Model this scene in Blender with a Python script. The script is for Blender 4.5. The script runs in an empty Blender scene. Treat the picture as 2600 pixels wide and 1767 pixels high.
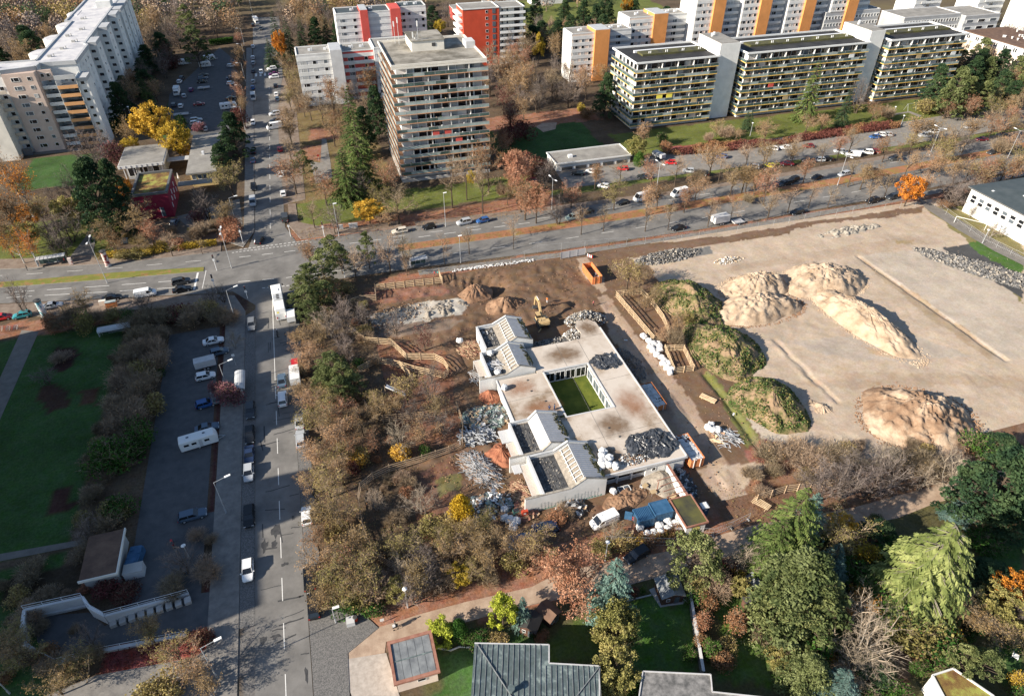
import bpy, math, random
import numpy as np
from mathutils import Vector, Matrix, noise
from mathutils.geometry import tessellate_polygon
rnd = random.Random(7)
SC = bpy.context.scene
COL = SC.collection
# ---------------------------------------------------------------- camera, sky, sun
F, TH, CH, YAW, CX, CY = 1700.0, math.radians(38.3), 95.0, math.radians(16.7), 1300.0, 883.5
cam = bpy.data.objects.new('camera', bpy.data.cameras.new('camera'))
COL.objects.link(cam); SC.camera = cam
cam.location = (0, 0, CH)
cam.rotation_euler = (math.radians(90) - TH, 0, -YAW)
cam.data.sensor_fit = 'HORIZONTAL'; cam.data.sensor_width = 36.0
cam.data.lens = 36.0 * F / 2600.0
cam.data.clip_start = 1.0; cam.data.clip_end = 4000.0
SUN_AZ, SUN_EL = math.radians(259.0), math.radians(25.0)
world = bpy.data.worlds.new('World'); SC.world = world; world.use_nodes = True
wn = world.node_tree.nodes; wl = world.node_tree.links
sky = wn.new('ShaderNodeTexSky'); sky.sky_type = 'NISHITA'; sky.sun_disc = False
sky.sun_elevation = SUN_EL; sky.sun_rotation = SUN_AZ
sky.altitude = 500; sky.air_density = 1.0; sky.dust_density = 0.6; sky.ozone_density = 1.5
wn['Background'].inputs[1].default_value = 0.08
wl.new(sky.outputs[0], wn['Background'].inputs[0])
sl = bpy.data.lights.new('sun', 'SUN'); sl.energy = 5.0; sl.angle = math.radians(0.5); sl.color = (1.0, 0.90, 0.76)
so = bpy.data.objects.new('sun', sl); COL.objects.link(so)
sdir = Vector((math.sin(SUN_AZ) * math.cos(SUN_EL), math.cos(SUN_AZ) * math.cos(SUN_EL), math.sin(SUN_EL)))
so.rotation_euler = sdir.to_track_quat('Z', 'Y').to_euler(); so.location = sdir * 500
SC.view_settings.view_transform = 'Standard'; SC.view_settings.look = 'None'
SC.view_settings.exposure = 1.05; SC.view_settings.gamma = 1.0
SC.render.engine = 'CYCLES'
SC.cycles.max_bounces = 4; SC.cycles.diffuse_bounces = 2; SC.cycles.glossy_bounces = 2
SC.cycles.transmission_bounces = 2; SC.cycles.transparent_max_bounces = 4
# ---------------------------------------------------------------- pixel -> ground point
_ct, _st = math.cos(TH), math.sin(TH)
_fw = (math.sin(YAW) * _ct, math.cos(YAW) * _ct, -_st); _rt = (math.cos(YAW), -math.sin(YAW), 0)
_up = (math.sin(YAW) * _st, math.cos(YAW) * _st, _ct)
def at(px, py, z=0.0):
 a = (px - CX) / F; b = (CY - py) / F
 d = [_fw[i] + a * _rt[i] + b * _up[i] for i in range(3)]
 t = (z - CH) / d[2]
 return (d[0] * t, d[1] * t)
REG = {'A': (0, 0), 'B': (650, 0), 'C': (1300, 0), 'D': (1900, 0), 'E': (0, 580), 'F': (650, 580), 'G': (1300, 580),
       'H': (1900, 580), 'I': (0, 1167), 'J': (650, 1167), 'K': (1300, 1167), 'L': (1900, 1167)}
def W(r, x, y, z=0.0):
 o = REG[r]
 return at(o[0] + .38 * x, o[1] + .38 * y, z)
# ---------------------------------------------------------------- materials
MATS = {}
def mat(name, c1, c2=None, scale=1.0, rough=.85, bump=0.0, bscale=None, metal=0.0, spec=.3, coord='O', c3=None,
  detail=6, lo=.35, hi=.65, stretch=None, rand=0.0, trans=0.0, wave=None):
 m = bpy.data.materials.new(name); m.use_nodes = True
 n, l = m.node_tree.nodes, m.node_tree.links
 b = n['Principled BSDF']
 b.inputs['Roughness'].default_value = rough; b.inputs['Metallic'].default_value = metal
 b.inputs['Specular IOR Level'].default_value = spec
 tc = n.new('ShaderNodeTexCoord')
 src = tc.outputs['Object'] if coord == 'O' else None
 if coord == 'W':
  g = n.new('ShaderNodeNewGeometry'); src = g.outputs['Position']
 if stretch:
  mp = n.new('ShaderNodeMapping'); mp.inputs['Scale'].default_value = stretch
  l.new(src, mp.inputs['Vector']); src = mp.outputs[0]
 col = None
 if c2 is not None:
  t = n.new('ShaderNodeTexNoise'); t.inputs['Scale'].default_value = scale; t.inputs['Detail'].default_value = detail
  t.inputs['Roughness'].default_value = .65
  l.new(src, t.inputs['Vector'])
  r = n.new('ShaderNodeValToRGB'); e = r.color_ramp.elements
  e[0].position = lo; e[0].color = (*c1, 1); e[1].position = hi; e[1].color = (*c2, 1)
  if c3 is not None:
   k = e.new((lo + hi) / 2); k.color = (*c3, 1)
  l.new(t.outputs['Fac'], r.inputs['Fac']); col = r.outputs[0]
 if rand > 0:
  oi = n.new('ShaderNodeObjectInfo')
  hs = n.new('ShaderNodeHueSaturation')
  mr = n.new('ShaderNodeMapRange'); mr.inputs['To Min'].default_value = 1 - rand; mr.inputs['To Max'].default_value = 1 + rand
  l.new(oi.outputs['Random'], mr.inputs['Value']); l.new(mr.outputs[0], hs.inputs['Value'])
  mh = n.new('ShaderNodeMath'); mh.operation = 'MULTIPLY_ADD'; mh.inputs[1].default_value = -rand * .12; mh.inputs[2].default_value = .5 + rand * .06
  l.new(oi.outputs['Random'], mh.inputs[0]); l.new(mh.outputs[0], hs.inputs['Hue'])
  if col: l.new(col, hs.inputs['Color'])
  else: hs.inputs['Color'].default_value = (*c1, 1)
  col = hs.outputs[0]
 if col: l.new(col, b.inputs['Base Color'])
 else: b.inputs['Base Color'].default_value = (*c1, 1)
 if bump > 0:
  t2 = n.new('ShaderNodeTexNoise'); t2.inputs['Scale'].default_value = bscale or scale * 3; t2.inputs['Detail'].default_value = 6
  l.new(src, t2.inputs['Vector'])
  bp = n.new('ShaderNodeBump'); bp.inputs['Strength'].default_value = 1.0; bp.inputs['Distance'].default_value = bump
  l.new(t2.outputs['Fac'], bp.inputs['Height']); l.new(bp.outputs[0], b.inputs['Normal'])
 if trans > 0:
  tr = n.new('ShaderNodeBsdfTranslucent'); mx = n.new('ShaderNodeMixShader'); mx.inputs[0].default_value = trans
  if col: l.new(col, tr.inputs[0])
  else: tr.inputs[0].default_value = (*c1, 1)
  l.new(b.outputs[0], mx.inputs[1]); l.new(tr.outputs[0], mx.inputs[2]); l.new(mx.outputs[0], n['Material Output'].inputs[0])
 MATS[name] = m
 return m
def paintmat(name, rough=.3, spec=.5):
 m = mat(name, (1, 1, 1), rough=rough, spec=spec)
 n, l = m.node_tree.nodes, m.node_tree.links
 oi = n.new('ShaderNodeObjectInfo'); l.new(oi.outputs['Color'], n['Principled BSDF'].inputs['Base Color'])
 return m
M = MATS
# ---------------------------------------------------------------- meshes
class MB:
 def __init__(s): s.v = []; s.f = []; s.m = []
 def add(s, vs, fs, mi=0):
  o = len(s.v); s.v.extend(vs)
  for f in fs: s.f.append(tuple(i + o for i in f)); s.m.append(mi)
  return s
 def quad(s, a, b, c, d, mi=0): return s.add([a, b, c, d], [(0, 1, 2, 3)], mi)
 def tri(s, a, b, c, mi=0): return s.add([a, b, c], [(0, 1, 2)], mi)
 def box(s, x0, y0, z0, x1, y1, z1, mi=0):
  return s.add([(x0, y0, z0), (x1, y0, z0), (x1, y1, z0), (x0, y1, z0), (x0, y0, z1), (x1, y0, z1), (x1, y1, z1), (x0, y1, z1)],
                     [(3, 2, 1, 0), (4, 5, 6, 7), (0, 1, 5, 4), (1, 2, 6, 5), (2, 3, 7, 6), (3, 0, 4, 7)], mi)
 def obox(s, c, sz, rz=0, rx=0, ry=0, mi=0):
  R = Matrix.Rotation(rz, 3, 'Z') @ Matrix.Rotation(ry, 3, 'Y') @ Matrix.Rotation(rx, 3, 'X')
  h = [a / 2 for a in sz]; vs = []
  for k in range(8):
   p = Vector(((h[0] if k & 1 else -h[0]), (h[1] if k & 2 else -h[1]), (h[2] if k & 4 else -h[2])))
   p = R @ p; vs.append((p.x + c[0], p.y + c[1], p.z + c[2]))
  return s.add(vs, [(0, 2, 3, 1), (4, 5, 7, 6), (0, 1, 5, 4), (1, 3, 7, 5), (3, 2, 6, 7), (2, 0, 4, 6)], mi)
 def beam(s, a, b, w, h, mi=0):
  a, b = Vector(a), Vector(b); d = b - a; L = d.length
  if L < 1e-6: return s
  rz = math.atan2(d.y, d.x); ry = -math.asin(max(-1, min(1, d.z / L))); c = (a + b) / 2
  return s.obox(c, (L, w, h), rz, 0, ry, mi)
 def prism(s, poly, z0, z1, mi=0, mtop=None, bottom=False):
  if sum(poly[i][0] * poly[(i + 1) % len(poly)][1] - poly[(i + 1) % len(poly)][0] * poly[i][1] for i in range(len(poly))) < 0:
   poly = poly[::-1]
  n = len(poly); o = len(s.v)
  s.v.extend([(p[0], p[1], z0) for p in poly] + [(p[0], p[1], z1) for p in poly])
  for i in range(n):
   j = (i + 1) % n; s.f.append((o + i, o + j, o + n + j, o + n + i)); s.m.append(mi)
  for t in tessellate_polygon([[Vector((p[0], p[1], 0)) for p in poly]]):
   a, b, c = [poly[i] for i in t]
   if (b[0] - a[0]) * (c[1] - a[1]) - (b[1] - a[1]) * (c[0] - a[0]) < 0: t = (t[0], t[2], t[1])
   s.f.append(tuple(o + n + i for i in t)); s.m.append(mi if mtop is None else mtop)
  return s
 def sheet(s, poly, z, mi=0):
  n0 = len(s.f); s.prism(poly, z, z, mi)
  s.f = s.f[:n0] + s.f[n0 + len(poly):]; s.m = s.m[:n0] + s.m[n0 + len(poly):]
  return s
 def tube(s, a, b, r0, r1=None, n=6, mi=0, cap=True):
  r1 = r0 if r1 is None else r1
  a, b = Vector(a), Vector(b); d = (b - a)
  if d.length < 1e-6: return s
  d.normalize(); u = d.orthogonal().normalized(); w = d.cross(u); o = len(s.v)
  for (c, r) in ((a, r0), (b, r1)):
   for k in range(n):
    t = 2 * math.pi * k / n; p = c + u * (r * math.cos(t)) + w * (r * math.sin(t)); s.v.append(tuple(p))
  for k in range(n):
   j = (k + 1) % n; s.f.append((o + k, o + j, o + n + j, o + n + k)); s.m.append(mi)
  if cap:
   s.f.append(tuple(o + n + k for k in range(n))); s.m.append(mi)
   s.f.append(tuple(o + n - 1 - k for k in range(n))); s.m.append(mi)
  return s
 def mesh(s, name, mats, smooth=False):
  me = bpy.data.meshes.new(name); me.from_pydata(s.v, [], s.f)
  for m in (mats if isinstance(mats, (list, tuple)) else [mats]): me.materials.append(M[m] if isinstance(m, str) else m)
  me.polygons.foreach_set('material_index', s.m)
  if smooth: me.polygons.foreach_set('use_smooth', [True] * len(s.f))
  me.update(); return me
 def build(s, name, mats, parent=None, smooth=False, **kw):
  return put(name, s.mesh(name, mats, smooth), parent, **kw)
def put(name, data, parent=None, loc=None, rz=0.0, scale=None, label=None, cat=None, group=None, kind=None, color=None, rot=None):
 o = bpy.data.objects.new(name, data); COL.objects.link(o)
 if parent is not None: o.parent = parent
 if loc is not None: o.location = loc
 if rot is not None: o.rotation_euler = rot
 elif rz: o.rotation_euler = (0, 0, rz)
 if scale is not None: o.scale = scale if isinstance(scale, (tuple, list)) else (scale,) * 3
 if label: o['label'] = label
 if cat: o['category'] = cat
 if group: o['group'] = group
 if kind: o['kind'] = kind
 if color: o.color = (*color, 1)
 return o
def thing(name, label, cat, group=None, loc=(0, 0, 0), rz=0.0, scale=None):
 return put(name, None, None, loc, rz, scale, label, cat, group)
ORD = ['first', 'second', 'third', 'fourth', 'fifth', 'sixth', 'seventh', 'eighth', 'ninth', 'tenth', 'eleventh', 'twelfth',
       'thirteenth', 'fourteenth', 'fifteenth', 'sixteenth', 'seventeenth', 'eighteenth', 'nineteenth', 'twentieth']
def stainmat(name, col, dens):
 m = mat(name, col, rough=.95, spec=.1); n, l = m.node_tree.nodes, m.node_tree.links
 tc = n.new('ShaderNodeTexCoord'); g = n.new('ShaderNodeTexGradient'); g.gradient_type = 'SPHERICAL'; l.new(tc.outputs['Object'], g.inputs[0])
 t = n.new('ShaderNodeTexNoise'); t.inputs['Scale'].default_value = 3.0; t.inputs['Detail'].default_value = 8; l.new(tc.outputs['Object'], t.inputs['Vector'])
 a = n.new('ShaderNodeMath'); a.operation = 'MULTIPLY'; l.new(g.outputs['Fac'], a.inputs[0]); l.new(t.outputs['Fac'], a.inputs[1])
 r = n.new('ShaderNodeMapRange'); r.inputs['From Min'].default_value = .08; r.inputs['From Max'].default_value = .42; r.inputs['To Max'].default_value = dens; l.new(a.outputs[0], r.inputs['Value']); l.new(r.outputs[0], n['Principled BSDF'].inputs['Alpha'])
# ---------------------------------------------------------------- material library
stainmat('stain_brown', (.20, .13, .08), .75); stainmat('stain_red', (.36, .17, .09), .5)
mat('asphalt', (.12, .115, .108), (.22, .21, .196), .22, .9, .01, 30, coord='W', lo=.3, hi=.7)
mat('asphalt_patch', (.04, .04, .042), (.07, .07, .07), 1.2, .7, coord='W')
mat('asphalt_lot', (.07, .072, .076), (.11, .11, .112), .5, .9, .01, 30, coord='W', lo=.3, hi=.7)
mat('asphalt_pale', (.17, .158, .142), (.27, .25, .225), .5, .9, .01, 30, coord='W', lo=.3, hi=.7)
mat('pavement', (.16, .15, .14), (.24, .225, .205), .8, .9, .01, 25, coord='W')
mat('pavement_brown', (.17, .125, .095), (.25, .20, .16), .5, .9, .01, 25, coord='W')
mat('cobble', (.09, .09, .088), (.20, .19, .18), 6, .85, .02, 9, coord='W', lo=.4, hi=.6)
mat('kerb', (.3, .29, .27), (.38, .36, .33), 1.0, .85, coord='W')
mat('white_line', (.62, .61, .58), (.75, .74, .70), 2.5, .8, coord='W')
mat('path_dirt', (.30, .21, .15), (.44, .335, .25), .5, .95, .03, 6, coord='W')
mat('path_grey', (.15, .14, .125), (.21, .19, .17), .6, .95, .02, 8, coord='W')
mat('pavers', (.33, .29, .25), (.46, .41, .36), 1.3, .9, .01, 15, coord='W')
mat('bark', (.045, .032, .024), (.12, .09, .065), 6, .95, coord='O', stretch=(1, 1, .2))
mat('bark_pale', (.14, .12, .10), (.32, .29, .25), 7, .95, coord='O', stretch=(1, 1, .2))
mat('bark_birch', (.5, .48, .44), (.10, .09, .08), 14, .9, coord='O', lo=.5, hi=.68)
def leafmat(name, a, b, c=None, scale=5.0, rand=.25, trans=.25): mat(name, a, b, scale, .8, coord='O', c3=c, rand=rand, trans=trans, spec=.15, detail=3, lo=.38, hi=.62)
leafmat('twig_brown', (.17, .125, .085), (.38, .29, .20), scale=9, trans=0, rand=.2)
leafmat('twig_pale', (.22, .175, .13), (.40, .33, .25), scale=9, trans=0, rand=.15)
leafmat('twig_grey', (.12, .095, .085), (.24, .20, .175), scale=9, trans=0, rand=.15)
leafmat('leaf_brown', (.20, .125, .06), (.46, .31, .16), (.33, .215, .105))
leafmat('leaf_olive', (.17, .14, .05), (.42, .35, .14), (.29, .235, .085))
leafmat('leaf_rust', (.20, .09, .045), (.42, .23, .13), (.31, .155, .08))
leafmat('leaf_copper', (.33, .15, .09), (.58, .33, .22), (.45, .23, .14), rand=.05)
leafmat('leaf_orange', (.36, .13, .02), (.66, .30, .05), (.52, .20, .03))
leafmat('leaf_yellow', (.34, .22, .025), (.72, .50, .09), (.55, .36, .05))
leafmat('leaf_yellowgreen', (.17, .16, .05), (.42, .37, .14), (.28, .255, .085))
leafmat('leaf_red', (.11, .035, .03), (.26, .10, .08), (.18, .06, .05))
leafmat('leaf_darkred', (.07, .022, .022), (.17, .05, .045), (.11, .035, .03))
leafmat('leaf_purple', (.13, .05, .065), (.26, .12, .13), (.20, .08, .09))
leafmat('needle_dark', (.022, .05, .026), (.085, .13, .055), (.045, .085, .038))
leafmat('needle_green', (.045, .075, .02), (.15, .20, .06), (.085, .13, .035))
leafmat('needle_light', (.075, .105, .03), (.26, .30, .11), (.15, .19, .06))
leafmat('needle_blue', (.06, .12, .10), (.22, .33, .28), (.13, .21, .18))
leafmat('needle_pine', (.07, .095, .035), (.25, .28, .12), (.15, .175, .065))
leafmat('leaf_green', (.02, .06, .012), (.08, .17, .03), (.045, .11, .02))
leafmat('leaf_thuja', (.38, .22, .015), (.70, .46, .04), (.5, .33, .03), rand=.05)
leafmat('leaf_conifer_yellow', (.20, .24, .02), (.52, .56, .08), (.36, .40, .05), rand=.05)
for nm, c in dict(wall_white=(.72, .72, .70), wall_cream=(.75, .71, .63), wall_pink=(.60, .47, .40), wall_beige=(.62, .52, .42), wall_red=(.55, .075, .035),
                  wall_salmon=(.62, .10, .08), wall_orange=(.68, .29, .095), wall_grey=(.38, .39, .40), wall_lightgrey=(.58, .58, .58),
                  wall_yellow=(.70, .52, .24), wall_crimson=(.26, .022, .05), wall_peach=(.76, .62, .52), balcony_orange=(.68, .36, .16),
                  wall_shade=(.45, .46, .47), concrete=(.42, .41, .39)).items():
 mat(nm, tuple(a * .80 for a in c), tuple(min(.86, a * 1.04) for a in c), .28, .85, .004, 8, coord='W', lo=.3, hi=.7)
mat('slab_edge_rust', (.50, .26, .15), (.60, .34, .2), .6, .8, coord='W')
mat('slab_edge_yellow', (.80, .48, .10), (.86, .58, .17), .6, .8, coord='W')
mat('roof_gravel', (.19, .18, .165), (.32, .305, .275), .25, .95, .01, 20, coord='W', lo=.3, hi=.7)
mat('roof_gravel_stained', (.13, .118, .095), (.34, .315, .27), .16, .95, .01, 20, coord='W', lo=.38, hi=.6)
mat('roof_dark', (.022, .022, .024), (.055, .054, .052), .22, .8, .01, 15, coord='W', lo=.35, hi=.7)
mat('roof_moss', (.045, .045, .035), (.12, .115, .035), .3, .95, .02, 10, coord='W')
mat('roof_pale', (.42, .42, .44), (.60, .59, .58), .22, .85, .01, 10, coord='W', lo=.38, hi=.6, c3=(.54, .53, .54))
mat('roof_green', (.12, .055, .025), (.30, .30, .07), .35, .95, .04, 5, coord='W', c3=(.20, .13, .04), lo=.38, hi=.62)
mat('roof_slate', (.05, .065, .07), (.075, .09, .095), .3, .7, coord='W')
mat('roof_brown', (.10, .06, .045), (.18, .11, .075), .4, .9, coord='W')
mat('glass_dark', (.012, .014, .018), rough=.12, spec=.6)
mat('glass_mid', (.10, .12, .14), rough=.2, spec=.6)
mat('glass_curtain', (.42, .42, .41), rough=.4, spec=.5)
mat('glass_beige', (.45, .34, .2), rough=.5)
mat('frame_white', (.75, .75, .73), rough=.6)
mat('frame_dark', (.12, .12, .12), rough=.6)
mat('rail_glass', (.22, .28, .265), (.42, .48, .455), .25, .25, coord='W', spec=.5)
mat('rail_glass_dark', (.035, .065, .06), (.11, .165, .15), .3, .25, coord='W', spec=.5)
mat('metal_pole', (.45, .46, .47), rough=.5, metal=.3)
mat('metal_bright', (.75, .76, .77), rough=.5)
mat('metal_dark', (.06, .06, .06), rough=.6)
mat('lamp_white', (.85, .85, .83), rough=.4)
mat('rubber', (.018, .018, .018), rough=.9)
mat('car_glass', (.012, .014, .017), rough=.08, spec=.8)
mat('headlight', (.75, .78, .8), rough=.15, spec=.8)
mat('taillight', (.42, .02, .02), rough=.3)
mat('plate', (.7, .7, .68), rough=.6)
paintmat('paint', .28, .55); paintmat('flat_paint', .75, .3)
mat('wood_new', (.48, .34, .20), (.68, .53, .35), 1.5, .85, coord='W')
mat('wood_old', (.36, .26, .17), (.54, .41, .28), 1.5, .9, coord='W')
mat('wood_debris', (.22, .11, .06), (.60, .42, .28), 1.1, .9, coord='W')
mat('debris_metal', (.20, .215, .23), (.60, .61, .62), .9, .55, coord='W')
mat('debris_glass', (.06, .12, .11), (.35, .42, .38), 1.0, .4, coord='W')
mat('debris_dark', (.035, .035, .038), (.12, .12, .12), .9, .8, coord='W')
mat('rubble_pale', (.18, .16, .135), (.42, .38, .32), 1.1, .95, coord='W')
mat('rubble_grey', (.09, .09, .088), (.27, .26, .25), 1.1, .95, coord='W')
mat('rubble_dark', (.07, .068, .065), (.25, .235, .215), .9, .95, coord='W')
mat('tarp_black', (.022, .024, .028), (.075, .08, .09), 1.5, .35, .02, 4, coord='W', spec=.6)
mat('bag_white', (.52, .52, .52), (.72, .72, .71), 3, .6, .03, 4, coord='O')
mat('bag_clear', (.45, .48, .50), (.75, .76, .76), 3, .4, .03, 5, coord='O')
mat('insulation', (.42, .43, .43), (.60, .61, .61), 1.0, .8, coord='W')
mat('skip_orange', (.50, .15, .05), (.68, .27, .11), 1.4, .7, coord='O')
mat('container_blue', (.025, .085, .17), (.05, .13, .24), 1.0, .55, coord='O')
mat('digger_yellow', (.44, .30, .14), (.55, .40, .21), 2, .5, coord='O')
mat('skin', (.5, .33, .25), rough=.6)
mat('roof_concrete', (.25, .18, .12), (.55, .485, .415), .13, .95, .01, 6, coord='W', lo=.36, hi=.58, c3=(.46, .39, .32))
mat('tin', (.40, .41, .42), (.52, .53, .53), .8, .5, coord='W')
mat('tin_pale', (.44, .44, .44), (.54, .53, .53), .8, .6, coord='W')
mat('copper_roof', (.075, .10, .10), (.22, .27, .255), .9, .7, .01, 9, coord='W', c3=(.10, .13, .135), lo=.4, hi=.66)
mat('felt_roof', (.13, .14, .15), (.24, .255, .26), .8, .85, coord='W')
mat('brown_wood', (.07, .035, .025), (.12, .065, .045), 1, .8, coord='W')
mat('trim_brown', (.25, .11, .075), (.36, .18, .13), 1, .8, coord='W')
mat('poster', (.25, .05, .05), (.65, .55, .5), .9, .6, coord='W', lo=.45, hi=.5)
mat('poster_blue', (.05, .30, .38), (.7, .72, .72), .8, .6, coord='W', lo=.42, hi=.55)
mat('mural_green', (.14, .34, .27), rough=.8)
mat('mural_grey', (.33, .37, .36), rough=.8)
mat('mural_yellow', (.80, .68, .10), rough=.8)
mat('mural_red', (.45, .12, .08), rough=.8)
mat('mound_gravel', (.20, .175, .145), (.34, .30, .25), 1.5, .95, .05, 6, coord='W')
# ================================================================= ground sheet with painted-in soil, turf and litter
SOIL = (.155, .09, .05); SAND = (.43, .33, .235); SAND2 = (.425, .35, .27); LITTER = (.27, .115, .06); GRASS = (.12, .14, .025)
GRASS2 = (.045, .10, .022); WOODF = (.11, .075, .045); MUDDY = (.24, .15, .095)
def inpoly(X, Y, poly):
 c = np.zeros(X.shape, bool); n = len(poly)
 for i in range(n):
  x0, y0 = poly[i]; x1, y1 = poly[(i + 1) % n]
  if y0 == y1: continue
  t = ((y0 > Y) != (y1 > Y)) & (X < (x1 - x0) * (Y - y0) / (y1 - y0) + x0)
  c ^= t
 return c
def vnoise(X, Y, s, seed=0):
 # cheap value noise on a lattice
 x = X / s + seed * 17.3; y = Y / s - seed * 9.1
 xi = np.floor(x); yi = np.floor(y); fx = x - xi; fy = y - yi
 fx = fx * fx * (3 - 2 * fx); fy = fy * fy * (3 - 2 * fy)
 def h(a, b):
  q = np.sin(a * 127.1 + b * 311.7 + seed * 13.7) * 43758.5453
  return q - np.floor(q)
 return (h(xi, yi) * (1 - fx) + h(xi + 1, yi) * fx) * (1 - fy) + (h(xi, yi + 1) * (1 - fx) + h(xi + 1, yi + 1) * fx) * fy
def fbm(X, Y, s, seed=0, o=4):
 r = 0; a = .5
 for k in range(o): r = r + a * vnoise(X, Y, s / 2 ** k, seed + k); a *= .5
 return r / (1 - .5 ** o)
def gridmesh(name, x0, x1, y0, y1, dx, paints, base, hfun=None, hole=None, z=0.0, jit=1.2):
 nx = int((x1 - x0) / dx) + 1; ny = int((y1 - y0) / dx) + 1
 X, Y = np.meshgrid(np.linspace(x0, x1, nx), np.linspace(y0, y1, ny))
 Xj = X + jit * (fbm(X, Y, 5, 3) - .5) * 2; Yj = Y + jit * (fbm(X, Y, 5, 8) - .5) * 2
 C = np.empty(X.shape + (3,)); C[:] = base
 for poly, col, amt in paints:
  mk = inpoly(Xj if amt < 2 else X, Yj if amt < 2 else Y, poly); a = min(amt, 1.0)
  C[mk] = C[mk] * (1 - a) + np.array(col) * a
 Z = np.full(X.shape, z)
 if hfun is not None: Z = Z + hfun(X, Y)
 v = np.stack([X, Y, Z], -1).reshape(-1, 3)
 idx = np.arange(nx * ny).reshape(ny, nx)
 q = np.stack([idx[:-1, :-1], idx[:-1, 1:], idx[1:, 1:], idx[1:, :-1]], -1).reshape(-1, 4)
 if hole is not None:
  cx = (X[:-1, :-1] + X[1:, 1:]) / 2; cy = (Y[:-1, :-1] + Y[1:, 1:]) / 2
  keep = ~hole(cx, cy).reshape(-1); q = q[keep]
 me = bpy.data.meshes.new(name)
 me.vertices.add(len(v)); me.vertices.foreach_set('co', v.ravel())
 me.loops.add(q.size); me.loops.foreach_set('vertex_index', q.ravel().astype(np.int32))
 me.polygons.add(len(q)); me.polygons.foreach_set('loop_start', np.arange(0, q.size, 4, dtype=np.int32))
 me.update(calc_edges=True)
 me.polygons.foreach_set('use_smooth', [True] * len(q))
 at_ = me.color_attributes.new('tint', 'FLOAT_COLOR', 'POINT')
 c4 = np.ones((len(v), 4)); c4[:, :3] = C.reshape(-1, 3); at_.data.foreach_set('color', c4.ravel())
 me.materials.append(M['terrain'])
 return me
def terrain_mat(name='terrain', a1=.68, b1=1.28, a2=.68, b2=1.32, bd=.10):
 m = bpy.data.materials.new(name); m.use_nodes = True; n, l = m.node_tree.nodes, m.node_tree.links
 b = n['Principled BSDF']; b.inputs['Roughness'].default_value = .95; b.inputs['Specular IOR Level'].default_value = .1
 vc = n.new('ShaderNodeVertexColor'); vc.layer_name = 'tint'
 g = n.new('ShaderNodeNewGeometry')
 def nz(s, d=5):
  t = n.new('ShaderNodeTexNoise'); t.inputs['Scale'].default_value = s; t.inputs['Detail'].default_value = d; t.inputs['Roughness'].default_value = .7
  l.new(g.outputs['Position'], t.inputs['Vector']); return t
 def mr(t, a, b_):
  r = n.new('ShaderNodeMapRange'); r.inputs['From Min'].default_value = .3; r.inputs['From Max'].default_value = .7
  r.inputs['To Min'].default_value = a; r.inputs['To Max'].default_value = b_; l.new(t.outputs['Fac'], r.inputs['Value']); return r
 v1 = mr(nz(.12), a1, b1); v2 = mr(nz(2.2, 4), a2, b2)
 mu = n.new('ShaderNodeMath'); mu.operation = 'MULTIPLY'; l.new(v1.outputs[0], mu.inputs[0]); l.new(v2.outputs[0], mu.inputs[1])
 hs = n.new('ShaderNodeHueSaturation'); l.new(vc.outputs[0], hs.inputs['Color']); l.new(mu.outputs[0], hs.inputs['Value'])
 h1 = mr(nz(.35), .485, .515); l.new(h1.outputs[0], hs.inputs['Hue']); h2 = mr(nz(.6), .70, 1.05); l.new(h2.outputs[0], hs.inputs['Saturation'])
 l.new(hs.outputs[0], b.inputs['Base Color'])
 bp = n.new('ShaderNodeBump'); bp.inputs['Distance'].default_value = bd; bp.inputs['Strength'].default_value = .8
 l.new(nz(3.5, 6).outputs['Fac'], bp.inputs['Height']); l.new(bp.outputs[0], b.inputs['Normal'])
 M[name] = m
terrain_mat(); terrain_mat('site_soil', .80, 1.16, .86, 1.14, .05)
def rect(x0, y0, x1, y1): return [(x0, y0), (x1, y0), (x1, y1), (x0, y1)]
def PP(*a):  # polygon from 'region x y' triples
 return [W(*t) for t in a]
SITE = (5, 62.5, 187, 150)
def sitehole(x, y): return (x > 6.5) & (x < 185.5) & (y > 64) & (y < 148.6)
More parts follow.
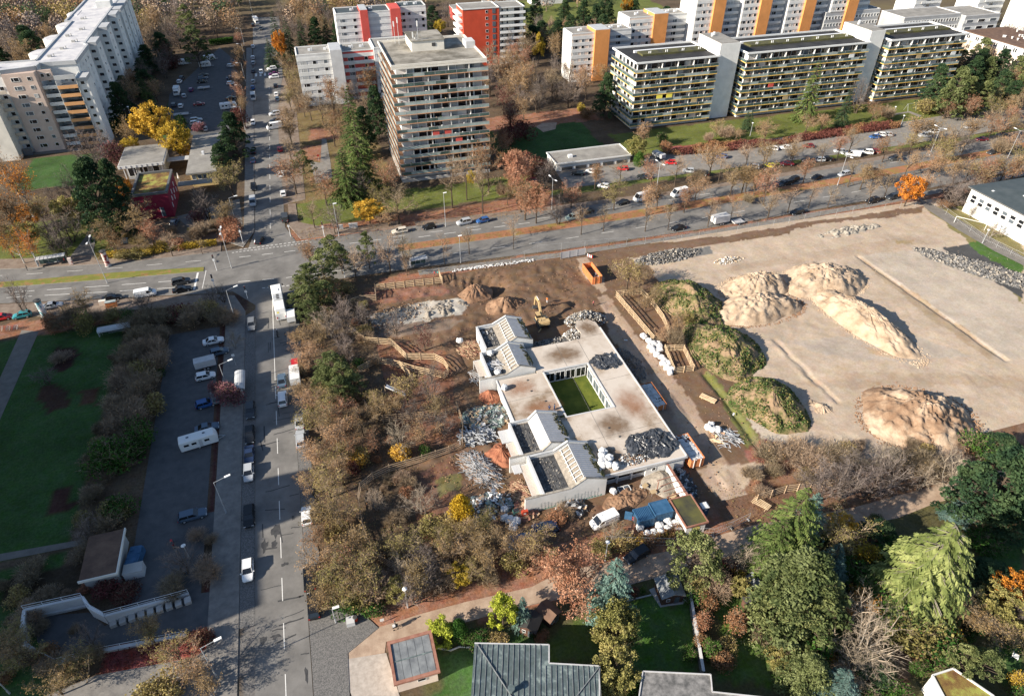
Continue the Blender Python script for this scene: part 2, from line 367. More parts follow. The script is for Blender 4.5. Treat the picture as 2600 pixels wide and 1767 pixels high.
paints = [
 # west park
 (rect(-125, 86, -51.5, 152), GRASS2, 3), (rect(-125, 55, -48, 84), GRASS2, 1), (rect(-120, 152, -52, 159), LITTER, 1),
 (PP(('E', 380, 800), ('E', 520, 800), ('E', 500, 900), ('E', 420, 960), ('E', 320, 960), ('E', 380, 900)), (.06, .025, .022), 1),
 (PP(('E', 250, 1050), ('E', 470, 1050), ('E', 490, 1180), ('E', 320, 1230), ('E', 240, 1150)), (.07, .035, .022), 1),
 (PP(('E', 550, 1080), ('E', 670, 1080), ('E', 630, 1190), ('E', 550, 1180)), (.10, .045, .025), 1),
 (PP(('I', 370, 200), ('I', 480, 180), ('I', 450, 280), ('I', 520, 290), ('I', 480, 350), ('I', 300, 370), ('I', 330, 260)), (.07, .03, .022), 1),
 (PP(('I', 100, 740), ('I', 300, 700), ('I', 280, 800), ('I', 130, 860), ('I', 60, 820)), (.08, .05, .022), 1),
 (rect(-51.5, 70, -41, 156), WOODF, 1), (rect(-51.5, 147, -24.2, 157), (.07, .04, .03), 1),
 (rect(-29.7, 68, -28.3, 150), (.075, .025, .022), 3),
 (PP(('I', 650, 1440), ('I', 700, 1280), ('I', 1430, 1130), ('I', 1460, 1200), ('I', 1300, 1320)), (.28, .05, .035), 1),
 (rect(-60, 76, -29, 81.5), (.055, .04, .025), 1),
 # north west
 (rect(-110, 186, -60, 215), GRASS, 1), (rect(-110, 215, -62, 240), WOODF, 1),
 (rect(-98, 240, -68, 268), GRASS2, 1), (rect(-60, 186.5, -24, 205), (.17, .12, .08), 1), (rect(-75, 240, -55, 400), WOODF, 1),
 (rect(-58, 275, -54.5, 320), GRASS2, 1),
 # north middle, round the tower
 (rect(-9, 190, 68, 205), GRASS, 1), (rect(-9, 186, 10, 200), GRASS, 1),
 (rect(-12, 205, 22, 290), (.17, .12, .045), 1), (PP(('B', 320, 980), ('B', 460, 960), ('B', 470, 1080), ('B', 330, 1060)), LITTER, 1),
 (rect(-12, 176, 70, 188), LITTER, 1), (PP(('B', 360, 860), ('B', 560, 850), ('B', 560, 930), ('B', 360, 940)), LITTER, 1),
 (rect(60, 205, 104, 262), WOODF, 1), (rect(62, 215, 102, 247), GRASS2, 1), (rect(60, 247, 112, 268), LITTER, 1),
 (rect(-10, 292, 120, 420), WOODF, 1), (rect(120, 380, 230, 470), GRASS, 1), (rect(60, 262, 112, 292), WOODF, 1),
 (rect(108, 209, 290, 231), GRASS, 1), (PP(('C', 1000, 985), ('C', 1830, 920), ('D', 380, 900), ('D', 1020, 830), ('D', 1010, 860), ('D', 300, 960), ('C', 1500, 1000), ('C', 1100, 1040)), (.26, .06, .045), 1),
 (rect(68, 187, 290, 190.5), (.13, .15, .03), 1), (rect(19, 165, 330, 171), LITTER, 1), (rect(19, 165, 60, 166.8), GRASS, 1),
 (rect(10, 150, 200, 153.5), LITTER, 1),
 # east hall
 (PP(('D', 1330, 1380), ('D', 1460, 1380), ('D', 1842, 1640), ('H', 1842, 150)), (.22, .20, .05), 1), (PP(('H', 1470, 100), ('H', 1560, 95), ('H', 1842, 250), ('H', 1842, 330), ('H', 1700, 270)), GRASS2, 1),
 # gardens along the south
 (rect(-12, 52, 60, 64), LITTER, 1), (rect(56, 50, 130, 66), (.17, .09, .05), 1), (rect(0, 20, 130, 52.5), (.10, .09, .035), 1),
 (rect(3.5, 41, 20, 49.5), GRASS2, 1), (PP(('K', 230, 1220), ('K', 520, 1010), ('K', 600, 1140), ('K', 600, 1350), ('K', 250, 1350)), (.085, .125, .022), 1),
 (PP(('K', 780, 930), ('K', 940, 910), ('K', 1000, 990), ('K', 1170, 940), ('K', 1230, 1220), ('K', 1270, 1420), ('K', 780, 1440)), (.06, .13, .018), 1),
 (PP(('K', 1340, 940), ('K', 1500, 850), ('K', 1600, 1040), ('K', 1700, 1120), ('K', 1740, 1300), ('K', 1700, 1500), ('K', 1400, 1480), ('K', 1390, 1200)), (.075, .135, .02), 1),
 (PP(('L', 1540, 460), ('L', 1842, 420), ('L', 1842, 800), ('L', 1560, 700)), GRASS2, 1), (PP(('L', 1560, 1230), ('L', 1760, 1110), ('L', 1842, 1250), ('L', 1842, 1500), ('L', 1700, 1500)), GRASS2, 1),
 (PP(('L', 1000, 1280), ('L', 1180, 1230), ('L', 1300, 1400), ('L', 1000, 1500)), (.20, .10, .055), 1),
 (PP(('J', 1000, 1579), ('J', 1230, 1520), ('J', 1420, 1579)), GRASS2, 1),
 (rect(-24, 48, -17, 66), (.15, .14, .13), 1),
]
me = gridmesh('ground', -140, 360, 15, 480, 1.0, paints, WOODF, hole=sitehole, z=0.0)
put('ground', me, kind='structure')
bg = MB()
for (a, b, c, d) in ((-2500, -1500, -140, 3000), (360, -1500, 2500, 3000), (-140, 480, 360, 3000), (-140, -1500, 360, 15)):
 bg.quad((a, b, 0), (c, b, 0), (c, d, 0), (a, d, 0))
mat('far_ground', (.09, .065, .04), (.14, .11, .05), .03, .95, coord='W')
bg.build('ground', 'far_ground', kind='structure')
# ---------------------------------------------------------------- the building site: relief, tracks, soil to gravel
sp = [
 (rect(60, 62, 190, 152), SAND, 1),
 (PP(('G', 0, 200), ('G', 640, 170), ('G', 920, 260), ('G', 960, 330), ('G', 1200, 620), ('G', 1650, 1150), ('G', 1842, 1350), ('G', 1842, 1579), ('G', 0, 1579)), SOIL, 1),
 (PP(('G', 0, 210), ('G', 700, 130), ('G', 1842, 10), ('G', 1842, 40), ('G', 1300, 130), ('G', 850, 200), ('G', 640, 220), ('G', 0, 260)), SOIL, 1),
 (PP(('F', 700, 420), ('F', 1240, 380), ('F', 1300, 440), ('F', 700, 520)), (.22, .10, .06), 1),
 (PP(('F', 820, 560), ('F', 1150, 500), ('F', 1410, 490), ('F', 1400, 580), ('F', 1050, 640), ('F', 700, 720), ('F', 740, 600)), (.42, .38, .32), 1),
 (PP(('F', 600, 650), ('F', 1400, 620), ('F', 1300, 700), ('F', 780, 740), ('F', 620, 720)), (.20, .14, .10), 1),
 (PP(('F', 500, 720), ('F', 1250, 820), ('F', 1300, 960), ('F', 1380, 1440), ('F', 500, 1579), ('F', 500, 900)), (.19, .085, .045), 1),
 (PP(('J', 700, 200), ('J', 1300, 0), ('J', 1400, 100), ('J', 1300, 480), ('J', 900, 620), ('J', 760, 480)), (.16, .075, .045), 1),
 (PP(('J', 1180, 140), ('J', 1380, 90), ('J', 1400, 200), ('J', 1250, 270)), (.15, .13, .045), 1),
 (PP(('G', 550, 480), ('G', 620, 450), ('G', 1200, 1160), ('G', 1450, 1579), ('G', 1150, 1579), ('G', 880, 1050), ('G', 700, 760)), (.36, .25, .17), 1),
 (PP(('K', 1240, 80), ('K', 1400, 20), ('K', 1640, 400), ('K', 1640, 470), ('K', 1300, 560), ('K', 1440, 300)), (.38, .275, .19), 1),
 (PP(('G', 415, 200), ('G', 500, 200), ('G', 660, 420), ('G', 590, 440)), (.36, .26, .18), 1),
 (PP(('G', 940, 230), ('G', 1230, 120), ('G', 1842, 50), ('G', 1842, 300), ('G', 1000, 290)), SAND, 1),
 (PP(('G', 1270, 970), ('G', 1330, 960), ('G', 1700, 1440), ('G', 1600, 1470), ('G', 1420, 1200)), (.17, .17, .045), 1),
 (PP(('G', 1570, 1270), ('G', 1842, 1240), ('G', 1842, 1440), ('G', 1700, 1430)), (.52, .43, .33), 1),
 (PP(('G', 860, 880), ('G', 960, 950), ('G', 1000, 1420), ('G', 1500, 1579), ('G', 1250, 1579)), SOIL, .3),
 # gravel field right of the trench
 (PP(('H', 730, 180), ('H', 1290, 130), ('H', 1842, 480), ('H', 1842, 860), ('H', 1700, 880), ('H', 1200, 500)), SAND2, 1),
 (PP(('H', 730, 180), ('H', 850, 260), ('H', 1200, 500), ('H', 1700, 870), ('H', 1620, 880), ('H', 1150, 560), ('H', 880, 330)), (.36, .26, .165), 1),
 (PP(('G', 640, 150), ('G', 1300, 78), ('D', 60, 1545), ('D', 800, 1432), ('D', 1180, 1385), ('D', 1160, 1430), ('D', 700, 1475), ('D', 60, 1579), ('G', 1300, 125), ('G', 850, 200)), (.17, .10, .06), 1),
 (PP(('G', 1170, 160), ('G', 1310, 125), ('G', 1350, 175), ('G', 1200, 195)), (.17, .165, .155), 1),
 (PP(('D', 1180, 1400), ('D', 1330, 1370), ('H', 1842, 100), ('H', 1842, 520), ('H', 1470, 105)), (.20, .17, .06), 1),
 (PP(('H', 1470, 110), ('H', 1560, 95), ('H', 1842, 250), ('H', 1842, 345), ('H', 1700, 275)), (.06, .13, .02), 1),
 (PP(('H', 1290, 135), ('H', 1470, 110), ('H', 1700, 275), ('H', 1842, 330), ('H', 1842, 480), ('H', 1400, 210)), (.07, .07, .07), 1),
 (PP(('H', 130, 700), ('H', 250, 760), ('H', 1000, 700), ('H', 1500, 860), ('H', 1100, 900), ('H', 500, 860)), (.39, .32, .25), 1),
 (PP(('H', 300, 1050), ('H', 800, 960), ('H', 1842, 1000), ('H', 1842, 1090), ('H', 1300, 1060), ('H', 700, 1080)), (.38, .28, .19), 1),
 (PP(('G', 1300, 300), ('H', 200, 200), ('H', 700, 120), ('H', 1100, 60), ('H', 1200, 110), ('H', 800, 180), ('H', 300, 250)), (.37, .27, .185), .7),
 (PP(('H', 0, 1500), ('H', 140, 1430), ('H', 430, 1450), ('H', 420, 1579), ('H', 0, 1579)), (.28, .09, .055), 1),
 (PP(('H', 1160, 1480), ('H', 1842, 1320), ('H', 1842, 1579), ('H', 1100, 1579)), (.14, .16, .045), 1),
 (PP(('H', 980, 95), ('H', 1120, 85), ('H', 1110, 115), ('H', 1000, 115)), (.34, .24, .12), 1),
 (PP(('H', 740, 790), ('H', 960, 830), ('H', 980, 880), ('H', 800, 840)), (.38, .27, .17), 1),
 (PP(('H', 790, 1010), ('H', 880, 1010), ('H', 870, 1040), ('H', 800, 1040)), (.34, .23, .14), 1),
 (PP(('H', 540, 950), ('H', 720, 900), ('H', 700, 1000), ('H', 450, 1050)), (.42, .31, .21), 1),
 (PP(('H', 940, 960), ('H', 1020, 990), ('H', 960, 1010)), (.36, .26, .17), 1),
 (PP(('K', 1500, 180), ('L', 200, 20), ('L', 1200, 0), ('L', 1400, 150), ('L', 400, 330), ('K', 1640, 300)), (.22, .11, .06), 1),
]
def relief(X, Y):
 z = (fbm(X, Y, 9, 4) - .5) * (.9 - .55 * (X > 62)) + (fbm(X, Y, 1.8, 11, 3) - .5) * (.20 + .55 * (X < 62))
 inner = np.clip(np.minimum.reduce([X - 6, 186 - X, Y - 63.5, 149.5 - Y]) / 3, 0, 1)
 z = z * (.25 + .75 * (X < 62))
 # wheel tracks on the gravel
 u_ = X * np.cos(3 * fbm(X, Y, 60, 2)) + Y * np.sin(3 * fbm(X, Y, 60, 2)); tr = np.sin(u_ * 2.6) * np.clip((fbm(X, Y, 11, 21) - .5) * 8, 0, 1)
 z = z + tr * .035 * (X > 80) + (X > 62) * (fbm(X, Y, 3.5, 61, 4) - .5) * .20
 # caterpillar arcs round the northern dig
 cx, cy = W('F', 1640, 440); R = np.hypot(X - cx, Y - cy); A = np.arctan2(Y - cy, X - cx)
 arc = (R > 6) & (R < 17) & (A > -.2) & (A < 2.6)
 z = z + arc * np.sin(A * R * 2.4 / (1 + .04 * R)) * .17
 # trench along the gravel field
 (x0, y0), (x1, y1) = W('H', 760, 215), W('H', 1690, 870)
 ux, uy = x1 - x0, y1 - y0; L = math.hypot(ux, uy); ux /= L; uy /= L
 s = (X - x0) * ux + (Y - y0) * uy; d = -(X - x0) * uy + (Y - y0) * ux + (fbm(X, Y, 6, 31) - .5) * 1.6
 on = (s > -2) & (s < L + 1)
 z = z - on * np.exp(-(d / .5) ** 2) * .42 + on * np.exp(-((d - 1.4) / .8) ** 2) * .02 * np.clip((fbm(X, Y, 3, 71) - .4) * 5, 0, 1)
 # banks where the turf stops
 (x0, y0), (x1, y1) = W('G', 1300, 960), W('G', 1720, 1520)
 ux, uy = x1 - x0, y1 - y0; L = math.hypot(ux, uy); ux /= L; uy /= L
 s = (X - x0) * ux + (Y - y0) * uy; d = -(X - x0) * uy + (Y - y0) * ux + (fbm(X, Y, 4, 33) - .5) * 1.2
 on = (s > 0) & (s < L)
 z = z - on * np.exp(-((d + 1.0) / .6) ** 2) * .5
 (x0, y0), (x1, y1) = W('H', 130, 760), W('H', 540, 1190)
 ux, uy = x1 - x0, y1 - y0; L = math.hypot(ux, uy); ux /= L; uy /= L
 s = (X - x0) * ux + (Y - y0) * uy; d = -(X - x0) * uy + (Y - y0) * ux + (fbm(X, Y, 4, 35) - .5) * 1.4
 on = (s > 0) & (s < L)
 z = z + on * (np.exp(-((d - .8) / .7) ** 2) * .18 * (fbm(X, Y, 4, 72) > .4) - np.exp(-((d - 2.0) / .5) ** 2) * .3)
 # pits of the tree-protection enclosures and dug hollow
 hx, hy = W('F', 1560, 390); z = z - 2.6 * np.exp(-(((X - hx) / 4.5) ** 2 + ((Y - hy) / 4.0) ** 2))
 z = z * inner + .25 * inner + .03
 (x0, y0), (x1, y1) = W('D', 1180, 1395), W('H', 1842, 330)
 z = np.where(((X - x0) * (y1 - y0) - (Y - y0) * (x1 - x0) < 0) & (X > 150), .28 * inner, z)
 flat = ((X > 22) & (X < 59.5) & (Y > 68) & (Y < 122)) | ((X > 36) & (X < 60) & (Y > 56) & (Y < 70))
 return np.where(flat, np.minimum(z, .25 * inner) * .25, z)
me = gridmesh('building_site_ground', SITE[0], SITE[2], SITE[1], SITE[3], .5, sp, SOIL, hfun=relief, z=0.0, jit=1.6)
me.materials[0] = M['site_soil']
put('building_site_ground', me, kind='structure', loc=(0, 0, .04))
# ---------------------------------------------------------------- roads, pavements, paths
def strip(xs, a, b): return [(x, y) for x, y in zip(xs, a)] + [(x, y) for x, y in zip(xs[::-1], b[::-1])]
def sheetobj(name, polys, m, z, kind='structure', parent=None):
 b = MB()
 for p in polys: b.sheet(p, z)
 return b.build(name, m, parent, kind=kind)
def slabobj(name, polys, m, z1=.12, parent=None):
 b = MB()
 for p in polys: b.prism(p, 0.0, z1, 1, 0)
 return b.build(name, [m, 'kerb'], parent, kind='structure')
XS = [-140, -110, -84, -57, -31, -14, 20, 62, 108, 164, 232, 330, 420]
SS = [178, 173, 169.3, 163.7, 158.5, 156.5, 156.0, 153.8, 153.2, 155.0, 159.8, 169, 180]   # south edge
MS = [189, 182.5, 177, 173.2, 170.0, 167.5, 165.8, 164.9, 165.7, 167.6, 172.0, 181, 192]   # median south edge
MN = [193, 186, 179.8, 176.5, 172.0, 170.6, 169.4, 168.9, 170.4, 172.0, 176.5, 186, 197]
NN = [200, 193, 186.5, 181.5, 180.2, 180.0, 179.8, 177.5, 176.5, 179.0, 183.5, 193, 204]
ms = sheetobj('main_road', [strip(XS, SS, NN)], 'asphalt', .05)
st = sheetobj('side_street', [[(-21.7, -40), (-14.0, -40), (-14.0, 150), (-9, 156.5), (-9, 160), (-30, 162), (-26.5, 157), (-21.7, 150)],
                              [(-24, 178), (-10, 178), (-13.3, 190), (-13.3, 290), (-9.5, 345), (-8, 470), (-23.5, 470), (-22.3, 290), (-21.8, 190)]], 'asphalt', .06)
def band(x0, x1, lo, hi, ins=0.0):
 ks = [x0] + [x for x in XS if x0 < x < x1] + [x1]
 return [(x, float(np.interp(x, XS, lo)) + ins) for x in ks] + [(x, float(np.interp(x, XS, hi)) - ins) for x in ks[::-1]]
mat('median_turf', (.15, .15, .03), (.30, .15, .07), .5, .95, .04, 5, coord='W', c3=(.17, .18, .035))
mat('median_litter', (.36, .16, .085), (.24, .19, .05), .3, .95, .05, 5, coord='W', c3=(.30, .14, .07))
b = MB(); b.prism(band(-120, -35, MS, MN), 0, .15, 1, 0); b.build('median_strip', ['median_turf', 'kerb'], kind='structure')
b = MB(); b.prism(band(17, 420, MS, MN), 0, .15, 1, 0); b.build('median_strip', ['median_litter', 'kerb'], kind='structure')
# pavements
slabobj('pavement', [[(-28.5, -40), (-24.05, -40), (-24.05, 148), (-26.8, 156), (-31, 157.6), (-31, 149.5), (-28.5, 146)]], 'pavement')
slabobj('pavement', [[(-31.0, 157.8), (-57, 163.2), (-84, 168.8), (-110, 172.6), (-110, 166), (-84, 162.5), (-57, 157.5), (-31, 153.5)]], 'pavement_brown')
slabobj('pavement', [strip(XS[:5], [y + .05 for y in NN[:5]], [y + 5.5 for y in NN[:5]])], 'pavement_brown')
slabobj('pavement', [[(-25, 181), (-22.0, 190), (-22.4, 290), (-23.6, 400), (-26.4, 400), (-25.5, 290), (-25.0, 192), (-31, 187)]], 'pavement')
slabobj('pavement', [[(-9.2, 181), (-12.0, 190), (-12.0, 205), (-9.6, 205), (-9.4, 192), (0, 184.6), (20, 184), (20, 180.0)]], 'pavement_brown')
slabobj('pavement', [[(-13.9, 40), (-13.9, 61.5), (-7.4, 61.5), (-4.0, 56.2), (-8.8, 53.6), (-9.6, 40)]], 'cobble')
slabobj('pavement', [strip(XS[6:], [y - 3.9 for y in SS[6:]], [y - 1.5 for y in SS[6:]])], 'pavement', .06)
sheetobj('parking_bays', [[(-24.0, 62), (-21.75, 62), (-21.75, 148), (-24.0, 146)]], 'cobble', .055)
sheetobj('parking_bays', [[(-13.95, 60), (-11.6, 60), (-11.6, 150), (-13.95, 150)]], 'cobble', .045)
sheetobj('parking_bays', [[(-13.3, 205), (-6.5, 207), (-5.5, 292), (-9.2, 345), (-13.25, 300)]], 'pavement_brown', .05)
sheetobj('parking_bays', [band(24, 300, NN, [y + 2.6 for y in NN])], 'pavement_brown', .045)
sheetobj('car_park', [[(-41, 66), (-29.8, 66), (-29.8, 80), (-24.0, 80), (-24, 86), (-29.8, 86), (-29.8, 143), (-41, 143)]], 'asphalt_lot', .05)
sheetobj('car_park', [[(-55, 283), (-30, 266), (-30, 372), (-40, 405), (-58, 330)]], 'asphalt_lot', .05)
sheetobj('car_park', [[(76, 191), (104.8, 190), (170, 189), (240, 190.5), (300, 197), (300, 217), (236, 210), (170, 209), (118, 209), (108, 204), (77, 203.5)]], 'asphalt_pale', .05)
sheetobj('footpath', [PP(('J', 560, 1190), ('J', 900, 1095), ('J', 1100, 1030), ('J', 1400, 950), ('J', 1842, 850), ('K', 300, 760), ('K', 600, 690), ('K', 740, 670), ('K', 1100, 600), ('K', 1300, 530), ('K', 1600, 440), ('L', 300, 395), ('L', 700, 320), ('L', 1150, 200), ('L', 1900, 20), ('L', 1900, 120), ('L', 1250, 290), ('L', 1000, 390), ('L', 720, 445), ('L', 480, 480), ('K', 1600, 600), ('K', 1400, 660), ('K', 1140, 740), ('K', 740, 850), ('K', 560, 880), ('K', 0, 1000), ('J', 1400, 1085), ('J', 1160, 1150), ('J', 870, 1215), ('J', 860, 1290), ('J', 570, 1340))], 'path_dirt', .05)
sheetobj('footpath', [PP(('E', 145, 680), ('E', 260, 690), ('E', 0, 1280), ('E', -160, 1500), ('E', -200, 1440))], 'path_grey', .05)
sheetobj('footpath', [PP(('I', -60, 640), ('I', 580, 528), ('I', 600, 560), ('I', -60, 690))], 'path_grey', .05)
sheetobj('footpath', [PP(('I', 300, 1579), ('I', 640, 1440), ('I', 1300, 1320), ('I', 1380, 1260), ('I', 1480, 1180), ('I', 1500, 1350), ('I', 1500, 1579))], 'pavement', .05)
sheetobj('footpath', [PP(('E', 430, 240), ('E', 620, 200), ('E', 640, 60), ('E', 660, -20), ('E', 600, -20), ('E', 570, 60))], 'path_grey', .05)
sheetobj('footpath', [PP(('A', 60, 1040), ('A', 180, 1015), ('A', 480, 1000), ('A', 520, 985), ('A', 540, 1010), ('A', 180, 1040), ('A', 60, 1065))], 'path_grey', .05)
sheetobj('footpath', [PP(('B', 440, 930), ('B', 470, 930), ('B', 500, 1100), ('B', 510, 1190), ('B', 400, 1230), ('B', 360, 1080), ('B', 430, 1090))], 'asphalt_pale', .05)
sheetobj('footpath', [PP(('D', 1130, 1330), ('D', 1240, 1380), ('H', 1842, 200), ('H', 1842, 260), ('H', 1640, 160), ('H', 1400, 20), ('D', 1180, 1400))], 'path_grey', .40)
sheetobj('footpath', [PP(('D', 900, 770), ('D', 1080, 745), ('D', 1160, 775), ('D', 1140, 785), ('D', 1070, 755), ('D', 910, 785))], 'asphalt_pale', .05)
sheetobj('paved_forecourt', [PP(('J', 560, 1340), ('J', 870, 1290), ('J', 960, 1579), ('J', 640, 1579))], 'pavers', .06)
sheetobj('paved_forecourt', [PP(('I', 230, 1050), ('I', 600, 1020), ('I', 700, 1110), ('I', 1280, 900), ('I', 1500, 870), ('I', 1500, 1100), ('I', 1250, 1150), ('I', 370, 1310), ('I', 250, 1220))], 'asphalt_lot', .055)
sheetobj('playground_sand', [PP(('C', 160, 850), ('C', 200, 825), ('C', 300, 820), ('C', 290, 865), ('C', 210, 885))], 'path_dirt', .05)
sheetobj('paved_forecourt', [PP(('A', 1180, 1450), ('A', 1600, 1330), ('A', 1620, 1500), ('A', 1300, 1560))], 'path_grey', .05)
# tar repairs on the street: flat seams, parts of it
pb = MB()
for k in range(46):
 y = rnd.uniform(52, 150); x = rnd.uniform(-21, -14.6); a = rnd.choice([0, 0, 0, 1.57]) + rnd.uniform(-.15, .15); L = rnd.uniform(1.5, 5)
 p = (x, y); w = rnd.uniform(.06, .16)
 for s in range(5):
  q = (p[0] + math.cos(a) * L / 5, p[1] + math.sin(a) * L / 5 + rnd.uniform(-.12, .12))
  if -21.6 < q[0] < -14.1:
   nx, ny = -math.sin(a) * w, math.cos(a) * w
   pb.quad((p[0] - nx, p[1] - ny, .066), (q[0] - nx, q[1] - ny, .066), (q[0] + nx, q[1] + ny, .066), (p[0] + nx, p[1] + ny, .066))
  p = q
for (r, x, y, w, h) in (('J', 130, 480, 2.0, 3.0), ('J', 250, 390, .8, 1.0), ('J', 60, 580, 1.2, 3), ('J', 130, 1180, 1.8, 1.0), ('J', 50, 1210, 1, 2), ('I', 1830, 560, 1.2, 1.5), ('J', 190, 700, 1.2, .9), ('J', 340, 1440, .6, 3)):
 cx, cy = W(r, x, y); poly = []
 for k in range(12):
  t = k / 12 * 6.283; rr = rnd.uniform(.35, 1); poly.append((cx + math.cos(t) * w * rr * .6, cy + math.sin(t) * h * rr * .6))
 pb.sheet(poly, .070)
pb.build('tar_repair', 'asphalt_patch', st, kind='stuff')
# lane markings, every dash a part of its road
dash = MB().box(-.5, -.5, 0, .5, .5, 1).mesh('lane_marking', 'white_line')
def mark(road, x, y, L, w, a, z=.062): put('lane_marking', dash, road, (x, y, z), a, (L, w, .006))
def dashes(road, lo, hi, t, x0, x1, L, gap, w=.16):
 x = x0
 while x < x1:
  ya = np.interp(x, XS, lo) * (1 - t) + np.interp(x, XS, hi) * t; yb = np.interp(x + L, XS, lo) * (1 - t) + np.interp(x + L, XS, hi) * t
  mark(road, x + L / 2, (ya + yb) / 2, math.hypot(L, yb - ya), w, math.atan2(yb - ya, L)); x += L + gap
dashes(ms, SS, MS, .34, -100, -38, 6, 3); dashes(ms, SS, MS, .66, -100, -38, 6, 3)
dashes(ms, MN, NN, .5, -100, -30, 4, 6, .12); dashes(ms, SS, MS, .5, 20, 250, 4, 7, .13)
dashes(ms, MN, NN, .5, 16, 250, 4, 7, .13); dashes(ms, MN, NN, .3, 16, 60, 3.5, 4, .16)
dashes(ms, SS, MS, .4, -26, 10, 3, 3, .16); dashes(ms, MN, NN, .45, -26, 12, 3, 3, .16); dashes(ms, SS, NN, .99, -26, -8, .7, .5, .25)
dashes(ms, SS, NN, .93, -28, -6, .6, .4, .2); dashes(ms, SS, MS, .03, -20, -8, .7, .5, .25)
mark(ms, -36.6, 166.0, .5, 8.5, -.05); mark(ms, -34.6, 166.0, .15, 9.5, -.05)
y = 51
while y < 150: mark(st, -17.6 + (.02 * (y < 60)), y, .13, 4.2 if y < 118 else 7.9, 0, .068); y += 8
for y in (139, 147): mark(st, -17.6, y, .14, 7.5, 0, .067)
y = 192
while y < 330: mark(st, -17.5 + .012 * (y - 192), y, .13, 4, 0, .068); y += 9
for k in range(6): mark(st, -21.5 + k * 2.0, 349, .9, 5, 0, .068)
# ================================================================= vegetation
# every tree mesh is 1 tall and about 1 wide and is scaled to its height and spread
def rv(r): return Vector((r.gauss(0, 1), r.gauss(0, 1), r.gauss(0, 1)))
def card(b, p, s, r, mi, stretch=1.0, up=None):
 u = rv(r).normalized() if up is None else up; w = u.orthogonal().normalized(); w.rotate(Matrix.Rotation(r.uniform(0, 6.28), 3, u))
 u = u * s * stretch; w = w * s
 b.quad(tuple(p - u - w), tuple(p + u - w * .6), tuple(p + u * .9 + w), tuple(p - u * .8 + w * .8), mi)
def twig(b, p, q, w, r, mi):
 d = (q - p); n = d.cross(rv(r))
 if n.length < 1e-6: return
 n.normalize(); n *= w
 b.tri(tuple(p - n), tuple(p + n), tuple(q), mi)
def bare_tree(seed, leaves=0, twigs=5, multi=False, spread=1.0, tl=.13, low=.28):
 r = random.Random(seed); T = MB(); Cn = MB(); tips = []
 th = low
 stems = [(0, 0)] if not multi else [(r.uniform(-.05, .05), r.uniform(-.05, .05)) for _ in range(3)]
 for sx, sy in stems:
  top = Vector((sx * 2, sy * 2, th))
  T.tube((sx, sy, -.03), top, .022, .016, 6)
  nl = 8 if not multi else 4
  lead = top
  for k in range(nl):
   z = th + (.42 * k / nl); base = Vector((top.x, top.y, z)) + Vector((r.uniform(-.01, .01), r.uniform(-.01, .01), 0))
   T.tube(lead, base, .016 * (1 - k / nl * .6), .015 * (1 - (k + 1) / nl * .6), 5, cap=False); lead = base
   a = r.uniform(0, 6.28); el = r.uniform(.45, 1.15) + .25 * k / nl
   L = r.uniform(.26, .42) * (1.05 - .35 * k / nl) * spread
   d = Vector((math.cos(a) * math.cos(el), math.sin(a) * math.cos(el), math.sin(el) * .9))
   p = base; rad = .011 * (1 - .4 * k / nl)
   for s in range(4):
    d = (d + rv(r) * .14 + Vector((0, 0, .06))).normalized(); q = p + d * L / 3
    T.tube(p, q, rad, rad * .68, 4, cap=False); rad *= .68
    for j in range(3 if s else 2):
     e = (d + rv(r) * .55).normalized(); m = p + (q - p) * r.random(); m2 = m + e * L * .42
     Cn.tube(m, m2, .0045, .002, 3, 0, cap=False)
     for i in range(3):
      f = (e + rv(r) * .6).normalized(); u = m + (m2 - m) * r.uniform(.3, 1); u2 = u + f * r.uniform(.07, tl)
      twig(Cn, u, u2, .0022, r, 0); tips.append(u2)
      for g in range(twigs):
       h_ = (f + rv(r) * .8).normalized(); w0 = u + (u2 - u) * r.uniform(.2, 1); w1 = w0 + h_ * r.uniform(.03, tl * .75)
       twig(Cn, w0, w1, .0016, r, 0); tips.append(w1)
    p = q
 for k in range(leaves):
  p = r.choice(tips) + rv(r) * .012
  card(Cn, p, r.uniform(.005, .0095), r, 1)
 return T, Cn
def leafy_tree(seed, n=6500, clumps=80, shape='round', size=.013, low=.26):
 r = random.Random(seed); T = MB(); Cn = MB()
 T.tube((0, 0, -.03), (0, 0, low + .1), .022, .014, 6)
 cs = []
 for k in range(clumps):
  while True:
   p = Vector((r.uniform(-1, 1), r.uniform(-1, 1), r.uniform(-1, 1)))
   if p.length < 1 and (p.length > .45 or r.random() < .25): break
  if shape == 'tall': rr = .5
  c = Vector((p.x * .43, p.y * .43, low + (1 - low) * .5 + p.z * (1 - low) * .46))
  if shape == 'cone':
   t = (c.z - low) / (1 - low); f = 1.15 - t; c.x *= f; c.y *= f
  cs.append((c, r.uniform(.05, .10)))
 for c, s in cs[::3]:
  st = Vector((0, 0, low + .02 + (c.z - low) * .35)); T.tube(st, c, .007, .003, 4, cap=False)
  for j in range(6): twig(Cn, c, c + rv(r) * .07, .003, r, 0)
 for k in range(n):
  c, s = cs[k % clumps]; d = rv(r).normalized(); p = c + d * s * (r.random() ** .5)
  card(Cn, p, r.uniform(.6, 1.2) * size, r, 1)
 return T, Cn
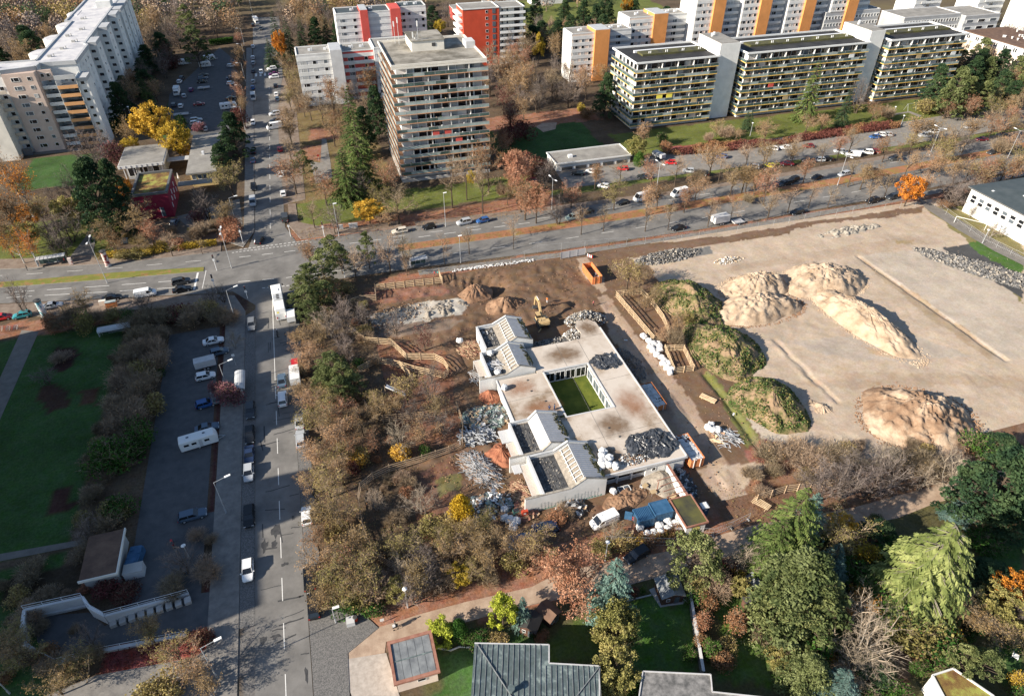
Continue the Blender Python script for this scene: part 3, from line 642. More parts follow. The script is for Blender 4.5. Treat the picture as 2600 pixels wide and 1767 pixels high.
def spruce(seed, n_wh=26, droop=.25, wide=1.0, per=11, rag=.15, dens=9, pw=.8):
 r = random.Random(seed); T = MB(); Cn = MB()
 T.tube((0, 0, -.02), (0, 0, .97), .018, .003, 6)
 for k in range(n_wh):
  t = (k + .5) / n_wh; z = .06 + .92 * t; R = (1 - t) ** pw * .5 * wide * (1 + .0 * r.random()) + .015
  for j in range(max(5, int(per * (1 - .5 * t)))):
   a = r.uniform(0, 6.283); L = R * (1 - rag + 2 * rag * r.random()); dz = -droop * L + .25 * t * L
   p0 = Vector((0, 0, z)); tip = Vector((math.cos(a) * L, math.sin(a) * L, z + dz))
   T.tube(p0, p0 + (tip - p0) * .7, .0035, .002, 3, cap=False)
   side = Vector((-math.sin(a), math.cos(a), 0))
   for s in range(dens):
    f = .25 + .75 * (s + r.random()) / dens; c = p0.lerp(tip, f); c.z -= droop * .12 * f * L * r.random()
    wd = .055 * (1 - .5 * f) * (R / .5 + .5)
    for sg in (-1, 1):
     e = (side * sg + (tip - p0).normalized() * .8 + Vector((0, 0, -.25 * r.random() - droop * .5))).normalized() * wd * r.uniform(.8, 1.5)
     nrm = (tip - p0).normalized() * wd * .33 + Vector((0, 0, r.uniform(-.3, .3) * wd * .4))
     Cn.quad(tuple(c - nrm * .6), tuple(c + nrm), tuple(c + e * .9 + nrm * .7), tuple(c + e * 1.05 - nrm * .4), 1)
 return T, Cn
def pine(seed, clumps=70, per=80, low=.22, flat=1.0, cone=False):
 r = random.Random(seed); T = MB(); Cn = MB()
 T.tube((0, 0, -.02), (r.uniform(-.02, .02), 0, .85), .022, .006, 6)
 for k in range(clumps):
  t = r.random() ** .8; z = low + (.96 - low) * t; R = .46 * math.sin(min(1, (1.08 - t) * 1.25) * 1.57) * (.25 + .75 * r.random() ** .5)
  if cone: R = .47 * (1.02 - t) ** .62 * (.35 + .65 * r.random() ** .5)
  a = r.uniform(0, 6.283); c = Vector((math.cos(a) * R, math.sin(a) * R, z)); s = r.uniform(.045, .095)
  T.tube((0, 0, max(low * .8, z - R * .5)), c, .006, .003, 4, cap=False)
  for j in range(per):
   d = rv(r).normalized(); d.z = abs(d.z) * .8 - .2; p = c + Vector((d.x * s, d.y * s, d.z * s * .65 * flat))
   u = (d + rv(r) * .4).normalized()
   card(Cn, p, .0085, r, 1, stretch=1.7, up=u)
 return T, Cn
def bush(seed, n=1500, twigs=260, size=.022, leaf=True, egg=False):
 r = random.Random(seed); Cn = MB(); T = MB()
 lob = [(r.uniform(-.25, .25), r.uniform(-.25, .25), r.uniform(.25, .5), r.uniform(.24, .38)) for _ in range(7)]
 if egg: lob = [(0, 0, .2 + .1 * k, .40 - .045 * k * k * .25) for k in range(7)]
 for k in range(twigs):
  x, y, z, s = r.choice(lob); d = rv(r).normalized(); d.z = abs(d.z)
  p = Vector((x * .4, y * .4, .02)); q = Vector((x, y, z)) + d * s * r.uniform(.7, 1.15)
  m = p.lerp(q, r.uniform(.3, .6)); twig(Cn, m, q, .006, r, 0); twig(Cn, q - d * s * .3, q + rv(r) * .06, .004, r, 0)
 for k in range(n):
  x, y, z, s = lob[k % len(lob)]; d = rv(r).normalized(); p = Vector((x, y, z)) + d * s * (r.random() ** .35)
  if p.z < 0: p.z = abs(p.z) * .3
  card(Cn, p, r.uniform(.6, 1.2) * size, r, 1)
 T.tube((0, 0, -.02), (0, 0, .25), .02, .01, 5)
 return T, Cn
PROTO = {}
def proto(key, fn, cnt, *a, **k):
 PROTO[key] = []
 for i in range(cnt):
  T, Cn = fn(sum(map(ord, key)) + 31 * i, *a, **k)
  P_ = np.array(Cn.v); rr = np.percentile(np.hypot(P_[:, 0], P_[:, 1]), 97); zz = np.percentile(P_[:, 2], 99.5); s_ = .48 / rr; k_ = 1 / zz
  T.v = [(a * s_, b_ * s_, c * k_) for a, b_, c in T.v]; Cn.v = [(a * s_, b_ * s_, c * k_) for a, b_, c in Cn.v]
  PROTO[key].append((T, Cn))
proto('bare', bare_tree, 3, leaves=260)
proto('browny', bare_tree, 3, leaves=1900)
proto('dense', bare_tree, 1, leaves=9500)
proto('grey', bare_tree, 2, leaves=0, multi=True, spread=1.1, low=.12)
proto('tall', bare_tree, 2, leaves=250, low=.40, twigs=4)
proto('leafy', leafy_tree, 3)
proto('tallleafy', leafy_tree, 2, n=5000, clumps=60, shape='cone')
proto('spruce', spruce, 2, wide=1.25, per=13)
proto('fir', spruce, 1, n_wh=34, droop=.45, per=17, rag=.2, dens=14, wide=1.15, pw=.55)
proto('pine', pine, 3)
proto('bigpine', pine, 2, clumps=150, per=70, low=.05, cone=True)
proto('bush', bush, 3)
proto('barebush', bush, 2, n=260, twigs=1100, size=.014)
proto('egg', bush, 1, n=5200, twigs=0, size=.016, egg=True)
_mc = {}
def pm(key, i, which, mats):
 k = (key, i, which, mats)
 if k not in _mc:
  T, Cn = PROTO[key][i]; _mc[k] = (T if which == 0 else Cn).mesh(('trunk' if which == 0 else 'crown'), list(mats))
 return _mc[k]
# code: (proto, name, category, bark, twig material, leaf material, adjective)
KIND = {
 'b': ('bare', 'bare_tree', 'bark', 'twig_brown', 'leaf_brown', 'bare brown tree'),
 'B': ('browny', 'park_tree', 'bark', 'twig_brown', 'leaf_brown', 'thinly leaved brown tree'),
 'g': ('grey', 'leafless_tree', 'bark', 'twig_grey', 'leaf_brown', 'leafless grey tree'),
 'G': ('grey', 'leafless_tree', 'bark_pale', 'twig_pale', 'leaf_brown', 'pale leafless tree'),
 't': ('tall', 'street_tree', 'bark', 'twig_brown', 'leaf_brown', 'tall bare street tree'),
 'o': ('browny', 'autumn_tree', 'bark', 'twig_brown', 'leaf_olive', 'olive brown autumn tree'),
 'r': ('browny', 'autumn_tree', 'bark', 'twig_brown', 'leaf_rust', 'rust brown autumn tree'),
 'R': ('dense', 'autumn_tree', 'bark', 'twig_brown', 'leaf_copper', 'dense copper leaved tree'),
 'a': ('leafy', 'autumn_tree', 'bark', 'twig_brown', 'leaf_orange', 'bright orange tree'),
 'A': ('browny', 'autumn_tree', 'bark_birch', 'twig_brown', 'leaf_orange', 'orange birch with pale trunk'),
 'y': ('leafy', 'autumn_tree', 'bark', 'twig_brown', 'leaf_yellow', 'yellow leaved tree'),
 'Y': ('leafy', 'autumn_tree', 'bark', 'twig_brown', 'leaf_yellowgreen', 'yellow green tree'),
 'z': ('tallleafy', 'autumn_tree', 'bark', 'twig_brown', 'leaf_yellow', 'slim yellow tree'),
 'd': ('browny', 'autumn_tree', 'bark', 'twig_brown', 'leaf_darkred', 'dark red tree'),
 'p': ('pine', 'pine_tree', 'bark', 'twig_brown', 'needle_pine', 'dark green pine'),
 'P': ('bigpine', 'pine_tree', 'bark', 'twig_brown', 'needle_pine', 'broad bushy olive green pine'),
 'D': ('bigpine', 'pine_tree', 'bark', 'twig_brown', 'needle_dark', 'deep green pine'),
 's': ('spruce', 'spruce_tree', 'bark', 'twig_brown', 'needle_dark', 'dark green spruce'),
 'S': ('spruce', 'spruce_tree', 'bark', 'twig_brown', 'needle_green', 'green spruce'),
 'f': ('fir', 'fir_tree', 'bark_pale', 'twig_pale', 'needle_light', 'huge light green fir'),
 'u': ('spruce', 'spruce_tree', 'bark', 'twig_brown', 'needle_blue', 'blue grey spruce'),
 'T': ('egg', 'conifer_shrub', 'bark', 'twig_brown', 'leaf_thuja', 'egg shaped golden conifer'),
 'c': ('tallleafy', 'conifer_shrub', 'bark', 'twig_brown', 'leaf_conifer_yellow', 'yellow green cone shaped conifer'),
 'v': ('egg', 'conifer_shrub', 'bark', 'twig_brown', 'leaf_green', 'clipped green conifer'),
 'k': ('barebush', 'shrub', 'bark', 'twig_brown', 'leaf_brown', 'bare brown shrub'),
 'm': ('bush', 'shrub', 'bark', 'twig_brown', 'leaf_red', 'red leaved shrub'),
 'M': ('bush', 'shrub', 'bark', 'twig_brown', 'leaf_darkred', 'dark red shrub'),
 'q': ('bush', 'shrub', 'bark', 'twig_brown', 'leaf_purple', 'purple red shrub'),
 'n': ('bush', 'shrub', 'bark', 'twig_brown', 'leaf_green', 'green shrub'),
 'w': ('bush', 'shrub', 'bark', 'twig_brown', 'leaf_yellow', 'yellow shrub'),
 'O': ('bush', 'shrub', 'bark', 'twig_brown', 'leaf_rust', 'rust brown shrub'),
 'e': ('bush', 'shrub', 'bark', 'twig_brown', 'leaf_olive', 'olive shrub'),
}
BUSHY = set('kmMqnwOevTcv')
tcount = 0
def tree(code, x, y, h, w, label, group=None, z=0.0):
 global tcount
 pk, nm, bark, tw, lf, adj = KIND[code]; i = tcount % len(PROTO[pk]); tcount += 1
 cat = 'shrub' if nm == 'shrub' else ('conifer' if nm == 'conifer_shrub' else 'tree')
 t = thing(nm, label, cat, group, (x, y, z), rnd.uniform(0, 6.28), (w * 1.0, w * 1.0, h))
 if nm != 'shrub': put('trunk', pm(pk, i, 0, (bark,)), t)
 put('crown' if nm != 'shrub' else 'foliage', pm(pk, i, 1, (tw, lf)), t)
 return t
# table lines: region, default place phrase | code x y h w ; ...   (x,y = middle of the crown)
TREES = '''
A|beside the car park north of the tall slab block|p 1250 150 16 10; p 1300 300 16 12; b 1420 120 15 14; b 1560 150 14 10; g 1180 60 15 13; B 1000 130 14 13; b 1060 250 13 12; g 930 60 14 12; d 1120 350 9 9; S 980 640 13 7; D 880 560 6 9; D 800 680 14 9; n 790 830 4 9; M 1130 420 5 9
A|in the strip between car park and street at top left|r 1600 280 8 6; B 1600 370 8 6; r 1600 450 8 6; B 1590 540 8 6; r 1590 620 8 6; B 1600 700 8 6; M 1605 800 7 6
A|round the pavilions north west of the crossing|y 1020 830 14 12; y 1170 930 11 9; B 880 880 10 9; y 870 985 6 6; q 760 1040 7 8; g 610 990 14 11; g 680 920 10 8; g 480 1230 12 10; D 640 1290 19 12; D 760 1250 16 8; a 820 1290 9 6; a 800 1350 5 5; B 930 1450 9 11; D 1550 880 13 10; D 1475 1065 10 7; o 1530 1190 10 10; g 1360 1330 9 9; B 1510 1430 7 7; q 1320 1440 3 5; k 1330 1545 4 6; O 1540 1510 4 6; y 1230 1010 4 5; q 1320 850 3 5; n 1200 830 5 5
A|in the park below the tall slab block|A 130 1250 14 9; B 40 1130 12 9; r 50 1420 12 10; a 190 1440 6 8; o 260 1420 9 8; g 340 1490 9 8; Y 450 1410 8 8; B 700 1545 7 9; r 60 1530 9 9; g 430 1500 8 8; g 330 1300 6 3
B|along the top end of the street|s 130 210 18 8; s 210 240 17 7; s 300 220 15 7; D 400 220 14 8; s 470 210 14 7; D 550 230 13 8; D 660 230 14 9; s 90 340 11 7; a 155 300 12 6; B 260 60 13 12; b 350 50 14 12; g 450 80 13 12; B 560 60 13 12; b 640 20 14 12; g 160 60 14 12; b 330 130 11 10; D 900 170 14 7; B 770 210 10 7; b 1050 160 11 8; y 1000 200 8 6; y 1230 180 7 6; D 1180 120 12 9; g 1270 60 14 9; b 600 130 10 9
B|on the verge east of the street beside the tower|B 200 430 11 9; o 235 520 10 8; B 260 600 9 7; B 230 780 9 8; B 220 870 8 8; b 220 990 8 8; r 240 1150 11 11; p 310 1090 8 7; r 450 1250 9 9; b 370 1410 8 8; g 510 1430 9 9; o 220 660 7 6
B|between the white block and the tower|r 500 620 13 9; b 350 690 10 8; B 510 870 9 9; g 650 620 10 9; r 760 540 12 9; D 800 740 17 8; S 640 790 21 10; S 680 1000 20 13; S 590 1150 15 11; g 700 1210 9 9; r 860 1170 11 9; o 820 1320 9 8; b 940 1340 11 12; y 750 1410 6 8; B 880 1445 5 7; k 580 560 8 8; D 720 850 14 7
B|on the lawn in front of the tower|t 1300 1180 15 9; t 1400 1130 15 9; r 1550 1080 15 10; t 1510 1230 14 9; R 1745 1170 14 9; r 1800 1330 10 9; y 1440 1190 5 3; k 1640 1270 5 4; B 1680 1290 6 5; r 1640 950 10 7
B|between the tower and the play lawn|b 1620 450 14 9; B 1760 560 15 12; d 1650 650 9 9; d 1700 790 12 11; B 1720 430 12 8; M 1690 900 7 8; M 1790 880 6 8; b 1800 300 14 12; b 1700 130 12 10; B 1790 700 9 9; g 1690 290 14 10
C|near the top edge beside the red block|D 160 60 14 9; D 60 90 12 9; g 190 170 13 11; D 350 80 13 9; D 480 80 13 9; D 620 50 15 12; D 560 110 12 9; a 770 50 12 7; b 90 330 14 10; z 180 310 13 6; B 290 320 15 8; g 400 420 12 8; b 60 560 15 12; g 210 570 9 8; g 300 580 9 8; B 500 540 14 10; D 630 620 16 9; D 690 560 16 8; r 460 500 10 7; B 30 250 12 9; b 250 170 11 10; B 340 180 10 9; D 820 60 11 8; g 140 470 11 9; B 620 500 10 7
C|on the lawn before the terraced balcony blocks|Y 830 985 8 7; B 880 900 9 8; v 850 1055 4.5 3.6; n 1000 935 4 5; o 1375 850 6 6; s 1570 800 7 4.5; B 1700 880 6 8; k 1430 890 5 7; w 470 730 4 4; O 500 760 4 6; k 1310 920 4 4; O 1020 990 4 5; B 1500 900 5 6
C|in the car park before the balcony blocks|r 940 1130 9 9; t 1105 1120 10 9; B 1340 1060 10 10; t 1400 1110 10 9; t 1580 1030 10 9; B 1700 1010 10 9; t 730 1130 9 8; r 560 1170 8 7
C|on the verge of the dual carriageway|R 40 1110 12 9; g 220 1140 10 10; R 165 1350 11 9; r 60 1290 10 8; g 310 1380 9 8; r 400 1290 8 8; o 690 1290 9 8; B 910 1330 9 8; r 980 1300 8 7; B 1240 1240 8 8; r 1165 1320 8 7; B 1480 1200 9 8; B 1560 1180 9 7; B 1640 1190 9 7; r 1710 1240 10 8; k 1230 1180 5 5
C|in the tree row on the central strip|t 470 1450 9 7; t 620 1440 8 7; t 905 1430 9 7; t 1060 1420 9 7; t 1330 1400 9 7; t 1480 1370 9 7; t 1740 1340 9 7; t 10 1500 8 6; M 130 1120 5 12; M 60 1070 5 8
D|in front of the terraced balcony blocks|S 430 580 21 10; s 660 690 14 6; g 760 620 13 8; s 15 800 7 4; B 130 845 6 8; B 400 820 6 8; B 500 815 6 8; r 845 740 8 8; k 930 760 5 6; D 1340 440 15 8; D 1260 560 16 10; P 1390 600 18 11; D 1500 490 15 10; P 1600 490 14 10; P 1570 640 12 10; D 1690 560 12 9; D 1770 620 10 9; w 1590 660 5 6; g 1500 400 13 9; s 1750 490 12 6; Y 740 720 3 4; b 1430 330 14 10; D 1320 660 9 8; e 1200 720 5 10; P 1480 610 12 9
D|in the car park by the dual carriageway|B 1130 860 10 11; o 1100 950 7 8; r 930 980 9 9; B 1330 980 9 9; t 700 930 10 9; t 510 1000 9 9; b 310 960 9 9; B 310 1020 7 7; t 140 1000 8 8; r 620 970 7 7; b 1410 880 9 9; B 1500 860 9 9; r 1640 840 9 9; B 1740 830 9 9; g 1460 930 8 8; B 1260 870 9 9
D|on the verges of the dual carriageway|r 390 1135 8 6; t 700 1140 9 9; r 850 1160 8 8; B 1080 1080 9 8; t 940 1230 8 7; B 1240 1090 9 8; o 1300 1000 9 8; t 830 1270 8 7; B 0 1190 9 7; B 60 1200 9 7; B 140 1180 9 7; k 0 1330 3 4; t 150 1370 8 7; t 290 1320 8 8; t 430 1290 8 7; t 560 1290 8 7; B 780 1170 8 7; o 1310 1060 8 7
D|beside the hall with the dark roof|a 1085 1270 9 8; B 1170 1230 9 7; g 1380 1240 9 9; g 1440 1250 8 8; o 1480 1130 8 8; r 1560 1120 9 9; B 1640 1110 9 9; r 1720 1130 8 9; B 1800 1110 8 9; B 1400 1140 8 8; g 1390 1300 7 7; G 1500 1400 4 3; G 1640 1520 6 6; r 1300 1370 3 6; B 1600 1180 7 8; d 1540 1190 6 8; o 1820 1050 8 8; k 1700 980 6 8; B 1790 950 8 8
D|behind the pale row with the brown roof|d 1700 230 12 14; b 1600 80 14 12; d 1800 250 11 13; b 1540 60 14 12; d 1790 180 12 12; b 1650 120 12 11; r 1560 130 8 8
E|along the road on the north west corner|g 110 430 11 9; B 550 500 7 8; O 330 640 5 5; k 430 610 5 9; e 555 640 6 5; r 740 90 8 8; g 380 70 10 9; A 100 110 10 9; A 190 110 10 8; r 1000 30 8 9; B 960 100 6 6; t 1120 90 8 7; w 1090 120 3 5; e 940 160 2.4 7; e 830 180 2.2 6; w 1010 150 2.2 5; O 1180 110 3 5; O 1530 40 4.5 7; r 20 60 11 10; g 300 20 9 7; t 1330 100 6 4; k 620 590 4 6; e 730 580 2.5 6; n 840 590 2.5 5; g 1390 440 6 8; g 950 480 6 8; g 1480 430 5 6; Y 180 40 8 8
E|in the shaded hedge round the car park|k 1000 590 5 8; k 1120 580 5 8; M 1180 560 4 8; k 1280 590 5 8; e 1380 550 4 7; k 1460 590 4 7; k 1540 600 3 6; k 900 640 4 7; e 1240 560 4 5; k 930 720 6 8; k 1000 800 6 8; k 900 850 6 8; k 1020 900 6 8; e 930 950 5 7; k 850 1010 6 8; k 960 1060 6 8; k 880 1130 6 8; e 1010 1180 4 6; k 800 1210 6 8; k 900 1260 6 8; k 780 1320 6 8; n 900 1400 6 8; G 740 1440 6 7; n 800 1500 7 9; n 680 1540 6 8; n 1050 950 3 4; k 860 1360 5 7; k 1060 720 4 6
E|in the planted strip beside the bus shelter|G 1550 735 5 5.5; q 1440 1090 4 4; q 1540 1110 5 6; g 300 980 4 6; k 390 860 2 6
I|round the sunken ramp and the hut|g 540 470 6 6; g 1210 670 6 6; g 560 1180 6 5; B 990 1120 5 5; o 1010 1180 4 4; o 130 1160 5 6; B 60 1290 6 7; o 150 1300 6 7; B 440 1400 6 7; o 520 1360 5 6; B 360 1500 5 7; o 1180 1290 5 7; B 1270 1350 6 7; e 1120 1540 4 7; e 1000 1560 4 6; B 1350 1480 5 6; k 560 620 3 6; k 200 760 3 6; M 720 860 2 5; k 1380 740 2.5 6; M 850 880 2 5; k 1150 850 2 6; k 1300 500 1.5 4; k 1400 530 1.5 3; e 110 920 3 4; n 800 330 4 6; e 760 350 4 5; k 700 420 4 6; M 1350 1200 2 4; k 620 1300 3 4
F|on the corner west of the building site|r 350 170 9 7; p 500 140 10 9; p 440 250 11 9; p 350 330 10 9; p 310 400 9 8; p 450 430 8 9; p 340 470 9 8; p 360 560 8 7; p 560 200 9 7; p 740 130 12 6; b 650 220 12 10; b 880 150 13 10; b 980 140 12 9; t 1250 110 11 6; t 1420 60 10 7; b 1000 220 8 6; e 590 400 3 6; e 480 390 5 7; r 530 430 5 6; t 1720 40 9 6; p 260 490 5 5
F|in the strip of trees between street and building site|B 300 680 7 8; B 370 720 8 9; G 480 620 9 8; g 570 560 9 8; g 540 660 9 9; g 720 560 8 8; g 920 620 8 7; d 1120 730 7 8; B 320 790 7 9; B 420 800 8 9; B 340 880 7 8; g 600 780 9 8; p 500 920 9 9; p 570 1000 9 9; p 470 1010 8 8; p 560 1080 8 8; p 640 1040 7 7; B 320 1080 6 7; B 380 1150 7 8; o 470 1150 7 8; o 390 1260 7 9; B 480 1290 8 9; r 560 1230 7 8; B 350 1360 7 8; o 430 1420 7 9; B 540 1380 8 9; r 610 1330 6 7; B 640 1180 7 8; B 380 1520 7 8; o 500 1510 7 8; r 580 1480 6 8; e 690 1520 4 5; B 700 1300 7 8; n 680 900 3 4; B 260 730 5 5; k 300 960 4 5; B 450 700 6 7
F|inside the fenced oval beside the demolished school|o 1000 1070 9 9; g 1180 1080 9 9; o 800 1150 6 6; B 900 1200 7 7; g 1060 1210 8 8; B 1200 1200 7 7; G 940 1370 9 9; B 1120 1350 8 8; g 1230 1280 7 8; r 800 1430 5 7; n 1120 1490 2.5 3; w 970 1490 4 5; B 780 1240 5 5; g 1160 960 6 6
J|in the strip of trees between street and path corner|B 400 50 7 8; o 470 150 8 9; B 560 80 7 8; B 360 160 6 7; o 540 330 8 9; B 440 380 8 8; o 500 430 8 8; B 620 480 7 8; r 400 530 6 7; B 480 570 8 9; o 570 640 8 9; B 660 560 7 8; B 430 690 8 9; o 520 760 8 9; r 600 720 7 8; B 680 680 8 9; B 450 830 7 8; o 560 850 8 8; B 650 820 8 9; o 740 760 8 9; k 780 860 6 7; B 480 900 6 7; n 610 950 3.5 6; e 700 920 4 6; n 780 970 2.5 5; o 780 560 6 7; B 610 380 6 6; e 520 480 5 5; w 660 10 3.5 5; M 640 60 3 4
J|at the south end of the building site|o 1010 560 7 8; g 1120 640 7 8; g 1180 720 7 8; B 1080 780 7 8; G 960 760 6 7; g 860 800 6 6; Y 940 870 5 5; g 1050 860 7 7; k 1190 830 4 6; B 1300 640 7 8; o 1250 560 6 7; e 1190 450 4 6; e 1290 470 4 6; o 1370 440 6 7; g 1370 560 6 7; B 1470 520 7 7; B 1520 620 7 8; B 1610 560 7 7; y 1360 770 4 5; o 1450 750 5 6; k 1260 790 4 6; k 1560 800 3 5; o 1530 410 5 6; G 800 250 6.5 6; G 1110 250 8 9; T 1370 320 8 5; n 500 910 2 3; e 1720 700 4 5
J|in the gardens along the footpath|c 1650 1010 8 5.5; u 1780 1000 8.5 4; c 1240 1140 4.5 5.5; v 1355 1120 5 3; n 1420 1210 2 4; n 1520 1180 2.5 4; e 1600 1190 2 4; n 1300 1220 2 3
K|beside the footpath and the garden sheds|R 410 800 12 11; u 680 820 14 8; Y 690 1100 9 7; Y 700 1180 8 7; Y 690 1400 7 7; Y 640 1490 6 6; p 1220 640 11 10; G 1540 640 8 7; k 1380 850 5 6; Y 1530 860 4.5 3.6; O 1520 1090 4 4.5; O 1290 1090 3.5 3.5; e 1240 870 4 4; n 1220 920 3 4; o 200 560 7 7; G 690 450 7 5; B 30 560 6 7; k 120 620 4 6; O 230 660 3 5; e 620 600 2 5; e 760 550 2 5; O 900 520 1.6 5; O 1080 480 1.6 4; w 860 560 1.5 3; O 290 390 2.5 4; O 1290 960 3 4; n 1310 1010 2 3; O 1280 1220 2.5 3; O 1420 1340 3 4; e 1440 1250 3 3; n 1330 1260 4 3; Y 1780 1330 3 4; n 1180 1300 2 2.5; M 800 880 1.5 2.5; n 870 870 1.5 1.5; O 190 1180 1.5 2.5; n 140 1160 1.6 1.6; M 1450 740 3 4; n 1400 750 3 4; w 1510 790 2.5 3; k 350 350 2 4
L|in the gardens at the lower right|S 310 430 19 13; u 430 340 10 7; S 190 560 14 10; P 370 860 16 15; P 250 960 11 11; P 470 1000 10 10; f 1230 690 19.5 16; o 640 490 10 10; u 580 640 7 5.5; u 600 740 6 5; w 790 620 4 5; y 620 440 5 5; G 780 1200 10 13; G 700 1330 8 9; A 740 990 7 6; P 410 1430 8 8; u 620 1500 8 8; p 1430 1340 8 5; p 1580 1370 8 5.5; D 1690 170 17 15; D 1800 300 12 10; G 1400 130 9 11; g 850 130 8 12; g 650 140 8 11; g 520 140 8 10; g 960 80 8 10; G 1190 110 7 5; u 1430 320 5 6; r 1750 410 6 7; m 1300 1110 3 5; e 1080 1130 6 9; B 1500 1040 6 10; Y 1700 970 6 8; a 1770 880 6 7; g 1820 1030 6 8; o 1790 1200 5 6; Y 200 1320 3.5 4; w 1360 1200 4 5; n 1270 1240 5 7; n 960 1520 3 5; D 1640 780 5 9; n 1590 540 4 7; n 900 600 4 7; n 760 780 4 8; n 880 900 5 8; D 880 480 5 7; n 1000 1020 6 8; e 1150 1160 5 7; n 500 1250 5 7; k 160 1210 4 6; O 560 1080 4 5; w 1810 1480 2.5 3; n 230 1490 2 3; w 250 1450 1.8 2; k 640 1440 4 6; D 820 1400 4 8; w 540 1320 2.5 3; n 1830 1560 3 4; k 1680 1110 3 6; d 780 560 3 6
H|on the bank south of the big earth field|k 130 1510 3 8; k 280 1500 4 9; k 420 1560 4 9; k 560 1520 4 9; g 700 1540 6 9; G 930 1500 7 10; k 1080 1560 4 9; k 1200 1570 4 8; n 1560 1470 4 8; D 1700 1450 5 9; g 1400 1560 5 9
G|beside the fence east of the demolished school|o 780 300 9 9; B 860 330 8 8; B 930 440 7 7; B 780 420 5 5; B 1110 640 7 6; k 1100 740 5 5; B 1020 700 5 5; e 1180 600 3 4; B 900 500 5 5
'''
POSW = ['at the left', 'left of the middle', 'in the middle', 'right of the middle', 'at the right']
lblcount = {}
for line in TREES.strip().splitlines():
 reg, place, items = line.split('|')
 ents = [e.split() for e in items.split(';')]
 kinds = {}
 for e in ents: kinds.setdefault(e[0], []).append(e)
 for code, es in kinds.items():
  es.sort(key=lambda e: float(e[1]))
  for i, e in enumerate(es):
   x, y, h, w = map(float, e[1:]); sc_ = {'A': 1.22, 'B': 1.2, 'C': 1.1, 'D': 1.1, 'F': .92, 'J': .9}.get(reg, 1); h *= sc_; w *= sc_; bushy = KIND[code][1] == 'shrub'
   if reg in 'FJ' and 'strip' in place and code in 'Bo' and i % 4 == 1: continue
   wx, wy = W(reg, x, y, h * (.45 if bushy else .58))
   adj = KIND[code][5]
   if len(es) == 1: lab = 'the only %s %s' % (adj, place)
   else: lab = '%s, %s from left, %s' % (adj, ORD[min(i, 19)], place)
   if sum(1 for _ in lab.split()) > 16: lab = ' '.join(lab.split()[:16])
   tree(code, wx, wy, h, w, lab, 'trees and shrubs ' + place)
# woodland at the far left and top: countable crowns sharing one label per kind
def woods(poly, step, label, group, codes, h0, h1, keep=lambda x, y: True):
 xs = [p[0] for p in poly]; ys = [p[1] for p in poly]; y = min(ys); k = 0
 while y < max(ys):
  x = min(xs) + (step / 2 if k % 2 else 0)
  while x < max(xs):
   px, py = x + rnd.uniform(-.35, .35) * step, y + rnd.uniform(-.35, .35) * step
   if bool(inpoly(np.array([px]), np.array([py]), poly)[0]) and keep(px, py):
    c = rnd.choice(codes); h = rnd.uniform(h0, h1)
    t = tree(c, px, py, h, h * rnd.uniform(.8, 1.0), label % KIND[c][5], group)
   x += step
  y += step; k += 1
woods([(-180, 300), (-97, 300), (-97, 402), (-62, 402), (-62, 436), (-200, 436)], 11.5, '%s in the wood behind the tall slab block', 'wood behind the slab block', 'bbBgGBgbdD', 13, 17)
woods([(-62, 398), (-48, 398), (-48, 436), (-62, 436)], 11, '%s in the wood at the head of the car park', 'wood at the head of the car park', 'bBbgD', 13, 16)
woods([(-6, 398), (60, 398), (60, 432), (-4, 432)], 12, '%s in the wood right of the far street', 'wood right of the far street', 'bBbgBr', 12, 15)
woods([(60, 262), (115, 250), (115, 292), (100, 330), (62, 330)], 12, '%s in the grove between tower and orange blocks', 'grove between tower and orange blocks', 'bBgrb', 11, 15)
woods([(-12, 262), (22, 262), (22, 292), (-12, 296)], 10, '%s below the white block beside the street', 'trees below the white block', 'bBr', 9, 12)
woods([(-75, 292), (-60, 292), (-60, 400), (-72, 400)], 9, '%s between tall slab block and car park', 'trees between slab block and car park', 'bDgBD', 9, 14)
woods([(108, 330), (112, 330), (230, 350), (230, 378), (108, 378)], 12, '%s in front of the far meadow', 'trees before the far meadow', 'DbDgB', 11, 14)
woods([(300, 200), (318, 200), (318, 262), (285, 262), (285, 235)], 10, '%s beside the pale row with brown roof', 'trees beside the pale row', 'PDbB', 9, 14)
woods([(270, 183), (330, 190), (330, 212), (240, 212), (250, 190)], 9, '%s along the far end of the avenue', 'trees at the far end of the avenue', 'brBo', 8, 11)
# far wood that reads as one mass: joined crowns
fw_ = MB(); fr = random.Random(5)
def blobcrown(b, x, y, h, w, r, mi, n=400):
 for k in range(n):
  d = rv(r).normalized(); rr = r.random() ** .4
  p = Vector((x + d.x * w * .5 * rr, y + d.y * w * .5 * rr, h * .58 + d.z * h * .42 * rr))
  s = r.uniform(.16, .42); u = rv(r).normalized() * s; v_ = u.orthogonal().normalized() * s
  b.quad(tuple(p - u - v_), tuple(p + u - v_), tuple(p + u + v_), tuple(p - u + v_), mi if r.random() < .8 else 0)
 b.tube((x, y, 0), (x, y, h * .5), .25, .15, 4)
yy = 438
while yy < 640:
 xx = -260
 while xx < 190:
  px, py = xx + fr.uniform(-4, 4), yy + fr.uniform(-4, 4)
  mi = fr.choice([0, 0, 1, 1, 2, 2, 3, 4])
  if not (-27 < px < -3 and py < 600) and not (75 < px < 170 and 438 < py < 500): blobcrown(fw_, px, py, fr.uniform(12, 18), fr.uniform(8, 13), fr, mi)
  xx += 12.5
 yy += 13
fw_.build('woodland', ['twig_brown', 'leaf_brown', 'twig_grey', 'needle_dark', 'leaf_olive'], kind='stuff', label='brown autumn woodland filling the top edge of the picture', cat='woodland')
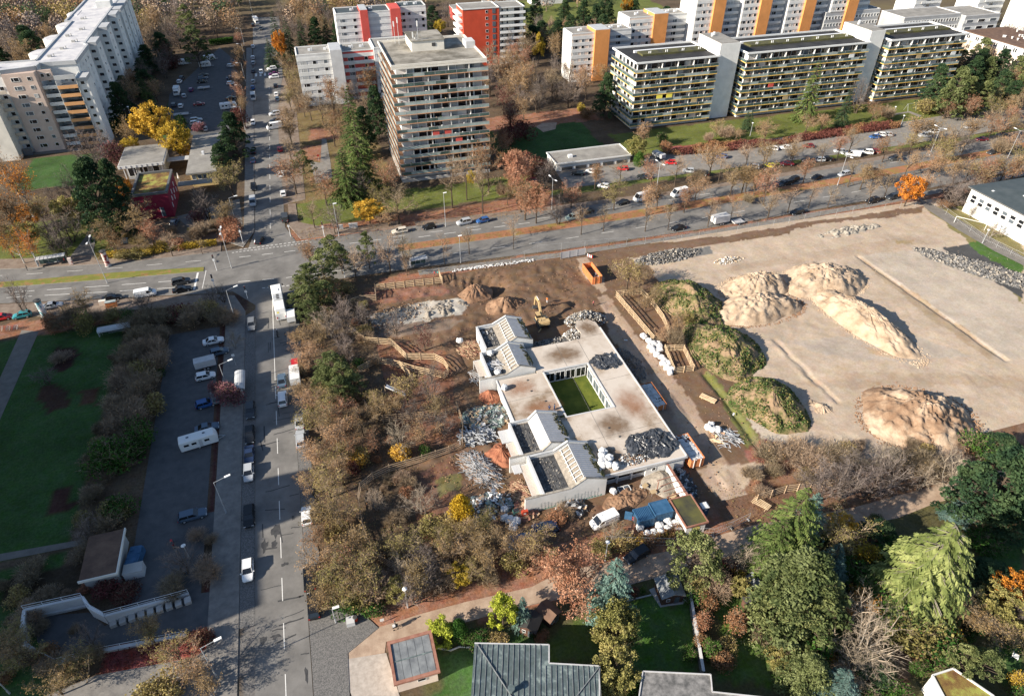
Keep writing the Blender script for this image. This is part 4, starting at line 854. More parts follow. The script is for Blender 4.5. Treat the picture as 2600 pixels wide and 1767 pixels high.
# fallen leaves and low growth under the trees: nobody could count it
fl = MB(); LRG = [(rect(-6, 59.5, 40, 63.5), 1800, .09), (rect(-11, 62, 8, 148), 5200, .10), (rect(8, 122, 26, 148), 900, .1), (rect(8, 64, 22, 100), 2200, .1), (rect(-12, 176, 66, 187), 2200, .14),
                  (rect(20, 165.6, 230, 169), 3600, .14), (rect(58, 54, 110, 66), 2200, .10), (rect(20, 150, 180, 154), 1800, .12), (rect(-12, 205, 22, 260), 1500, .15)]
for poly, n, s in LRG:
 x0, y0, x1, y1 = poly[0][0], poly[0][1], poly[2][0], poly[2][1]
 for k in range(n):
  p = Vector((fr.uniform(x0, x1), fr.uniform(y0, y1), .2 + fr.random() * .08)); u = Vector((fr.uniform(-1, 1), fr.uniform(-1, 1), fr.uniform(-.3, .3))) * s; v_ = Vector((-u.y, u.x, fr.uniform(-.3, .3) * s))
  fl.quad(tuple(p - u), tuple(p + v_), tuple(p + u), tuple(p - v_), fr.choice([0, 0, 1, 2]))
fl.build('fallen_leaves', ['leaf_rust', 'leaf_brown', 'leaf_olive'], kind='stuff', label='loose fallen leaves under the trees and along the verges', cat='leaves')
# thicket floor beside the street
for (x0, y0, x1, y1, code, n, pl) in ((-10.5, 62, 5, 146, 'kBkekO', 34, 'in the undergrowth beside the street'), (62, 61, 112, 67, 'kkeO', 22, 'on the bank right of the path'), (24, 25, 95, 52, 'nneMk', 46, 'in the garden borders at the lower right'),
                                     (-60, 188, -26, 200, 'kkOe', 18, 'behind the hedge at the crossing'), (-52, 86, -43, 145, 'kkke', 44, 'in the dark hedge beside the park lawn'), (-60, 60, -46, 82, 'kkO', 14, 'round the sunken ramp'), (-8, 295, 55, 370, 'kkO', 40, 'behind the white block')):
 for k in range(n):
  c = rnd.choice(code.replace('B', 'k')); h = rnd.uniform(1.2, 3.0)
  x, y = rnd.uniform(x0, x1), rnd.uniform(y0, y1)
  if 29 < x < 56 and y < 55 and code[0] == 'n': continue
  tree(c, x, y, h, h * rnd.uniform(1.2, 1.9), 'low %s %s' % (KIND[c][5], pl), 'low shrubs ' + pl)
# ================================================================= vehicles (x is forward)
def loft(b, secs, mi=0):
 # secs: list of (x, [(y,z)...half outline from bottom to top]) mirrored
 rings = []
 for x, pts in secs:
  o = len(b.v); full = [(x, y, z) for y, z in pts] + [(x, -y, z) for y, z in pts[::-1]]
  b.v.extend(full); rings.append((o, len(full)))
 for (o0, n), (o1, _) in zip(rings, rings[1:]):
  for i in range(n):
   j = (i + 1) % n; b.f.append((o0 + i, o0 + j, o1 + j, o1 + i)); b.m.append(mi)
 o, n = rings[0]; b.f.append(tuple(o + i for i in range(n))); b.m.append(mi)
 o, n = rings[-1]; b.f.append(tuple(o + n - 1 - i for i in range(n))); b.m.append(mi)
def wheelmesh(r=.33, w=.22):
 c = MB(); c.tube((0, -w / 2, 0), (0, w / 2, 0), r, r, 14, 0)
 b = MB(); b.tube((0, -w / 2 - .01, 0), (0, w / 2 + .01, 0), r * .62, r * .62, 10, 0)
 for k in range(5):
  a = k * 1.2566; b.obox((math.cos(a) * r * .3, 0, math.sin(a) * r * .3), (r * .5, w + .03, .05), 0, 0, -a, 0)
 return c.mesh('wheel', 'rubber'), b.mesh('rim', 'metal_pole')
def addwheel(ms_, o, loc):
 put('rim', ms_[1], put('wheel', ms_[0], o, loc))
WH = wheelmesh(); WHB = wheelmesh(.42, .28)
def carparts(L, Wd, H, hood, tail, sill=.24, belt=.92, rake_f=.75, rake_r=.45, hoodz=.80, tailz=.90, roofw=.68):
 """body, glass, lights meshes for a car; hood/tail = x where windscreen/rear window start"""
 h = Wd / 2; x0, x1 = -L / 2, L / 2
 def ring(w, zb, zt, k=.93): return [(w * .90, zb), (w, zb + .16), (w, (zb + zt) / 2 + .05), (w * k, zt)]
 b = MB()
 loft(b, [(x0, ring(h * .80, sill + .12, tailz - .16)), (x0 + .12, ring(h * .93, sill + .04, tailz)), (x0 + .5, ring(h, sill, tailz + .02)),
             (tail, ring(h, sill, belt)), (hood, ring(h, sill, belt)), (hood + (x1 - hood) * .45, ring(h * .98, sill, hoodz + .06)), (x1 - .22, ring(h * .90, sill + .02, hoodz - .06)), (x1, ring(h * .72, sill + .12, hoodz - .24))])
 rf, rr = hood - rake_f, tail + rake_r; g = h * .90; t = h * roofw + .06
 # roof panel and pillars
 b.prism([(rr - .02, -t), (rf + .02, -t), (rf + .10, -t * .7), (rf + .10, t * .7), (rf + .02, t), (rr - .02, t)], H - .05, H, 0)
 for s in (-1, 1):
  b.beam((hood, s * g, belt), (rf, s * t * .98, H - .03), .07, .06); b.beam((tail, s * g, belt), (rr, s * t * .98, H - .03), .12, .08)
  mx = (hood + tail) / 2; b.beam((mx, s * g, belt), (mx, s * t, H - .03), .09, .06)
  b.obox((hood - .18, s * (h + .10), belt + .06), (.14, .18, .14))
  b.beam((rr, s * t, H - .02), (rf, s * t, H - .02), .08, .07)
 G = MB(); g2, t2 = g - .015, t - .02
 a = [(hood + .01, -g2, belt), (hood + .01, g2, belt), (tail - .01, g2, belt), (tail - .01, -g2, belt), (rf, -t2, H - .05), (rf, t2, H - .05), (rr, t2, H - .05), (rr, -t2, H - .05)]
 G.add(a, [(0, 1, 5, 4), (1, 2, 6, 5), (2, 3, 7, 6), (3, 0, 4, 7)])
 HL = MB(); HL.obox((0, 0, 0), (.26, .34, .13)); TL = MB(); TL.obox((0, 0, 0), (.10, .22, .22))
 return dict(body=b, glass=G.mesh('windows', 'car_glass'), hl=HL.mesh('headlight', 'headlight'), tl=TL.mesh('taillight', 'taillight'),
    L=L, W=Wd, H=H, hoodz=hoodz, tailz=tailz, belt=belt)
VT = {
 'hatch': carparts(4.1, 1.78, 1.48, .95, -1.92, rake_r=.35),
 'sedan': carparts(4.6, 1.82, 1.43, .95, -1.55, rake_r=.75, tailz=.93),
 'estate': carparts(4.7, 1.82, 1.48, 1.0, -2.22, rake_r=.35),
 'suv': carparts(4.6, 1.88, 1.70, 1.05, -2.15, belt=1.05, hoodz=.98, tailz=1.05, rake_r=.3, rake_f=.65),
 'van': carparts(5.0, 1.95, 1.95, 1.75, -2.45, belt=1.15, hoodz=1.05, tailz=1.2, rake_f=.8, rake_r=.12, roofw=.82),
 'hvan': carparts(5.9, 2.0, 2.45, 2.35, -2.9, belt=1.30, hoodz=1.15, tailz=1.5, rake_f=.9, rake_r=.06, roofw=.86),
}
for k, v in VT.items():
 if k in ('van', 'hvan'):  # panelled load bay, glass only at the front
  b = v['body']; h = v['W'] / 2; x0 = -v['L'] / 2 + .04; xf = v['L'] / 2 - 2.1
  loft(b, [(x0, [(h * .96, 1.1), (h * .98, v['H'] * .72), (h * .86, v['H'] - .02), (h * .80, v['H'] + .01)]), (xf, [(h * .985, 1.1), (h * .985, v['H'] * .72), (h * .88, v['H'] - .02), (h * .82, v['H'] + .015)])])
 if k == 'suv':
  for s in (-1, 1): v['body'].beam((-1.5, s * .6, v['H'] + .05), (.3, s * .6, v['H'] + .05), .05, .04)
 v['bodym'] = v['body'].mesh('body', 'paint', smooth=False)
def car(t, x, y, rz, color, label, group=None, z=0.06):
 v = VT[t]; o = thing('car' if t not in ('van', 'hvan') else 'van', label, 'van' if 'van' in t else 'car', group, (x, y, z), rz)
 put('body', v['bodym'], o, color=color); put('windows', v['glass'], o)
 L, Wd = v['L'], v['W']; wb = L * .30
 for sx in (-1, 1):
  for sy in (-1, 1):
   addwheel(WH, o, (sx * wb + .05, sy * (Wd / 2 - .10), .33))
 for sy in (-1, 1):
  put('headlight', v['hl'], o, (L / 2 - .19, sy * Wd * .34, v['hoodz'] - .22))
  put('taillight', v['tl'], o, (-L / 2 + .05, sy * Wd * .40, v['tailz'] - .22))
 return o
CC = dict(white=(.80, .80, .79), silver=(.42, .44, .46), grey=(.17, .18, .19), dark=(.045, .05, .055), black=(.012, .013, .015), blue=(.03, .10, .28), navy=(.02, .035, .08),
          red=(.50, .025, .03), darkred=(.20, .02, .03), teal=(.04, .27, .30), beige=(.62, .56, .47), yellow=(.65, .55, .04), purple=(.16, .02, .12), mint=(.33, .42, .38), slate=(.08, .12, .17))
# region x y type colour heading(deg, 0 = +x, 90 = up the street) | label
CARS = '''
A 1690 312 hatch white 90|white hatchback, farthest of the cars parked left of the upper street
A 1690 385 hatch white 90|white hatchback parked bumper to bumper above a silver one, upper street
A 1692 420 estate silver 90|silver estate parked right below a white hatchback, upper street
A 1692 475 sedan dark 90|dark car in shade between silver cars left of the upper street
A 1692 545 hatch silver 90|silver car above a small blue one, upper street
A 1689 585 hatch blue 90|small blue car in shade left of the upper street
A 1690 820 hatch white 270|white car alone in shade on the upper street, car park beside it
A 1690 1010 sedan black 90|upper of two black cars beside the grey roofed pavilion
A 1690 1070 sedan navy 90|lower of two dark cars beside the grey roofed pavilion
A 1693 1250 estate black 270|black car in deep shade just above the silver van
A 1745 482 hatch white 270|white car driving alone in the middle of the upper street
A 1742 192 sedan dark 270|dark car driving towards the far zebra crossing
A 1690 170 suv black 90|black car behind the white lorry at the head of the street
B 105 460 suv white 185|white car topmost of the slanted row right of the upper street
B 115 477 estate black 185|black car second in the slanted row right of the upper street
B 118 494 sedan purple 185|purple car third in the slanted row right of the upper street
B 120 515 suv white 185|white car lowest of the slanted row right of the upper street
B 130 572 hatch dark 90|dark grey car alone below the slanted row of cars
B 135 630 hatch white 90|white car parked nose to tail above a dark one
B 143 662 hatch slate 90|dark slate car nose to tail below a white one
B 125 760 suv white 190|white car parked crosswise on leaves by the tower street
B 130 805 estate dark 190|dark car crosswise between white car and white van
B 160 995 hatch red 90|bright red car parked at the shaded street edge
B 168 1160 estate white 90|white car half hidden under brown trees right of the street
B 182 1290 hatch white 90|white car under the rust brown tree above the crossing
A 1200 545 hatch white 80|white car left of the middle of the top left car park
A 1215 520 hatch dark 80|dark car right behind a white one, top left car park
A 1360 500 sedan dark 10|upper of the dark cars in a cluster, top left car park
A 1355 522 estate slate 10|middle slate car in the cluster, top left car park
A 1350 545 sedan black 10|lower black car in the cluster, top left car park
A 1228 640 hatch silver 100|silver car beside the white box lorry, top left car park
A 1277 600 hatch purple 90|small magenta car alone in the top left car park
A 1330 695 sedan darkred 5|dark red car in the marked bay, top left car park
A 1208 708 hatch white 90|white car beside the marked bays, top left car park
A 1162 700 estate dark 90|dark car at the left edge of the top left car park
A 1305 822 hatch white 5|white car near the lower end of the top left car park
A 1310 800 estate silver 5|silver car behind a white one, lower end of the top left car park
A 1545 440 hatch white 10|white car under the trees at the right rim, top left car park
A 1545 520 sedan navy 10|navy car under the trees at the right rim, top left car park
A 1545 557 hatch white 10|white car just below a navy one, top left car park
A 1545 655 sedan black 10|black car in front of the white camper van
A 1370 860 hatch silver 100|silver car at the very bottom of the top left car park
A 1165 1485 hatch slate 80|dark car standing below the crimson cube building
E 1735 75 estate black 75|black car leaving the upper street at the crossing
E 15 592 hatch red 5|red car cut off by the left edge
E 145 578 hatch teal 185|teal hatchback by the white advertising pillar
E 350 514 sedan silver 5|silver car behind the white advertising pillar
E 745 462 sedan black 5|black car above the orange utility cabinet
E 1210 355 suv dark 8|dark people carrier waiting in the upper lane at the stop line
E 1215 405 sedan black 8|black saloon waiting in the lower lane at the stop line
E 1680 640 estate grey 270|grey car parked topmost in the cobbled bays left of the street
E 1425 750 sedan white 5|white saloon at the top of the shaded car park
E 1465 822 hatch slate 10|blue grey car under the pale bare shrub in the shaded car park
E 1372 985 hatch white 5|white hatchback just below the grey trailer
E 1375 1168 hatch blue 10|blue car with pale roof left of the red shrub
E 1440 1125 hatch grey 100|grey car hidden behind the red shrub
E 1382 1330 sedan slate 5|dark slate car directly above the big caravan
E 1672 1215 estate dark 270|dark car below the glass roofed bus shelter
E 1667 1378 estate black 270|black car third in the cobbled bays left of the street
E 1665 1510 sedan navy 270|navy car just above a silver one left of the street
I 1660 85 hatch silver 270|silver car with dark windscreen left of the street beside the lamp
I 1662 375 estate black 270|long black car beside the empty cobbled bay
I 1655 735 hatch white 270|white car with dark glass, lowest in the cobbled bays
I 1285 368 estate slate 5|long dark car parked under the leaning street lamp
F 172 1012 sedan slate 90|slate blue car driving up the street behind the white coach
F 178 1137 suv white 90|white car driving up the street below a slate blue one
F 262 903 hatch red 90|red car tucked under trees right of the street
F 290 1287 sedan silver 90|upper of two silver cars parked beside the thicket
F 297 1402 estate silver 90|lower of two silver cars parked beside the thicket
J 338 370 hatch white 90|white car alone in the cobbled bay right of the street
J 357 792 suv black 90|black car with roof rails half under the trees
J 383 970 estate black 90|black car lowest on the right of the street
B 960 1542 estate beige 185|beige car leftmost on the dual carriageway below the tower lawn
B 1155 1515 hatch black 185|black car between beige and silver cars below the tower lawn
B 1390 1485 suv silver 188|silver car between black and blue cars below the tower lawn
B 1515 1472 hatch blue 188|blue car parked below the tower lawn
C 405 1452 suv mint 190|pale green car half under a tree on the carriageway
C 500 1412 sedan black 190|black car behind the pale green one
C 740 1352 sedan black 190|black car parked in front of two white vans
C 612 1242 hatch white 140|white car alone near the verge below the garage building
C 440 1158 estate black 160|black car just below the left end of the garage building
C 530 1145 hatch white 150|white car next to a black one below the garage building
C 740 1126 hatch red 160|red car below the right end of the garage building
C 1060 1086 hatch red 160|red car in the middle of the pale car park
C 1268 1157 estate black 145|black car behind a bare tree in the pale car park
C 1400 1046 hatch blue 160|blue car far left in the back row of the pale car park
C 1610 1112 estate silver 140|silver car parked slanted left of the yellow one
C 1715 1108 hatch yellow 160|bright yellow car in the pale car park
C 1665 1120 sedan black 145|black car squeezed between silver and yellow cars
C 1740 992 hatch white 150|white car under a bare tree, back of the pale car park
C 1833 987 sedan white 160|white saloon at the back of the pale car park
C 130 1205 hatch darkred 160|dark red car under bare trees left of the garage building
C 1110 1522 sedan black 185|black car alone on the lower carriageway beside the tree row
C 1835 1222 estate black 190|black car rightmost of the row opposite the pale car park
D 258 1092 sedan darkred 160|dark red car right of the yellow one
D 400 977 hatch darkred 165|small dark red car at the back of the pale car park
D 400 1072 suv dark 165|dark car beside a silver car under bare trees
D 468 1067 estate silver 165|silver car under bare trees in the pale car park
D 520 1060 sedan black 160|black car right of the silver one under bare trees
D 790 1017 suv white 150|white car beside the striped van in the pale car park
D 838 1010 estate darkred 150|dark red car right of the white car by the striped van
D 845 915 hatch blue 165|blue car left of two white ones at the car park back
D 882 900 hatch white 150|left of two white cars at the back of the car park
D 925 898 hatch silver 150|pale silver car at the right end of the back row
D 300 1202 suv black 195|black car with pale roof parked on the carriageway edge
D 232 1225 sedan dark 195|dark car at the left end of the black row
D 458 1185 sedan black 195|black car casting a long shadow by the orange young tree
D 640 1162 estate silver 190|silver car on the upper carriageway by a lamp post
D 820 1132 sedan grey 195|dark grey car driving on the upper carriageway
D 325 1417 estate black 188|dark estate on the lower carriageway before the soil bank
D 830 1342 suv black 188|left of two black cars by the orange tree
D 962 1317 suv dark 188|right of two dark cars by the orange tree
D 1340 1265 sedan black 190|black car behind bare trees right of the orange tree
D 1632 1017 estate dark 190|left of two dark cars at the far right of the carriageway
D 1787 996 suv black 190|right of two dark cars at the far right of the carriageway
D 1670 695 hatch white 160|white car half hidden among pines at the right edge
D 1300 930 sedan black 170|black car under trees near the right lamp
D 1700 900 sedan dark 170|dark car in the shade of trees at the far right
D 1180 905 suv silver 165|silver car under trees left of the double lamp, far lot
D 1240 880 hatch white 165|white car under trees at the far end of the pale lot
D 1480 850 hatch silver 165|silver car far back between bare trees at the right
D 1560 930 sedan darkred 165|dark red car on the shaded verge at the far right
D 610 1010 hatch silver 160|silver car left of the striped van behind a bare tree
D 980 1060 suv dark 165|dark car at the verge below the reddish tree
C 1180 1140 hatch silver 150|silver car right of the red car in the pale lot
C 880 1180 sedan dark 150|dark car at the lower rim of the pale lot
K 835 632 estate black 195|black estate parked on the footpath beside the wire fence
'''
for line in CARS.strip().splitlines():
 a, lab = line.split('|'); r, x, y, t, c, rz = a.split()
 wx, wy = W(r, float(x), float(y), .7)
 car(t, wx, wy, math.radians(float(rz)), CC[c], lab, 'parked and driving cars', .13 if c == 'xx' else .07)
VANS = '''
A 1688 1345 van silver 270|silver van in sunlight left of the upper street
B 122 845 hvan white 190|white van crosswise at the right edge of the upper street
B 193 1450 van dark 90|dark van at the corner of the tower lawn
E 970 430 van white 5|white delivery van driving right past the hedge
C 868 1320 hvan white 190|left of two white vans on the dual carriageway
C 1118 1290 hvan white 190|right of two white vans on the dual carriageway
D 700 1027 van white 150|white van with green stripes beside a white car
K 615 400 van white 190|white van parked on the building site forecourt
A 1692 650 hvan silver 270|silver grey pickup style van left of the upper street
'''
for line in VANS.strip().splitlines():
 a, lab = line.split('|'); r, x, y, t, c, rz = a.split(); wx, wy = W(r, float(x), float(y), 1.0)
 car(t, wx, wy, math.radians(float(rz)), CC[c], lab, 'parked and driving vans', .07)
# --- caravans, trailers, lorries, coach
def caravan(x, y, rz, L, label, motor=False):
 o = thing('camper_van' if motor else 'caravan', label, 'camper van' if motor else 'caravan', 'caravans and campers', (x, y, .07), rz)
 b = MB(); h = 1.12
 prof = [(.45, .35), (1.7, .5)]
 loft(b, [(-L / 2, [(h * .9, .5), (h * .96, 1.2), (h * .93, 2.2), (h * .8, 2.35)]), (-L / 2 + .15, [(h, .42), (h, 1.2), (h, 2.42), (h * .9, 2.55)]),
             (L / 2 - .5, [(h, .42), (h, 1.2), (h, 2.42), (h * .9, 2.55)]), (L / 2 - .1, [(h * .98, .42), (h * .98, 1.1), (h * .95, 1.75), (h * .8, 2.0)]), (L / 2, [(h * .92, .55), (h * .94, .9), (h * .9, 1.2), (h * .8, 1.3)])])
 b.build('body', 'frame_white', o)
 for i, f in enumerate((-.32, -.12, .22)):
  for s in (-1, 1):
   w = MB(); w.obox((0, 0, 0), (L * .13, .03, .5)); w.build('window', 'car_glass', o, loc=(f * L, s * (h + .01), 1.65))
 d = MB(); d.obox((0, 0, 0), (.6, .03, 1.7)); d.build('door', 'wall_lightgrey', o, loc=(.05 * L, -h - .01, 1.35))
 for f in (-.25, .18):
  k = MB(); k.box(-.35, -.3, 0, .35, .3, .10); k.obox((0, 0, .11), (.5, .4, .04), mi=1); k.build('roof_hatch', ['metal_bright', 'glass_mid'], o, loc=(f * L, 0, 2.55))
 for f in ((-.02,) if not motor else (-.3, .32)):
  for s in (-1, 1): addwheel(WH, o, (f * L, s * (h - .12), .33))
 if not motor:
  t = MB(); t.beam((L / 2, .5, .45), (L / 2 + 1.3, 0, .45), .08, .1); t.beam((L / 2, -.5, .45), (L / 2 + 1.3, 0, .45), .08, .1); t.tube((L / 2 + 1.1, 0, .0), (L / 2 + 1.1, 0, .6), .05); t.build('drawbar', 'metal_pole', o)
 else:
  g = MB(); g.obox((0, 0, 0), (.05, 1.7, .7), 0, 0, -.5); g.build('windscreen', 'car_glass', o, loc=(L / 2 - .22, 0, 1.55))
caravan(*W('E', 1330, 1420, 1), math.radians(9), 6.8, 'long white caravan in the shaded car park beside the street')
caravan(*W('A', 1370, 436, 1), math.radians(2), 5.2, 'white caravan in front of another in the top left car park')
caravan(*W('A', 1400, 392, 1), math.radians(20), 5.2, 'white caravan under the dark pine in the top left car park')
caravan(*W('A', 1527, 713, 1), math.radians(4), 6.6, 'white camper van at the right rim of the top left car park', True)
caravan(*W('A', 1225, 420, 1), math.radians(4), 4.6, 'grey shaded caravan under trees at the far left car park')
def lorry(x, y, rz, L, boxc, label, H=3.2, cab=True, W2=1.2):
 o = thing('lorry' if cab else 'box_trailer', label, 'lorry' if cab else 'trailer', None, (x, y, .07), rz)
 b = MB(); xb = L / 2 - (1.9 if cab else 0)
 b.box(-L / 2, -W2, .95, xb, W2, H)
 for s in (-1, 1): b.beam((-L / 2, s * W2, H), (xb, s * W2, H), .08, .08, 1)
 b.build('load_box', [boxc, 'metal_pole'], o)
 c = MB(); c.box(-L / 2, -.5, .6, L / 2 - .4, .5, .92); c.build('chassis', 'metal_dark', o)
 if cab:
  k = MB(); h = 1.08
  loft(k, [(xb + .1, [(h, .5), (h, 1.3), (h * .98, 2.2), (h * .85, 2.35)]), (L / 2 - .5, [(h, .5), (h, 1.3), (h * .95, 2.2), (h * .8, 2.35)]), (L / 2, [(h, .5), (h, 1.2), (h * .97, 1.3), (h * .95, 1.35)])])
  k.build('cab', 'frame_white', o)
  g = MB(); g.obox((0, 0, 0), (.04, 1.8, .85), 0, 0, -.48); g.build('windscreen', 'car_glass', o, loc=(L / 2 - .20, 0, 1.82))
 for f in ((-.3, .36) if cab else (-.08, .08)):
  for s in (-1, 1): addwheel(WHB, o, (f * L, s * (W2 - .15), .42))
 return o
lorry(*W('A', 1710, 140, 1.5), math.radians(280), 8.5, 'frame_white', 'white box lorry at the far end of the upper street')
lorry(*W('A', 1180, 610, 1.5), math.radians(270), 6.5, 'frame_white', 'white box lorry in the top left car park beside a silver car', 3.0)
lorry(*W('C', 1392, 1468, 1.5), math.radians(5), 5.2, 'tin_pale', 'silver grey box trailer on the lower carriageway', 2.9, False)
lorry(*W('E', 1372, 905, 1.2), math.radians(8), 4.3, 'tin_pale', 'pale grey horse box trailer above a white hatchback', 2.5, False, 1.0)
lorry(*W('F', 262, 985, 1.2), math.radians(90), 5.8, 'frame_white', 'white flat topped lorry parked below the red car', 2.7, True, 1.05)
lorry(*W('F', 236, 592, 1.2), math.radians(90), 3.6, 'frame_white', 'small white box trailer beside the coach under pine trees', 2.3, False, .95)
lorry(*W('C', 980, 1040, 1.2), math.radians(285), 5.0, 'tin', 'silver covered trailer by the garden edge of the pale car park', 2.2, False, 1.0)
def flat_trailer(x, y, rz, L, label):
 o = thing('flat_trailer', label, 'trailer', None, (x, y, .07), rz)
 b = MB(); b.box(-L / 2, -1, .6, L / 2, 1, .7)
 for s in (-1, 1): b.box(-L / 2, s * 1 - .03, .7, L / 2, s * 1 + .03, 1.0)
 b.box(-L / 2 - .03, -1, .7, -L / 2 + .03, 1, 1.0); b.build('bed', 'tin_pale', o)
 for s in (-1, 1): addwheel(WH, o, (-.1, s * 1.02, .33))
 t = MB(); t.beam((L / 2, 0, .55), (L / 2 + 1.2, 0, .5), .08, .08); t.build('drawbar', 'metal_pole', o)
flat_trailer(*W('A', 1362, 588, .7), 0.05, 5.0, 'white flat trailer in the middle of the top left car park')
flat_trailer(*W('A', 1210, 765, .7), 0.02, 5.6, 'grey flat trailer at the lower left of the top left car park')
flat_trailer(*W('C', 1510, 1482, .7), 0.05, 3.6, 'small flat trailer right of the silver box trailer')
# coach with rear facing the camera
cx, cy = W('F', 150, 480, 2.2)
o = thing('coach', 'white coach with roof air conditioner entering the crossing', 'coach', None, (cx, cy, .08), math.radians(94))
b = MB(); h = 1.27; L = 12.2
loft(b, [(-L / 2, [(h * .93, .4), (h * .97, 1.2), (h * .95, 2.0), (h * .85, 2.1)]), (-L / 2 + .35, [(h, .35), (h, 1.3), (h * .97, 3.1), (h * .86, 3.25)]), (L / 2 - .5, [(h, .35), (h, 1.3), (h * .97, 3.15), (h * .86, 3.3)]), (L / 2, [(h * .95, .4), (h * .97, 1.2), (h * .92, 2.9), (h * .8, 3.0)])])
b.build('body', 'frame_white', o)
for s in (-1, 1):
 for k in range(6):
  g = MB(); g.obox((0, 0, 0), (1.55, .03, .95)); g.build('window', 'car_glass', o, loc=(-4.3 + k * 1.75, s * (h + .0), 2.15))
g = MB(); g.obox((0, 0, 0), (.03, 1.9, .75), 0, 0, .30); g.build('rear_window', 'car_glass', o, loc=(-L / 2 + .16, 0, 2.45))
g = MB(); g.obox((0, 0, 0), (.04, .45, .4), 0, 0, .30); g.build('route_board', 'mural_yellow', o, loc=(-L / 2 + .12, .6, 2.5))
ac = MB(); ac.box(-1.6, -1.1, 0, 1.3, 1.1, .22)
for k in range(3): ac.box(-1.2 + k * .8, -.32, .2, -.65 + k * .8, .32, .27, 1)
ac.build('air_conditioner', ['tin', 'metal_dark'], o, loc=(-.3, 0, 3.27))
k = MB(); k.box(-.5, -.45, 0, .5, .45, .12); k.build('roof_hatch', 'metal_bright', o, loc=(3.0, 0, 3.28))
for s in (-1, 1):
 for f in (-.26, .33): addwheel(WHB, o, (f * L, s * (h - .12), .45))
 m = MB(); m.beam((L / 2 - .1, s * h, 2.9), (L / 2 + .3, s * (h + .35), 2.8), .05, .05); m.obox((L / 2 + .3, s * (h + .38), 2.5), (.12, .25, .5)); m.build('mirror', 'metal_dark', o)
 tl = MB(); tl.obox((0, 0, 0), (.1, .25, .5)); tl.build('taillight', 'taillight', o, loc=(-L / 2, s * 1.0, 1.1))
def text(body, size, m, parent=None, loc=(0, 0, 0), rot=(0, 0, 0), name='lettering', ext=.004):
 cu = bpy.data.curves.new(name, 'FONT'); cu.body = body; cu.size = size; cu.align_x = 'CENTER'; cu.align_y = 'CENTER'; cu.extrude = ext; cu.materials.append(M[m])
 q = bpy.data.objects.new(name, cu); COL.objects.link(q); bpy.context.view_layer.update()
 me = bpy.data.meshes.new_from_object(q.evaluated_get(bpy.context.evaluated_depsgraph_get())); bpy.data.objects.remove(q)
 return put(name, me, parent, loc, rot=rot)
text('FUTREAM', .34, 'metal_dark', o, (-L / 2 + .02, 0, 1.9), (math.radians(90 - 8), 0, math.radians(-90)))
# motorcyclist's bike is built with the people further down
# ================================================================= buildings
def unit_window(kind, frame='frame_white'):
 b = MB(); t = .07
 b.box(-.5, -.5, -.5, .5, .2, -.5 + t, 0); b.box(-.5, -.5, .5 - t, .5, .2, .5, 0)
 b.box(-.5, -.5, -.5 + t, -.5 + t * .8, .2, .5 - t, 0); b.box(.5 - t * .8, -.5, -.5 + t, .5, .2, .5 - t, 0)
 b.box(-.5 + t * .8, -.18, -.5 + t, .5 - t * .8, .1, .5 - t, 1)
 return b.mesh('window', [frame, kind])
def double_window(kind):
 b = MB(); t = .07
 b.box(-.5, -.5, -.5, .5, .2, -.5 + t, 0); b.box(-.5, -.5, .5 - t, .5, .2, .5, 0)
 for x in (-.5, -.18, .5 - t * .7): b.box(x, -.5, -.5 + t, x + t * .7, .2, .5 - t, 0)
 b.box(-.5 + t * .7, -.18, -.5 + t, .5 - t * .7, .1, .5 - t, 1)
 return b.mesh('window', ['frame_white', kind])
UW = {k: unit_window('glass_' + k) for k in ('dark', 'mid', 'curtain', 'beige')}
DW = {k: double_window('glass_' + k) for k in ('dark', 'mid', 'curtain')}
UD = {k: unit_window('glass_' + k, 'frame_dark') for k in ('dark', 'mid', 'curtain')}
FACE = {'S': (0, (0, -1)), 'E': (math.pi / 2, (1, 0)), 'W': (-math.pi / 2, (-1, 0)), 'N': (math.pi, (0, 1))}
def pick(p='dddmc'): return {'d': 'dark', 'm': 'mid', 'c': 'curtain', 'b': 'beige'}[rnd.choice(p)]
def win(par, face, x, y, z, w, h, kind=None, set_=UW, d=.12, name='window'):
 rz, n = FACE[face]; kind = kind or pick()
 if kind not in set_: kind = 'dark'
 return put(name, set_[kind], par, (x + n[0] * .02, y + n[1] * .02, z), rz, (w, d, h))
UB = MB().box(-.5, -.5, -.5, .5, .5, .5)
_ub = {}
def blk(par, name, m, x0, y0, z0, x1, y1, z1, **kw):
 if m not in _ub: _ub[m] = UB.mesh(name, m)
 return put(name, _ub[m], par, ((x0 + x1) / 2, (y0 + y1) / 2, (z0 + z1) / 2), 0, (abs(x1 - x0), abs(y1 - y0), abs(z1 - z0)), **kw)
def flat_roof(par, x0, y0, x1, y1, z, mroof, mpar, ph=.35, pw=.35, over=0.0):
 x0 -= over; y0 -= over; x1 += over; y1 += over
 b = MB(); b.box(x0, y0, z, x1, y1, z + .12, 0); b.build('roof', mroof, par)
 p = MB(); p.box(x0, y0, z + .12, x1, y0 + pw, z + ph); p.box(x0, y1 - pw, z + .12, x1, y1, z + ph); p.box(x0, y0 + pw, z + .12, x0 + pw, y1 - pw, z + ph); p.box(x1 - pw, y0 + pw, z + .12, x1, y1 - pw, z + ph)
 p.build('parapet', mpar, par)
def railing_mesh(m):
 b = MB(); b.box(-.485, -.02, 0, .485, .02, .86, 0); b.box(-.5, -.035, .92, .5, .035, 1.0, 1)
 b.box(-.5, -.04, 0, -.485, .04, .95, 1); b.box(.485, -.04, 0, .5, .04, .95, 1)
 return b.mesh('balcony_panel', [m, 'metal_pole'])
RG = [railing_mesh('rail_glass'), railing_mesh('rail_glass_dark')]
